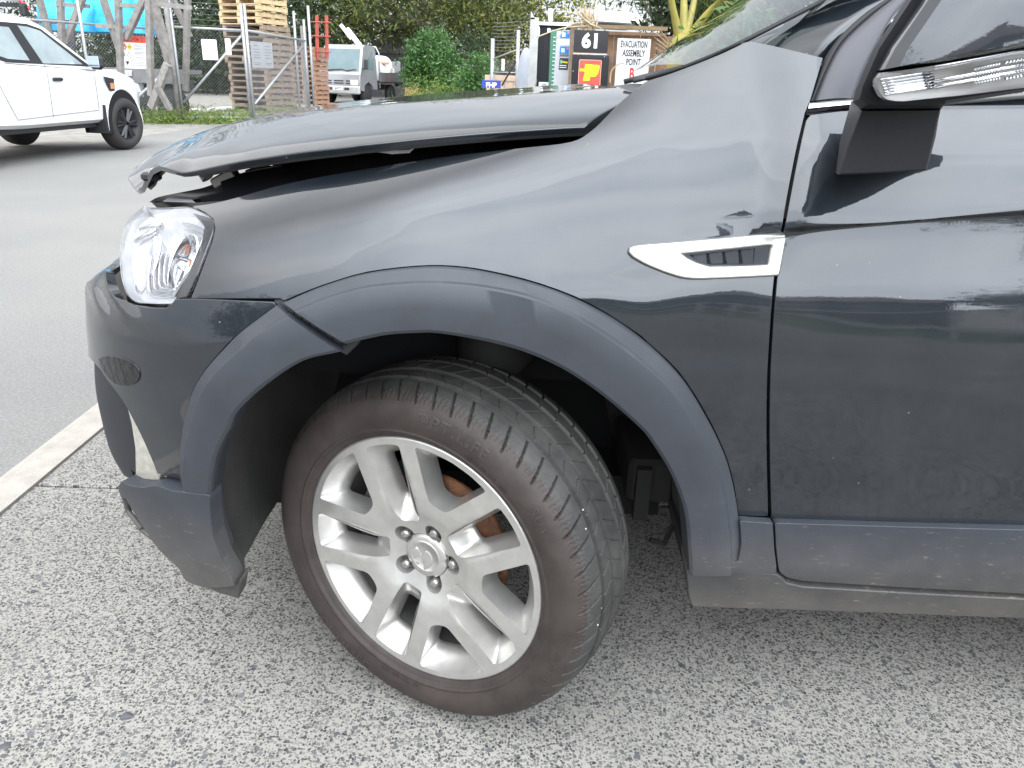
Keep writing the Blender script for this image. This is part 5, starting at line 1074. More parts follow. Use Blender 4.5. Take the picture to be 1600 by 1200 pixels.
# distant grey roofed shed under the oak, and far fence
bt = thing('shed', 'dark grey gabled shed half hidden under the oak', 'shed', (at(615, 110, 47)[0], 47.5, -.06))
mb = MB(); mb.box((bt.location.x, 48.5, 1.2), (3.2, 2.4, 2.5)); mb.build('wall', M('shed_wall', (.11, .105, .11), .9, var=.1), bt)
mb = MB(); x_ = bt.location.x; mb.prism([(-1.9, 2.3), (1.9, 2.3), (0, 3.5)], 'y', 47.1, 49.9); mb.V = [(a+x_, b, c) for a, b, c in mb.V]; mb.build('roof', M('shed_roof', (.16, .155, .165), .8, var=.1), bt)
bf = thing('board_fence', 'dark board fence along the back of the yard', 'fence', (-4, 52, 0))
for i in range(56):
    mb = MB(); mb.box((-32+i*.82, 52.2+.02*(i % 2), .85), (.78, .04, 1.9)); mb.build('board', M('dark_board', (.075, .066, .055), .9, var=.25, scale=3), bf)
# --- left fence, gates
def pole(mb, p, z0, z1, r, n=10): mb.tube([(p[0], p[1], z0), (p[0], p[1], z1)], r, n)
def chain(name, p, q, z0, z1, parent, s=.070, r=.0024):
    p, q = np.array(p[:2]), np.array(q[:2]); Lw = np.linalg.norm(q-p); d = (q-p)/Lw; H = z1-z0; mb = MB(); nn = np.array([-d[1], d[0]])
    def P3(a, z, o=0): return (p[0]+d[0]*a+nn[0]*o, p[1]+d[1]*a+nn[1]*o, z)
    k = -H
    while k < Lw:
        for s_ in (1, -1):
            a0, a1 = max(k, 0), min(k+H, Lw)
            if a1-a0 > .02:
                za, zb = (z0+a0-k, z0+a1-k) if s_ > 0 else (z1-(a0-k), z1-(a1-k))
                mb.tube([P3(a0, za, .003*s_), P3(a1, zb, .003*s_)], r, 3, False)
        k += s
    return tag(mb.build(name, WIRE, parent), kind='stuff')
def wires(p, q, zs, parent, r=.0028, jit=0):
    mb = MB()
    for z in zs:
        m_ = [(p[0]+(q[0]-p[0])*t, p[1]+(q[1]-p[1])*t, z-.02*4*t*(1-t)+jit*random.uniform(-1, 1)) for t in (0, .25, .5, .75, 1)]; mb.tube(m_, r, 4, False)
        if False: pass
    return tag(mb.build('barbed_wire', WIRE, parent), kind='stuff')
GD = (C_-A_)[:2]; GL = np.linalg.norm(GD); GD /= GL
zt = 2.05
def gate(lab, p, q, flip):
    t = thing('mesh_gate', lab, 'gate', (p[0], p[1], 0)); 
    for e, nm in ((p, 'gate_post'), (q, 'gate_post')):
        mb = MB(); pole(mb, e, .03, 2.62, .035); mb.build(nm, GALV, t, True)
    for z in (.10, zt):
        mb = MB(); mb.tube([(p[0], p[1], z), (q[0], q[1], z)], .030, 10); mb.build('rail', GALV, t, True)
    a, b = (p, q) if not flip else (q, p)
    mb = MB(); mb.tube([(p[0]+(q[0]-p[0])*.03, p[1]+(q[1]-p[1])*.03, .42 if True else 0), (p[0]+(q[0]-p[0])*.97, p[1]+(q[1]-p[1])*.97, zt-.12)], .030, 8); mb.build('brace', GALV, t, True)
    chain('chain_link', p, q, .12, zt, t); wires(p, q, np.linspace(zt+.08, 2.6, 5), t); return t
Cl, Cr = C_-np.r_[GD*.04, 0], C_+np.r_[GD*.04, 0]
GB = B_-C_; GB = GB/np.linalg.norm(GB); Be = C_+GB*np.linalg.norm((B_-C_)[:2])*.985
gl = gate('chain link gate leaf nearest the white pickup, with white and blank notice boards', A_, Cl, False)
gr = gate('far chain link gate leaf with a grey notice, next to the flatbed truck', Cr, Be, False)
# gate notices
def frame_on(p, q, a, z, off): # point on vertical plane p->q
    d = (np.array(q)-np.array(p))[:2]; d = d/np.linalg.norm(d); n = np.array([d[1], -d[0]]); 
    return np.array([p[0]+d[0]*a+n[0]*off, p[1]+d[1]*a+n[1]*off, z]), np.array([d[0], d[1], 0]), np.array([n[0], n[1], 0])
def board(name, lab, cat, px0, py0, px1, py1, p, q, off, mat, parent=None, th=.006):
    # rectangular board on the vertical plane through p,q covering the px box
    d = (np.array(q)-np.array(p))[:2]; d = d/np.linalg.norm(d); n = np.array([d[1], -d[0]]); o = np.array([p[0]+n[0]*off, p[1]+n[1]*off, 0]); N3 = np.array([n[0], n[1], 0]); D3 = np.array([d[0], d[1], 0])
    def hit(px, py):
        r = ray(px, py); t = ((o-CAM)@N3)/(r@N3); return CAM+r*t
    a, b = hit(px0, py0), hit(px1, py1); u0, u1 = (a-o)@D3, (b-o)@D3; z1, z0 = a[2], b[2]
    mb = MB(); c = [o+D3*u0+[0, 0, z0], o+D3*u1+[0, 0, z0]]; mb.hexa([c[0], c[1], c[1]-N3*th, c[0]-N3*th]+[v+np.array([0, 0, z1-z0]) for v in (c[0], c[1], c[1]-N3*th, c[0]-N3*th)])
    ob = mb.build(name, mat, parent)
    if lab: tag(ob, lab, cat)
    return ob, o+D3*u0+np.array([0, 0, z0]), D3, np.array([0, 0, 1.]), abs(u1-u0), z1-z0, N3
def put_text(fr, txt, size, u, v, mat, name, parent, bold=.0, align='CENTER', dz=.002, sx=1., sp=1.):
    ob, o, D, U, W_, H_, N3 = fr; V, F = text_geo(txt, size, 0, bold, align, sp); mb = MB(); mb.add([o+D*(u*W_+x*sx)+U*(v*H_+y)+N3*dz for x, y, z in V], F); return mb.build(name, mat, parent or ob)
def put_poly(fr, pts, mat, name, parent=None, dz=.002):
    ob, o, D, U, W_, H_, N3 = fr; P = [o+D*(u*W_)+U*(v*H_)+N3*dz for u, v in pts]; a = np.cross(P[1]-P[0], P[2]-P[1]); mb = MB(); mb.add(P if a@N3 > 0 else P[::-1], [tuple(range(len(P)))]); return mb.build(name, mat, parent or ob)
INK = M('grey_ink', (.16, .16, .17), .7, var=0); BOARDW = M('white_board', (.82, .82, .82), .45, var=.03)
board('notice_board', 'blank white square notice on the near gate leaf', 'notice', 314, 61, 341, 94, A_, C_, .06, BOARDW)
board('notice_board', 'narrow blank white notice beside the diagonal brace of the near gate leaf', 'notice', 351, 60, 362, 86, A_, C_, .06, BOARDW)
nb = board('notice_board', 'grey notice with two columns of small print on the far gate leaf', 'notice', 391, 64, 428, 107, A_, B_, .08, M('grey_notice', (.46, .47, .49), .5, var=.08))
for i, v in enumerate((.83, .70, .59, .48, .38, .18, .12)):
    for u0 in (.1, .62): put_poly(nb, [(u0, v), (u0+.26+.05*((i*7) % 3)/2, v), (u0+.26+.05*((i*7) % 3)/2, v+.022), (u0, v+.022)], INK, 'print_line')
# posts of the fence at the gate mouth and the fence running left
LD = np.array([-.55, -.84]); LP = [np.r_[A_[:2]+LD*s_, 0] for s_ in (.10, 2.1, 4.2, 6.5)]
fl = thing('chain_link_fence', 'tall chain link fence behind the white pickup, with barbed wire on top', 'fence', (LP[0][0], LP[0][1], 0))
for i, p in enumerate(LP):
    mb = MB(); pole(mb, p, -.05, 2.95, .05 if i == 0 else .032); mb.build('fence_post', GALV if i else GREYW, fl, True)
for i in range(3):
    chain('chain_link', LP[i], LP[i+1], .05, 2.0, fl); wires(LP[i], LP[i+1], np.linspace(2.05, 2.9, 8), fl)
mb = MB(); mb.tube([LP[0]+[0, 0, 1.25], np.r_[A_[:2]+LD*1.35, .35]], .032, 8); mb.build('brace', GALV, fl, True)
mb = MB(); mb.tube([LP[0]+[0, 0, 1.98], LP[3]+[0, 0, 1.98]], .022, 8); mb.build('rail', GALV, fl, True)
gp = thing('fence_post', 'tall grey post pair at the far end of the gates', 'post', (B_[0], B_[1], 0))
mb = MB(); mb.box((B_[0]-.05, B_[1], 1.2), (.14, .14, 2.5)); mb.build('post', GREYW, gp); mb = MB(); pole(mb, B_+[.12, .05, 0], -.05, 3.0, .04); mb.build('pipe', GALV, gp, True); mb = MB(); pole(mb, B_+[-.55, .9, 0], -.05, 2.9, .04); mb.build('pipe', GALV, gp, True)
# white boards lying on the grass
for (a, b, lab) in (((288, 178), (338, 176), 'long white board lying in the grass behind the near gate leaf'), ((345, 176), (390, 172), 'short white board lying in the grass by the middle gate posts')):
    p, q = atz(*a)+[-.5, .3, 0], atz(*b)+[-.4, .2, 0]; mb = MB(); v = (q-p)/np.linalg.norm(q-p); w_ = np.array([-v[1], v[0], 0])*.25; mb.hexa([p+[0, 0, .03], q+[0, 0, .03], q+w_+[0, 0, .05], p+w_+[0, 0, .05], p+[0, 0, .07], q+[0, 0, .07], q+w_+[0, 0, .09], p+w_+[0, 0, .09]]); tag(mb.build('timber_board', WHITE, None), lab, 'board')
# hazard sign on the left fence
hz = board('hazard_sign', 'white hazard sign with red header and coloured diamonds on the fence', 'sign', 187, 55, 236, 108, LP[0], LP[0]+np.r_[-LD, 0], .07, BOARDW)
ORG = M('sign_red', (.62, .09, .05), .5, var=.05); DKR = M('sign_dark_red', (.30, .03, .02), .5, var=0); YEL = M('sign_yellow', (.72, .62, .02), .5, var=0); BLKP = M('sign_black', (.015, .015, .018), .45, var=0)
put_poly(hz, [(0, .80), (1, .80), (1, 1), (0, 1)], ORG, 'header'); put_text(hz, 'HAZCHEM SITE', .125, .5, .90, DKR, 'lettering', None, .002, dz=.004, sx=.62*hz[4]/.55)
def dia(u, v, a, b, m_): put_poly(hz, [(u-a, v), (u, v-b), (u+a, v), (u, v+b)], m_, 'diamond', None, .003)
dia(.12, .66, .075, .11, ORG); dia(.30, .66, .085, .115, YEL); dia(.25, .40, .085, .11, INK); put_poly(hz, [(.25-.07, .40), (.25, .31), (.25+.07, .40), (.25, .49)], BOARDW, 'diamond_face', None, .004)
dia(.33, .16, .085, .11, INK); put_poly(hz, [(.33-.07, .16), (.33, .07), (.33+.07, .16), (.33, .25)], BOARDW, 'diamond_face', None, .004); put_poly(hz, [(.07, .22), (.14, .10), (.21, .22)], BLKP, 'diamond', None, .003)
put_poly(hz, [(.1, .62), (.12, .60), (.145, .62), (.12, .70)], WHITE, 'flame', None, .005); put_poly(hz, [(.235, .655), (.365, .655), (.365, .67), (.235, .67)], BLKP, 'diamond_bar', None, .005)
for i, v in enumerate((.73, .69, .62, .58, .50, .46, .42, .34, .29, .20, .15, .10)): put_poly(hz, [(.46, v), (.46+.46*(.75+.25*((i*5) % 3)/2), v), (.46+.46*(.75+.25*((i*5) % 3)/2), v+.014), (.46, v+.014)], INK, 'print_line')
# --- timber trestles behind the fence
def beam(mb, a, b, w_=.12, t_=.09):
    a, b = Vector(a), Vector(b); d = (b-a).normalized(); u = d.cross(Vector((.4, 1, 0))).normalized()*w_/2; v = d.cross(u).normalized()*t_/2
    mb.hexa([a-u-v, a+u-v, a+u+v, a-u+v, b-u-v, b+u-v, b+u+v, b-u+v])
def trestle(lab, y, segs):
    p0 = at(segs[0][2], 115, y); t = thing('timber_trestle', lab, 'trestle', (p0[0], y, 0), 0, None)
    for (x0, y0, x1, y1, *w_) in segs:
        mb = MB(); beam(mb, at(x0, y0, y), at(x1, y1, y+.15), *(w_ or [.13])); mb.build('beam', GREYW, t)
trestle('grey timber trestle nearest the pickup roof', 18.0, [(94, -12, 99, 130), (131, -8, 104, 62), (60, -8, 78, 60), (88, 6, 140, 10, .08)])
trestle('grey timber trestle standing over the hazard sign', 17.6, [(184, -12, 190, 150), (160, -5, 190, 88), (228, -8, 197, 60), (184, 8, 236, 10, .08), (150, 40, 205, 44, .08)])
trestle('grey timber trestle leaning by the near gate post', 17.3, [(232, -8, 236, 150), (236, -8, 266, 100, .2), (262, 100, 236, 168, .16), (240, 6, 300, 12, .08), (222, -3, 262, 2, .09), (246, 135, 266, 172, .10)])
trestle('grey timber trestle behind the near gate leaf', 19.2, [(293, -2, 290, 142), (268, -5, 297, 58, .12), (262, 6, 298, 12, .07)])
# pale loose timber behind fence
# --- flatbed with blue tarps behind the trestles
FG = M('flatbed_grey', (.20, .20, .205), .55, var=.2); FDK = M('flatbed_dark', (.035, .035, .04), .6, var=.2)
fp = at(165, 120, 20.5); ft = thing('flatbed_truck', 'grey flatbed truck behind the timber trestles, loaded with blue tarpaulin', 'truck', (fp[0], 20.5, -.03), rad(8))
def loc(build): return build
mb = MB(); mb.box((0, 0, 1.12), (4.2, 1.9, .10)); mb.build('deck', FG, ft, local=True)
mb = MB(); mb.box((0, -.96, .98), (4.2, .03, .26)); mb.build('side_board', FG, ft, local=True)
mb = MB(); mb.box((0, 0, .80), (4.0, .8, .2)); mb.build('chassis', FDK, ft, local=True)
for a in ((-1.0, 0, 1.62, .9, .95), ):
    for zz in (1.22, 1.62, 2.12): mb = MB(); mb.box((-1.1, -.95, zz), (1.7, .07, .09)); mb.build('rack_rail', FDK, ft, local=True)
    for xx in (-1.95, -1.35, -.75, -.28): mb = MB(); mb.box((xx, -.95, 1.66), (.09, .06, .95), ry=.12 if xx > -.5 else 0); mb.build('rack_post', FDK, ft, local=True)
for xx in (-1.35, .95, 1.75):
    mb = MB(); mb.lathe([(.02, .14), (.2, .14), (.22, .10), (.33, .12), (.37, .06), (.37, -.08), (.3, -.12)], 24, (xx, -.82, .38)); mb.build('wheel', M('flatbed_tyre', (.03, .03, .03), .8, var=.2), ft, True, local=True)
mb = MB(); mb.box((.6, -.9, .72), (1.1, .08, .42), bev=.03); mb.build('toolbox', FG, ft, local=True)
mb = MB(); mb.grid([[(x_, -1.02+.1*s_, z_) for x_ in np.linspace(-.35, .95, 10)] for z_, s_ in ((1.0, 0), (1.10, .2), (1.15, 1))]); mb.build('mudguard', M('pale_guard', (.5, .5, .52), .4, var=.1), ft, local=True)
TARP = M('blue_tarp', (.02, .36, .66), .38, var=.25, scale=3, bump=1.0, bscale=9)
def lump(name, lab, cat, c, r, mat, seed, n=26, m=14, amp=.14, flat=True):
    g = np.random.default_rng(seed); ph = g.uniform(0, 6.28, 12); P = np.zeros((m, n+1, 3))
    for i in range(m):
        e = (i/(m-1))*math.pi/2
        for j in range(n+1):
            a = 2*math.pi*(j % n)/n; k = 1+amp*(math.sin(3*a+ph[0]+2*e)+.6*math.sin(5*a+ph[1]-3*e)+.5*math.sin(9*a+ph[2]+5*e))
            sq = (abs(math.cos(a))**4+abs(math.sin(a))**4)**-.25
            P[i, j] = (c[0]+r[0]*math.cos(e)**.6*math.cos(a)*k*sq, c[1]+r[1]*math.cos(e)**.6*math.sin(a)*k*sq, c[2]+r[2]*math.sin(e)**.8*(1+.12*math.sin(4*a+ph[3])))
    mb = MB(); mb.grid(P); o = mb.build(name, mat, None, True); return tag(o, lab, cat)
lump('tarpaulin', 'small blue tarpaulin bundle inside the rack of the grey flatbed', 'tarpaulin', at(122, 42, 20.5)-[0, 0, .12], (.75, .6, .72), TARP, 3)
lump('tarpaulin', 'large blue tarpaulin heap right of the rack, above the hazard sign', 'tarpaulin', at(190, 44, 20.7)-[0, 0, .12], (.80, .6, .92), TARP, 4)
# red crate and loose things left of the rack
mb = MB(); q = at(78, 12, 20.2); mb.box(q, (.22, .2, .26), bev=.03); tag(mb.build('fuel_can', M('red_plastic', (.55, .03, .04), .4, var=.1), None), 'red can behind the pickup roof rack', 'can')
# --- pallets
NEWW = M('new_pine', (.54, .40, .225), .75, var=.2, scale=7); OLDW = M('old_pine', (.27, .20, .145), .85, var=.35, scale=7); REDW = M('red_pallet', (.30, .17, .11), .85, var=.3, scale=7)
PAL = {}
def pallet(mat, loc_, rz, lab, grp):
    if mat.name not in PAL:
        d = {}
        for nm, sz in (('deck_board', (1.2, .10, .022)), ('stringer', (.09, 1.0, .085)), ('wide_board', (1.2, .13, .022))):
            mb = MB(); mb.box((0, 0, 0), sz); me = bpy.data.meshes.new(nm); me.from_pydata(mb.V, [], mb.F); me.materials.append(mat); d[nm] = me
        PAL[mat.name] = d
    d = PAL[mat.name]; t = thing('pallet', lab, 'pallet', loc_, rz, grp)
    for i in range(7):
        o = bpy.data.objects.new('deck_board', d['deck_board']); COL.objects.link(o); o.parent = t; o.location = (0, -.45+.15*i, .131); o.rotation_euler = (0, 0, random.uniform(-.01, .01))
    for x in (-.55, 0, .55):
        o = bpy.data.objects.new('stringer', d['stringer']); COL.objects.link(o); o.parent = t; o.location = (x, 0, .076)
    for y in (-.43, 0, .43):
        o = bpy.data.objects.new('bottom_board', d['wide_board']); COL.objects.link(o); o.parent = t; o.location = (0, y, .012)
    return t
def stack(px, y, z0, n, mat, lab, grp, rz, j=.03):
    c = at(px, 115, y)
    for i in range(n): pallet(mat, (c[0]+random.uniform(-j, j), y+random.uniform(-j, j), z0+.178*i), rz+random.uniform(-.03, .03), ('topmost '+lab.replace('in the upper part', 'at the very top')) if i == n-1 and 'pale' in lab else lab, grp).scale = (1.28, 1.28, 1.22) if 'reddish' not in lab else (.95, .95, 1.22)
stack(408, 26.0, -.034, 14, OLDW, 'weathered brown pallet in the lower part of the tall stack behind the gates', 'brown pallets of the tall stack', rad(-24), .05)
stack(404, 26.0, -.034+14*.178, 5, NEWW, 'pale new pallet in the upper part of the tall stack behind the gates', 'pale pallets on top of the tall stack', rad(-24), .06)
stack(484, 33.0, -.034, 12, REDW, 'reddish pallet in the low stack left of the truck', 'reddish pallets by the truck', rad(-20))
REDS = M('red_oxide_steel', (.33, .07, .05), .6, var=.2)
rs = at(506, 85, 32.5); rt = thing('steel_stand', 'red oxide steel frame standing on the reddish pallets', 'frame', (rs[0], 32.5, rs[2]))
for px in (500, 515):
    mb = MB(); mb.tube([at(px-4, 92, 32.5), at(px-5, 24, 32.5)], .07, 4); mb.build('upright', REDS, rt)
for py in (34, 56, 80): mb = MB(); mb.tube([at(486, py, 32.45), at(517, py+1, 32.45)], .025, 6); mb.build('crossbar', REDS, rt)
# --- flatbed truck with white bags
SVR = M('truck_silver', (.37, .37, .385), .35, .5, coat=.5, var=.06); TDK = M('truck_dark', (.03, .03, .032), .6, var=.2); TGL = M('truck_glass', (.13, .18, .19), .1, .0, coat=.15, spec=.3, var=.2, scale=1.2)
tp = atz(541, 161.5, -.034); tr_ = thing('small_truck', 'silver flat nosed truck with a loaded tray, facing the camera in the yard', 'truck', (tp[0], tp[1]+.5, -.034), math.atan2(-1, -.27)); tr_.scale = (1.08, 1.08, 1.06)
def tb(name, mat, f, parent=None, smooth=False, **k):
    mb = MB(); f(mb); return mb.build(name, mat, parent or tr_, smooth, local=True, **k)
cs = lambda x, w0, zb, zt_, wt: [(x, -w0, zb), (x, -w0-.01, zb+.4), (x, -w0, 1.15), (x, -wt, zt_-.12), (x, -wt+.10, zt_), (x, wt-.10, zt_), (x, wt, zt_-.12), (x, w0, 1.15), (x, w0+.01, zb+.4), (x, w0, zb), (x, -w0, zb)]
def cabf(mb):
    rows = [cs(.62, .80, .50, 1.16, .80)]
    prof = [(.66, .40, .93, .88), (.62, .45, 1.0, .9)]
    S_ = [(.70, .86, .45, .80), (.68, .88, .45, 1.10)]
    P = []
    # side outline in x,z lofted over y
    out = [(-.85, .55), (-.85, 2.10), (-.75, 2.20), (.05, 2.22), (.22, 2.14), (.62, 1.22), (.72, 1.10), (.76, .80), (.76, .52), (.42, .50), (.36, .72), (.0, .86), (-.36, .72), (-.42, .55)]
    for y, s_, dz in ((-.92, .94, 0), (-.90, 1, 0), (.90, 1, 0), (.92, .94, 0)):
        mb_ = [(x*(.98 if abs(y) > .91 else 1), y*(1-.075*max(0, (z-1.1))), z-(.02 if abs(y) > .91 and z > 2 else 0)) for x, z in out]; P.append(mb_+[mb_[0]])
    mb.grid(P); n = len(out); b = 0
    mb.F.append(tuple(range(n))); mb.mi.append(0); b = 3*(n+1); mb.F.append(tuple(range(b+n-1, b-1, -1))); mb.mi.append(0)
cab_ob = tb('cab', SVR, cabf, bevel=.03)
tb('windscreen', TGL, lambda mb: mb.add([(.612, -.80, 1.26), (.612, .80, 1.26), (.262, .75, 2.08), (.262, -.75, 2.08)], [(0, 1, 2, 3)]) if False else mb.hexa([(.59, -.80, 1.25), (.637, -.80, 1.25), (.637, .80, 1.25), (.59, .80, 1.25), (.23, -.73, 2.06), (.277, -.73, 2.06), (.277, .73, 2.06), (.23, .73, 2.06)]))
for s_ in (1, -1):
    tb('side_window', TGL, lambda mb: mb.hexa([(-.55, s_*.90, 1.30), (.48, s_*.905, 1.30), (.48, s_*.885, 1.30), (-.55, s_*.88, 1.30), (-.55, s_*.855, 2.0), (.22, s_*.855, 2.0), (.22, s_*.82, 2.0), (-.55, s_*.82, 2.0)]))
    tb('headlight', M('lamp_clear', (.6, .62, .6), .15, coat=1, var=.2, scale=6), lambda mb: mb.box((.755, s_*.66, .80), (.04, .34, .20), bev=.015))
    tb('mirror', TDK, lambda mb: mb.box((.55, s_*1.10, 1.50), (.08, .17, .36), bev=.03)); tb('mirror_arm', TDK, lambda mb: mb.tube([(.5, s_*.86, 1.3), (.56, s_*1.08, 1.36)], .02, 6))
    for x in (0, -2.35): tb('wheel', M('truck_tyre', (.025, .025, .026), .8, var=.2), lambda mb: mb.lathe([(.02, .06), (.19, .08), (.22, .04), (.33, .11), (.37, .06), (.37, -.08), (.30, -.12)], 24, (x, s_*.78, .37), ((1, 0, 0), (0, 0, 1), (0, s_, 0))), smooth=True)
tb('bumper', M('truck_bumper', (.42, .42, .41), .5, .2, var=.1), lambda mb: mb.box((.76, 0, .52), (.16, 1.82, .30), bev=.04))
tb('licence_plate', WHITE, lambda mb: mb.box((.846, 0, .57), (.01, .38, .13)))
V_, F_ = text_geo('SJ4772', .11, 0, .002); mbp = MB(); mbp.add([(.853, x, .57+y) for x, y, z in V_], F_); mbp.build('plate_lettering', BLKP, tr_, local=True)
for y in (-.52, .52): tb('fog_opening', TDK, lambda mb: mb.box((.838, y*.72, .56), (.01, .22, .10)))
for i in range(2):
    for y, w_ in ((-.40, .18), (0, .42), (.40, .18)): tb('grille_slot', TDK, lambda mb: mb.box((.760, y, .86-.09*i), (.012, w_, .045)))
tb('wiper', TDK, lambda mb: mb.tube([(.66, -.55, 1.25), (.63, .1, 1.30), (.65, .3, 1.24), (.62, .7, 1.31)], .014, 5))
tb('panel_seam', TDK, lambda mb: mb.tube([(.752, -.62, .78), (.70, -.70, 1.08), (.70, .70, 1.08), (.752, .62, .78)], .006, 4))
tb('chassis', TDK, lambda mb: mb.box((-1.6, 0, .62), (3.6, .8, .2)))
tb('tray_deck', TDK, lambda mb: mb.box((-2.55, 0, .84), (3.2, 1.95, .08)))
for s_ in (1, -1): tb('tray_side', M('tray_grey', (.12, .12, .125), .6, var=.2), lambda mb: mb.box((-2.55, s_*.97, 1.04), (3.2, .03, .36))); tb('tray_stake', REDS, lambda mb: mb.box((-1.85, s_*.995, 1.03), (.07, .02, .38)))
tb('hoop', GALV, lambda mb: mb.tube([(-1.02, .93, .6), (-1.02, .93, 1.95), (-1.02, .80, 2.18), (-1.02, 0, 2.24), (-1.02, -.80, 2.18), (-1.02, -.93, 1.95), (-1.02, -.93, .6)], .035, 8), smooth=True)
tb('crane_arm', M('crane_white', (.7, .68, .68), .4, var=.1), lambda mb: (mb.box((-1.15, -.15, 2.45), (.16, 1.1, .16), rx=-.85), mb.box((-1.15, -.55, 2.75), (.12, .7, .12), rx=-.85)))
tm = pmat(tr_) @ Matrix.Diagonal((1.08, 1.08, 1.06, 1))
def tw(x, y, z): return np.array(tm @ Vector((x, y, z)))
for i, (x, y, z, r, lab) in enumerate(((-1.6, .1, .9, (.55, .8, 1.05), 'white builders bag on the truck tray behind the cab'), (-2.6, .1, .9, (.7, .85, .95), 'white builders bag hanging over the rear side of the truck tray'))):
    lump('builders_bag', lab, 'bag', tw(x, y, z), r, M('bag_white', (.74, .72, .70), .7, var=.08, bump=.6, bscale=8), 20+i)
mb = MB(); mb.box(tw(-2.2, .55, 1.62), (.55, .3, .16), rz=.6, bev=.05); tag(mb.build('paper_sack', M('salmon_sack', (.62, .38, .27), .8, var=.15), None), 'salmon coloured sack lying on the white bags', 'sack')
q = tw(-3.6, .9, .95); mb = MB(); mb.box(q, (.75, .5, .62), rz=.5, bev=.02); tag(mb.build('storage_box', M('dark_blue_grey', (.055, .06, .07), .5, var=.1), None), 'dark slate box on the rear of the truck', 'box')
q = tw(-3.9, .3, 1.25); mb = MB(); mb.box(q, (.5, .5, .95), rz=.5, bev=.02); tag(mb.build('cabinet', M('grey_cabinet', (.23, .22, .23), .6, var=.1), None), 'grey upright cabinet behind the white bags', 'cabinet')
q = tw(-4.6, .6, 0); mb = MB(); mb.add([q+[-.15, 0, 0], q+[.75, 0, 0], q+[.75, .8, 0], q+[-.15, .8, 0], q+[.0, .3, 1.85]], [(0, 1, 4), (1, 2, 4), (2, 3, 4), (3, 0, 4)]); tag(mb.build('canvas_cover', M('orange_canvas', (.55, .30, .14), .8, var=.3, scale=4), None), 'sloping orange brown canvas cover right of the truck', 'cover')
for k_, (px, col, lab) in enumerate(((662, (.32, .2, .12), 'brown scrap heap behind the truck tray'), (690, (.6, .6, .6), 'grey white rubble right of the canvas cover'))):
    lump('scrap_heap', lab, 'heap', atz(px, 152, -.03), (.7, .5, .42), M('scrap%d' % k_, col, .9, var=.45, scale=4), 30+k_, amp=.2)
p = atz(715, 152, -.03); mb = MB(); mb.box((p[0], p[1]-2, .35), (2.0, .5, .5)); tag(mb.build('planter', M('planter_dark', (.045, .035, .035), .8, var=.2), None), 'long dark low planter in front of the weeds', 'planter')
# --- second gate (to the right)
g2a, g2b = at(769, 120, 25), at(808, 120, 24)
g2 = thing('mesh_gate', 'small open gate with leaning black bar, left of the black container', 'gate', (g2a[0], 25, 0))
for (p, ztop, r) in ((g2a, at(767, 60, 25)[2], .06), (g2b, at(811, 47, 24)[2], .055)):
    mb = MB(); pole(mb, p, -.05, ztop, r); mb.build('gate_post', GALV, g2, True)
for (z, dz) in ((1.72, .25), (1.35, .0), (.35, 0)): mb = MB(); mb.tube([(g2a[0], 25, z), (g2b[0], 24, z+dz)], .02, 6); mb.build('rail', GALV, g2, True)
chain('chain_link', g2a, g2b, .1, 1.7, g2, .09); wires(g2a, g2b, np.linspace(1.95, 2.7, 9), g2, .006)
g2c = at(838, 120, 20); wires(g2b, g2c, np.linspace(1.2, 2.75, 9), g2, .006); 
mb = MB(); mb.tube([at(784, 134, 23.8), at(806, 96, 23.8)], .03, 6); mb.build('bar', BLKP, g2)
board('notice_board', 'tall thin white notice on the small second gate', 'notice', 784, 92, 788, 110, (g2a[0], 24.4), (g2b[0], 24.4), 0, BOARDW)
CRT = M('crate_wood', (.50, .36, .25), .8, var=.25, scale=5)
ct = at(788, 138, 26); cr_t = thing('timber_crate', 'pale timber crate behind the small second gate', 'crate', (ct[0], 26, -.03))
for x in (-.42, -.14, .14, .42): mb = MB(); mb.box((ct[0]+x, 25.6, .60), (.26, .03, 1.25)); mb.build('plank', CRT, cr_t)
mb = MB(); mb.box((ct[0], 26, .58), (1.1, .7, 1.15)); mb.build('body', CRT, cr_t); mb = MB(); mb.box((ct[0], 25.57, 1.20), (1.2, .05, .16)); mb.build('top_rail', CRT, cr_t)
BLU = M('sign_blue', (.02, .05, .32), .4, var=.05)
bl = board('blue_sign', 'blue sign with large white letters at the foot of the second gate', 'sign', 753, 125, 782, 138, (0, 24.6), (1, 24.6), 0, BLU, None, .2); put_text(bl, 'FHP', .19, .5, .36, WHITE, 'lettering', None, .006)
mb = MB(); q = at(821, 118, 15.2); mb.lathe([(.001, .05), (.18, .045), (.24, .02), (.25, 0)], 24, q, ((.55, -.8, 0), (0, 0, 1.9), (-.83, -.55, 0))); tag(mb.build('round_panel', M('pale_disc', (.42, .45, .52), .4, .2, var=.1), None, True), 'pale grey oval panel leaning left of the white corner post', 'panel')
# --- container / kiosk with posters
def vbox(name, mat, parent, px0, py0, px1, y0, y1, z0=-.05, top=None):
    a, b = at(px0, py0, y0), at(px1, py0, y0); mb = MB(); mb.box(((a[0]+b[0])/2, (y0+y1)/2, (z0+(top or a[2]))/2), (b[0]-a[0], y1-y0, (top or a[2])-z0)); return mb.build(name, mat, parent)
kx = at(845, 60, 13); ks = thing('container', 'black clad container with white roof edge and poster panel, behind the bonnet', 'container', (kx[0], 13, -.05))
DARKCL = M('black_cladding', (.020, .022, .027), .55, var=.15)
vbox('wall', DARKCL, ks, 839, 38, 895, 13.0, 16)
xa, xb = at(839, 60, 13)[0], at(864, 60, 13)[0]
for i in range(7): mb = MB(); mb.box((xa+(xb-xa)*(i+.5)/7, 12.985, 1.0), ((xb-xa)/7*.55, .03, 2.05)); mb.build('cladding_rib', DARKCL, ks)
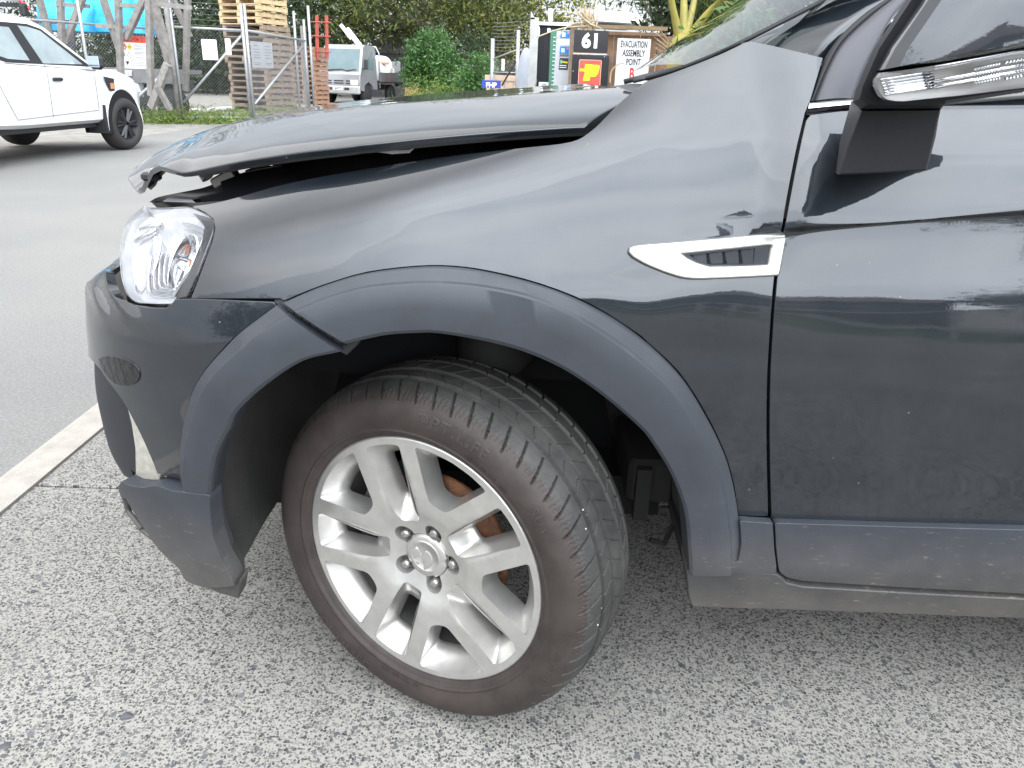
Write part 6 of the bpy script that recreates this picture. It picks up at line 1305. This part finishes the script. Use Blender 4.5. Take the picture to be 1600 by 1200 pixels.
cp = board('corner_post', None, None, 829, 27, 837.5, 142, (0, 12.7), (1, 12.7), 0, M('post_white', (.40, .40, .39), .6, var=.2), ks, .12)
q0, q1 = at(829, 30, 12.7), at(836, 30, 12.7); q2 = at(830, 18, 12.7); mb = MB(); mb.add([q0, q1, q2, q0+[0, .1, 0], q1+[0, .1, 0], q2+[0, .1, 0]], [(0, 1, 2), (3, 5, 4), (0, 2, 5, 3), (2, 1, 4, 5), (1, 0, 3, 4)]); mb.build('post_fin', WHITE, ks)
board('roof_edge', None, None, 836, 33.5, 893, 40.5, (0, 12.9), (1, 12.9), 0, WHITE, ks, .25)
mb = MB(); q = at(839, 50, 12.8); mb.lathe([(.001, .10), (.03, .095), (.05, .04), (.055, 0)], 14, q, ((.8, -.6, 0), (0, 0, 2.0), (-.6, -.8, 0))); mb.build('floodlight', WHITE, ks, True); mb = MB(); mb.box(at(857.5, 47.5, 12.9), (.05, .05, .06), bev=.01); mb.build('camera_box', WHITE, ks)
vp = thing('vent_pipe', 'white pipe standing above the black container roof', 'pipe', tuple(at(861, 33, 15)*[1, 1, 0])); mb = MB(); mb.tube([at(860, 40, 15), at(860.5, 14, 15)], .045, 10); mb.build('pipe', WHITE, vp, True)
GRN = M('panel_green', (.06, .20, .13), .5, var=.08); PGR = M('panel_grey', (.50, .51, .54), .5, var=.06)
gp_ = board('poster_panel', 'green edged grey panel with blue stickers on the black container', 'panel', 861, 46, 892, 150, (0, 12.2), (1, 12.2), 0, GRN, None, .04)
put_poly(gp_, [(.20, 0), (.93, 0), (.84, .72), (.80, 1), (.25, .98)], PGR, 'panel_face')
for i in range(14): put_poly(gp_, [(.12, .1+.06*i), (.22, .1+.06*i), (.22, .112+.06*i), (.12, .112+.06*i)], WHITE, 'scale_mark', None, .003)
LBL = M('sticker_blue', (.03, .22, .55), .4, var=.15, scale=30); PNK = M('sticker_pink', (.6, .2, .3), .4, var=0)
for v0, v1, m_ in ((.875, .985, LBL), (.775, .86, WHITE), (.64, .755, LBL), (.60, .635, INK), (.40, .58, M('sticker_black', (.03, .04, .05), .4, var=.1))):
    put_poly(gp_, [(.40, v0), (.80, v0), (.82, v1), (.43, v1)], m_, 'sticker', None, .004)
for v0 in (.90, .665): put_poly(gp_, [(.48, v0), (.62, v0), (.62, v0+.06), (.48, v0+.06)], WHITE, 'sticker_print', None, .006); put_poly(gp_, [(.70, v0+.04), (.79, v0+.04), (.79, v0+.075), (.70, v0+.075)], PNK, 'sticker_print', None, .006)
put_poly(gp_, [(.52, .51), (.78, .50), (.78, .525), (.52, .535)], YEL, 'sticker_print', None, .006); put_poly(gp_, [(.46, .50), (.53, .49), (.53, .55), (.46, .55)], M('sticker_mint', (.2, .6, .4), .4, var=0), 'sticker_print', None, .006)
for v in (.43, .46): put_poly(gp_, [(.44, v), (.74, v), (.74, v+.012), (.44, v+.012)], WHITE, 'sticker_print', None, .006)
st1 = board('wall_sticker', 'white sticker with grey ring low on the black container wall', 'sticker', 842, 128, 858, 146, (0, 12.5), (1, 12.5), 0, WHITE, None, .01)
put_poly(st1, [(.5+.3*math.cos(a), .5+.35*math.sin(a)) for a in np.linspace(0, 6.28, 17)[:-1]], M('ring_teal', (.22, .34, .36), .4, var=0), 'ring'); put_poly(st1, [(.5+.2*math.cos(a), .48+.22*math.sin(a)) for a in np.linspace(0, 6.28, 17)[:-1]], WHITE, 'ring_centre', None, .004)
mb = MB(); mb.tube([at(836, 142, 12.4), at(838.5, 124, 12.4)], .012, 6); tag(mb.build('stake', GREYW, None), 'thin stake leaning on the black container wall', 'stake')
# street number sign
sg = thing('number_sign', 'black sign with white 61 above a red and yellow P emblem', 'sign', tuple(at(924, 90, 11)*[1, 1, 0]))
SBLK = M('sign_face_black', (.010, .011, .014), .25, var=.1, coat=.3)
sgp = (0, 11.0), (1, 11.0 + .0)
f1 = board('number_panel', None, None, 897.5, 46.5, 949, 83, *sgp, 0, SBLK, sg, .06); f2 = board('emblem_panel', None, None, 894.5, 85.5, 947.5, 155, *sgp, 0, SBLK, sg, .06)
board('divider', None, None, 896, 82.6, 948.5, 85.9, *sgp, .004, M('alu_strip', (.6, .6, .62), .4, .5, var=0), sg, .03)
put_text(f1, '61', .235, .50, .50, WHITE, 'lettering', None, .010, sp=1.05)
mk = M('emblem_red', (.72, .07, .05), .4, var=.2, scale=5); my = M('emblem_yellow', (.85, .66, .01), .35, var=.03)
def rr(u0, v0, u1, v1, ru, rv): 
    P = []
    for cx_, cy_, a0 in ((u1-ru, v1-rv, 0), (u0+ru, v1-rv, 90), (u0+ru, v0+rv, 180), (u1-ru, v0+rv, 270)):
        for k in range(5): a = rad(a0+22.5*k); P.append((cx_+ru*math.cos(a), cy_+rv*math.sin(a)))
    return P
vv = lambda py: 1-(py-85.5)/(155-85.5)
put_poly(f2, rr(.19, .02, .80, vv(92.5), .04, .03), M('emblem_border', (.75, .40, .30), .4, var=0), 'emblem_border', None, .002); put_poly(f2, rr(.205, .03, .785, vv(93.4), .04, .03), mk, 'emblem_field', None, .003)
# the letter: slanted P with a bar running out to the left and a squared bowl
put_poly(f2, [(.36, vv(99.5)), (.74, vv(100.5)), (.755, vv(104)), (.72, vv(114)), (.66, vv(119)), (.52, vv(119.5)), (.50, vv(126)), (.32, vv(126)), (.365, vv(111.5)), (.22, vv(111)), (.225, vv(107)), (.345, vv(107))], my, 'emblem_letter', None, .005)
put_poly(f2, [(.345, vv(106.2)), (.62, vv(106.8)), (.61, vv(112.2)), (.37, vv(111.5)), (.372, vv(110.8)), (.595, vv(111.4)), (.603, vv(107.6)), (.345, vv(106.9))], M('emblem_line', (.38, .27, .02), .4, var=0), 'emblem_outline', None, .006)
mb = MB(); mb.box((at(920, 90, 11)[0], 11.10, .5), (.36, .08, 1.2)); mb.build('sign_post', DARKCL, sg)
for (px, py) in ((944.5, 89), (895.5, 111)): mb = MB(); q = at(px, py, 10.99); mb.lathe([(.008, 0), (.006, .006), (.001, .007)], 8, q); mb.build('screw', GALV, sg)
wp_ = thing('timber_post', 'weathered timber post left of the 61 sign', 'post', tuple(at(895, 90, 11.5)*[1, 1, 0])); mb = MB(); a = at(896, 47, 11.5); mb.box((a[0], 11.5, a[2]/2), (.07, .09, a[2]+.1)); mb.build('post', M('post_brown', (.25, .17, .11), .85, var=.3, scale=8), wp_)
# --- brown timber fence with capping rail and the evacuation sign
FB = M('fence_brown', (.20, .115, .062), .85, var=.35, scale=4, bump=.3, bscale=30); CAPW = M('cap_brown', (.22, .155, .085), .85, var=.35, scale=5, bump=.3)
tf = thing('timber_fence', 'brown close boarded timber fence behind the evacuation sign', 'fence', (1.6, 12, 0))
za = at(935, 56, 12)[2]; xa, xb = at(890, 90, 12)[0], at(1052, 90, 12)[0]; nb_ = 12
for i in range(nb_):
    w_ = (xb-xa)/nb_; mb = MB(); mb.box((xa+w_*(i+.5), 12+.006*(i % 2), za/2), (w_-.008, .025, za+.05)); mb.build('board', FB, tf)
fr_ = board('capping_board', None, None, 893, 37, 1043, 48, (0, 11.95), (1, 11.95), 0, CAPW, tf, .10); board('top_rail', None, None, 893, 47, 1041, 57, (0, 11.9), (1, 11.9), 0, FB, tf, .05)
ev = board('evacuation_sign', 'white evacuation assembly point sign with a red B on the timber fence', 'sign', 965.5, 59.5, 1010.5, 140, (0, 11.6), (1, 11.6), 0, M('sign_white', (.66, .66, .66), .5, var=.05), None, .01)
EW = ev[4]
for i, (t_, py) in enumerate((('EVACUATION', 69), ('ASSEMBLY', 83), ('POINT', 97))):
    put_text(ev, t_, .118, .5+.01*i, 1-(py-59.5)/80.5, BLKP, 'lettering', None, .0022, sx=.50 if i == 0 else .58, sp=1.0)
put_text(ev, 'B', .20, .5, 1-(116-59.5)/80.5, M('letter_red', (.55, .03, .04), .5, var=0), 'lettering', None, .006, sx=.62)
# pale roof beyond the fence
rf = thing('pale_roof_building', 'low pale roofed building beyond the timber fence', 'building', tuple(at(970, 60, 40)*[1, 1, 0]))
a, b = at(925, 32, 40), at(1004, 24, 40); mb = MB(); mb.hexa([(a[0], 40, a[2]), (b[0], 40, b[2]-.35), (b[0], 46, b[2]-.35), (a[0], 46, a[2]), (a[0], 40, a[2]+.30), (b[0], 40, b[2]), (b[0], 46, b[2]+.6), (a[0], 46, a[2]+.9)]); mb.build('roof', WHITE, rf)
mb = MB(); mb.box(((a[0]+b[0])/2, 43.2, a[2]/2-.3), (b[0]-a[0]-.3, 5.2, a[2]-.2)); mb.build('wall', M('slate_wall', (.16, .18, .20), .8, var=.1), rf)
# --- palm, dry fronds and broadleaf shrub
PALMT = M('palm_stem', (.27, .235, .05), .5, var=.35, scale=5); F_PALM = foliage_mat('palm_leaflets', [(.04, .07, .015), (.07, .11, .02), (.14, .16, .03)]); DRY = M('dry_frond', (.50, .40, .27), .8, var=.3, scale=6)
def frond(mb, base, tip, sag, n=26, ln=.5, w_=.02, seed=0, droop=.25):
    g = random.Random(seed); b, t = Vector(base), Vector(tip); L_ = (t-b).length
    sp = [b.lerp(t, i/n)+Vector((0, 0, sag*4*(i/n)*(1-i/n))) for i in range(n+1)]
    for i in range(3, n+1):
        d = (sp[i]-sp[i-1]).normalized(); s_ = d.cross(Vector((0, 0, 1))).normalized(); k = ln*(1-abs(i/n-.45)*1.1)
        for sg_ in (1, -1):
            e = sp[i]+s_*sg_*k*.75+d*k*.55-Vector((0, 0, k*droop*g.uniform(.5, 1.5))); m_ = sp[i].lerp(e, .5)+Vector((0, 0, .04)); o = d*w_
            mb.add([sp[i]-o, m_-o*1.2, e, m_+o*1.2], [(0, 1, 2, 3)])
    return sp
pb = at(1062, 118, 10.2); pt = thing('palm_tree', 'palm with yellow green stem bases right of the evacuation sign', 'palm', (pb[0], 10.2, -.05))
mb = MB(); mb.tube([(pb[0]-.02, 10.2, -.05), tuple(at(1060, 125, 10.2)), tuple(at(1064, 95, 10.2)), tuple(at(1067, 70, 10.2)), tuple(at(1068, 52, 10.2))], [.17, .165, .17, .165, .09], 14); mb.build('trunk', PALMT, pt, True)
bs = [(1062, 62, 1049, 0, 1030, -130), (1070, 60, 1085, 0, 1110, -120), (1076, 62, 1112, 14, 1175, -40), (1068, 58, 1068, -20, 1060, -170)]
for i, (x0, y0, x1, y1, x2, y2) in enumerate(bs):
    yb = 10.2+(.15 if i % 2 else -.1); p0, p1, p2 = at(x0, y0, 10.2), at(x1, y1, yb), at(x2, y2, yb+(.5 if i % 2 else -.4))
    mb = MB(); pth = sm([p0-[0, 0, .12], p0, p1, p2], 6); k = len(pth); mb.tube([tuple(q) for q in pth], [.08*(1-t)**1.1+.012 for t in np.linspace(0, 1, k)], 8); st = mb.build('leaf_stalk', PALMT, pt, True)
    mb = MB(); frond(mb, p1, p2, .08, 30, .55, .018, i); mb.build('leaflets', F_PALM, pt)
for i, (a, b) in enumerate((((1095, 20), (1185, 0)), ((1080, -10), (1200, 35)), ((1085, 0), (1130, 60)))):
    mb = MB(); frond(mb, at(*a, 10.6), at(*b, 11.0), .15, 26, .45, .016, 20+i, .6); mb.build('leaflets', F_PALM, pt)
for i, (a, b, c) in enumerate((((870, 60), (893, 38), (930, 36)), ((838, 58), (880, 44), (925, 40)), ((898, 14), (915, 32), (932, 44)), ((868, 18), (900, 22), (930, 42)), ((905, 12), (915, 25), (928, 40)), ((880, 26), (905, 30), (940, 45)))):
    mb = MB(); pth = sm([at(*a, 11.3), at(*b, 11.3), at(*c, 11.35)], 8); mb.tube([tuple(q) for q in pth], .008, 5); tag(mb.build('dry_frond', DRY, None, True), ('long straw coloured dry frond arching over the poster panel', 'thin dry frond stem drooping to the container floodlight', 'dry frond stem leaning left of the dry tuft', 'dry frond stem against the oak leaves', 'dry frond stem rising beside the dry tuft', 'dry frond stem crossing above the 61 sign')[i], 'frond')
dt = MB(); g = random.Random(4)
for i in range(60):
    q_ = g.uniform(-11, 11); b = at(920+q_, 48, 11.45+g.uniform(-.1, .1)); e = at(920+q_*1.1+g.gauss(0, 4), g.uniform(6, 34), 11.45+g.uniform(-.2, .2)); dt.tube([b, (b+e)/2+[g.uniform(-.03, .03), 0, .02], e], [.008, .007, .002], 4, False)
tag(dt.build('dry_tuft', DRY, None), 'upright tuft of dry palm fibre above the 61 sign', 'dry palm', None, None)
for (px, ln_) in ((1032, 1), ):
    mb = MB()
    for i in range(16): b = at(1046, 66+i*3, 10.3); e = at(1046-g.uniform(10, 26), 66+i*3-g.uniform(4, 22), 10.25); mb.tube([b, e], [.006, .002], 4, False)
    tag(mb.build('dry_fibre', DRY, None), 'reddish dry fibres on the left side of the palm stem', 'dry palm')
mb = MB(); mb.tube([tuple(q) for q in sm([at(953, 130, 11.2), at(955, 112, 11.2), at(965, 101, 11.2), at(976, 98, 11.2)], 6)], .010, 6); tag(mb.build('dry_frond', DRY, None, True), 'dry curved stem at the left edge of the evacuation sign', 'frond')
tree('glossy broadleaf shrub under the palm fronds', (at(1128, 80, 9.6)[0], 9.6, -.05), 1.6, [E_(1124, 72, 9.7, .30, .3, .24), E_(1160, 60, 9.6, .4, .4, .35), E_(1120, 95, 9.7, .5, .4, .35)], 60, 9, .09, .085, F_IVY, 31, 4, .03, 'shrub', kind='shrub')
tree('dark tree behind the palm at the right', (at(1140, 30, 16)[0], 16, -.05), 5, [E_(1130, 30, 16, 1.3, 1, 1.1), E_(1200, -10, 16, 1.6, 1, 1.2), E_(1110, -40, 16, 1.5, 1, .8), E_(1290, -40, 16, 2, 1, 1.2), E_(1150, 90, 16, 1.6, 1, .9)], 70, 40, .3, .11, F_DK, 33, 5, .12)
# ------------------------------------------------------------------ white pickup on the road
PW = M('pickup_white', (.80, .80, .80), .3, coat=.8, var=.02); PBK = M('pickup_black', (.02, .021, .023), .55, var=.15); PGL = M('pickup_glass', (.30, .36, .37), .06, coat=1, var=.25, scale=1.5)
fw_ = atz(190, 233, -.02); PHI = rad(5); hv = np.array([math.sin(PHI), math.cos(PHI), 0]); rv = np.array([math.cos(PHI), -math.sin(PHI), 0])
po = fw_-rv*.80; PK = thing('white_pickup', 'white extended cab pickup with black wheels parked by the fence', 'pickup', (po[0], po[1], -.02), math.pi/2-PHI)
def pk(name, mat, f, smooth=False, parent=None, **k): mb = MB(); f(mb); return mb.build(name, mat, parent or PK, smooth, local=True, **k)
def body(mb):
    st = [(.80, .58, .50, .86, .84), (.77, .70, .46, .95, .94), (.66, .82, .44, 1.02, 1.0), (.48, .88, .44, 1.07, 1.06), (.2, .90, .42, 1.13, 1.10), (-.55, .92, .42, 1.17, 1.18), (-.9, .92, .42, 1.19, 1.22), (-2.2, .925, .42, 1.22, 1.25), (-2.75, .925, .44, 1.25, 1.28), (-2.77, .925, .46, 1.30, 1.30), (-4.2, .915, .55, 1.30, 1.30), (-4.32, .90, .58, 1.29, 1.29)]
    R_ = []
    for x, w_, zb, zs, zt_ in st:
        h_ = [(w_-.10, zb), (w_-.02, zb+.05), (w_, zb+.20), (w_+.012, zb+.42), (w_-.005, zs-.14), (w_-.03, zs-.04), (w_-.10, zs+.0), (w_*.5, zt_+.03), (0, zt_+.05)]
        R_.append([(x, -y, z) for y, z in h_]+[(x, y, z) for y, z in h_[::-1][1:]])
    mb.grid(R_); n = len(R_[0]); mb.F.append(tuple(range(n))); mb.mi.append(0); b = (len(R_)-1)*n; mb.F.append(tuple(range(b+n-1, b-1, -1))); mb.mi.append(0)
pk('body', PW, body, True, angle=40)
def cabin(mb):
    out = [(-.45, 1.14), (-1.30, 1.66), (-1.55, 1.745), (-2.1, 1.78), (-2.62, 1.74), (-2.76, 1.62), (-2.80, 1.22)]
    R_ = []
    for x, z in out:
        t_ = (z-1.14)/.64; w_ = .90-.19*t_; R_.append([(x, -w_, z), (x, -w_*.8, z+.03*t_), (x, 0, z+.05*t_), (x, w_*.8, z+.03*t_), (x, w_, z)])
    mb.grid(R_)
    for s_ in (0, 4): P = [r[s_] for r in R_]; b = len(mb.V); mb.V += P; mb.F.append(tuple(b+i for i in (range(7) if s_ == 0 else range(6, -1, -1)))); mb.mi.append(0)
pk('cab', PW, cabin, True, angle=35)
def sidep(pts, mat, name, s_=-1, off=.006, par=None):
    def f(mb):
        P = [(x, s_*(.90-.19*(z-1.14)/.64+off), z) for x, z in pts]; Q = [(x, y-s_*.02, z) for x, y, z in P]; n = len(P); mb.add(P+Q, [tuple(range(n))[::s_ if s_ > 0 else 1], tuple(range(2*n-1, n-1, -1))]+[(i, n+i, n+(i+1) % n, (i+1) % n) for i in range(n)])
    return pk(name, mat, f, False, par)
for s_ in (-1, 1):
    sidep([(-.60, 1.19), (-1.36, 1.635), (-1.6, 1.68), (-2.60, 1.67), (-2.66, 1.55), (-2.50, 1.26), (-2.3, 1.21)], PBK, 'window_surround', s_)
    sidep([(-.78, 1.215), (-1.40, 1.61), (-1.62, 1.645), (-1.80, 1.65), (-1.62, 1.21)], PGL, 'window', s_, .012); sidep([(-1.98, 1.62), (-2.50, 1.62), (-2.56, 1.52), (-2.42, 1.29), (-2.25, 1.25), (-1.86, 1.24)], PGL, 'window', s_, .012)
    pk('mirror', PBK, lambda mb: mb.box((-.72, s_*1.06, 1.25), (.14, .22, .20), bev=.05)); pk('mirror_glass', M('mirror_glass', (.5, .55, .6), .08, .9, var=0), lambda mb: mb.box((-.795, s_*1.06, 1.255), (.01, .17, .145), bev=.004))
    pk('door_seam', PBK, lambda mb: mb.tube([(-.62, s_*.928, .62), (-.62, s_*.935, .85), (-.60, s_*.925, 1.05)], .003, 4)); pk('door_seam', PBK, lambda mb: mb.tube([(-1.66, s_*.928, .55), (-1.66, s_*.940, .85), (-1.62, s_*.922, 1.10), (-1.62, s_*.90, 1.2)], .003, 4)); pk('door_seam', PBK, lambda mb: mb.tube([(-2.35, s_*.928, .55), (-2.52, s_*.94, .85), (-2.62, s_*.926, 1.12)], .003, 4)); pk('door_seam', PBK, lambda mb: mb.tube([(-.62, s_*.928, .60), (-2.35, s_*.93, .54)], .003, 4))
    pk('door_handle', PBK, lambda mb: mb.box((-1.46, s_*.945, 1.02), (.20, .04, .045), bev=.015))
    pk('side_vent', PBK, lambda mb: mb.prism([(-.16, 1.03), (-.40, 1.06), (-.30, .86), (-.18, .86)], 'y', s_*.93, s_*.945)); pk('side_repeater', M('orange_lamp', (.6, .25, .1), .3, var=0), lambda mb: mb.box((-.24, s_*.948, .93), (.08, .01, .08)))
    for cx_ in (0, -3.22):
        zc = .385
        pk('wheel_arch', VOID, lambda mb: mb.prism([(cx_+.46*math.cos(a), zc+.50*math.sin(a)) for a in np.linspace(-.25, math.pi+.25, 20)], 'y', s_*.55, s_*.932))
        pk('arch_lip', PW, lambda mb: mb.tube([(cx_+.47*math.cos(a), s_*.925, zc+.51*math.sin(a)) for a in np.linspace(-.15, math.pi+.15, 20)], .022, 6), True)
        sr = rad(-8)*1 if cx_ == 0 else 0; ax = (np.array([math.cos(sr), math.sin(sr), 0]), np.array([0, 0, 1.]), np.array([-math.sin(sr)*s_*-1*1.0, math.cos(sr), 0])*s_)
        ax = (ax[0], ax[1], np.cross(ax[1], ax[0])*-1*(s_)) if False else (np.array([math.cos(sr), math.sin(sr), 0]), np.array([0, 0, 1.]), s_*np.array([-math.sin(sr), math.cos(sr), 0]))
        c_ = np.array([cx_, s_*.87, zc]); whl = pk('wheel', M('pickup_tyre', (.03, .028, .027), .75, var=.2), lambda mb: mb.lathe([(.235, .09), (.25, .11), (.30, .125), (.345, .105), (.375, .06), (.385, 0), (.385, -.10), (.36, -.13), (.2, -.14)], 36, c_, ax), True)
        o_ = pk('wheel_disc', PBK, lambda mb: mb.lathe([(.24, .10), (.225, .085), (.215, .04), (.001, .04)], 28, c_, ax), True, whl)
        for k_ in range(6):
            a = k_*math.pi/3
            def spk(mb):
                for da in (-.16, .16):
                    u = ax[0]*math.cos(a+da)+ax[1]*math.sin(a+da); u2 = ax[0]*math.cos(a+da*.6)+ax[1]*math.sin(a+da*.6); mb.tube([c_+u2*.03+ax[2]*.085, c_+u*.225+ax[2]*.085], [.026, .020], 4)
            pk('wheel_spoke', M('wheel_black', (.035, .035, .038), .35, .3, var=.1), spk, False, whl)
    pk('mud_flap', PBK, lambda mb: mb.box((-.50, s_*.80, .47), (.03, .30, .40))); pk('headlight', M('pk_lamp', (.6, .62, .64), .1, coat=1, var=0), lambda mb: mb.prism([(.68, .95), (.42, 1.0), (.55, .84), (.74, .82)], 'y', s_*.74, s_*.83))
pk('sill_panel', PBK, lambda mb: mb.box((-1.7, 0, .42), (2.3, 1.6, .12))); pk('underbody', VOID, lambda mb: mb.box((-1.8, 0, .45), (4.6, 1.2, .2)))
pk('windscreen', PGL, lambda mb: mb.hexa([(-.50, -.80, 1.185), (-.47, -.80, 1.185), (-.47, .80, 1.185), (-.50, .80, 1.185), (-1.24, -.70, 1.645), (-1.21, -.70, 1.66), (-1.21, .70, 1.66), (-1.24, .70, 1.645)]))
for x in (-1.55, -2.45): pk('roof_bar', PBK, lambda mb: (mb.box((x, 0, 1.90), (.06, 1.5, .05), bev=.015), mb.box((x, -.70, 1.84), (.10, .08, .14), bev=.02), mb.box((x, .70, 1.84), (.10, .08, .14), bev=.02)))
pm_ = pmat(PK)
def pw(x, y, z): return np.array(pm_ @ Vector((x, y, z)))
ld = thing('ladder', 'pale aluminium ladder strapped on the pickup roof bars', 'ladder', tuple(pw(-2.4, -.45, 1.95)))
for y in (-.62, -.28): mb = MB(); mb.tube([pw(-1.45, y, 1.96), pw(-3.9, y, 1.98)], .032, 6); mb.build('ladder_rail', M('pale_alu', (.66, .67, .72), .4, .4, var=.1), ld)
for i in range(8): mb = MB(); mb.tube([pw(-1.6-.3*i, -.62, 1.965), pw(-1.6-.3*i, -.28, 1.965)], .016, 6); mb.build('rung', MATS['pale_alu'], ld)
mb = MB(); mb.tube([pw(-1.50, -.75, 1.86), pw(-1.52, -.6, 2.0), pw(-1.52, -.3, 2.02), pw(-1.7, -.3, 1.8)], .022, 6); tag(mb.build('strap', MATS['red_plastic'], None), 'red strap over the ladder on the pickup roof', 'strap')
mb = MB(); mb.box(pw(-1.42, -.5, 2.05), (.06, .10, .16), rz=.2, bev=.01); tag(mb.build('ladder_flag', YEL, None), 'yellow tag at the front of the ladder on the pickup', 'tag')
# ------------------------------------------------------------------ across the footpath, behind the camera (seen only as reflections)
hb = thing('villa', 'pale weatherboard house across the lawn behind the camera', 'house', (3.5, -15, 0))
mb = MB(); mb.box((3.5, -17, 1.3), (11, 5, 2.7)); mb.build('wall', M('villa_wall', (.42, .40, .36), .7, var=.06), hb); mb = MB(); mb.prism([(-20.3, 2.6), (-13.7, 2.6), (-17, 3.7)], 'x', -2.6, 9.6); mb.build('roof', M('villa_roof', (.13, .07, .055), .7, var=.15), hb)
for x in (.2, 3.2, 6.6): mb = MB(); mb.box((x, -14.46, 1.45), (1.3, .08, 1.1)); f_ = mb.build('window', WHITE, hb); mb = MB(); mb.box((x, -14.41, 1.45), (1.1, .03, .9)); mb.build('pane', PGL, f_)
for i, (x, y, r, hh) in enumerate(((-7.5, -9, 2.2, 3.4), (-3.0, -13, 2.2, 3.6), (9.5, -10, 2.1, 2.9))):
    tree(('rounded garden tree on the left behind the camera', 'tall garden tree left of the house behind the camera', 'garden tree right of the house behind the camera')[i], (x, y, -.06), hh*1.4, [((x, y, hh), (r, r, r*.8)), ((x+r*.6, y, hh*.8), (r*.7, r*.7, r*.6)), ((x-r*.6, y+.3, hh*.75), (r*.7, r*.7, r*.6))], 60, 40, .4, .14, F_OAK, 60+i, 5, .16)
rl = thing('reflection_rail', 'white rail fence added behind the camera to reflect a pale line in the door', 'fence', (4, -6.4, 0))  # unseen fence, added to put a pale reflected line on the door
for z in (.42, .86): mb = MB(); mb.box((6.8, -6.4, z), (16, .04, .09)); mb.build('rail', WHITE, rl)
for i in range(9): mb = MB(); mb.box((-1.2+2*i, -6.45, .47), (.09, .09, .98)); mb.build('post', WHITE, rl)
lw = tag(mesh('lawn', [(-1.4, -12.5, -.028), (16, -12.5, -.028), (16, -6.3, -.028), (-1.4, -6.3, -.028)], [(0, 1, 2, 3)], M('lawn_green', (.07, .10, .03), .9, var=.3, scale=2)), kind='structure')
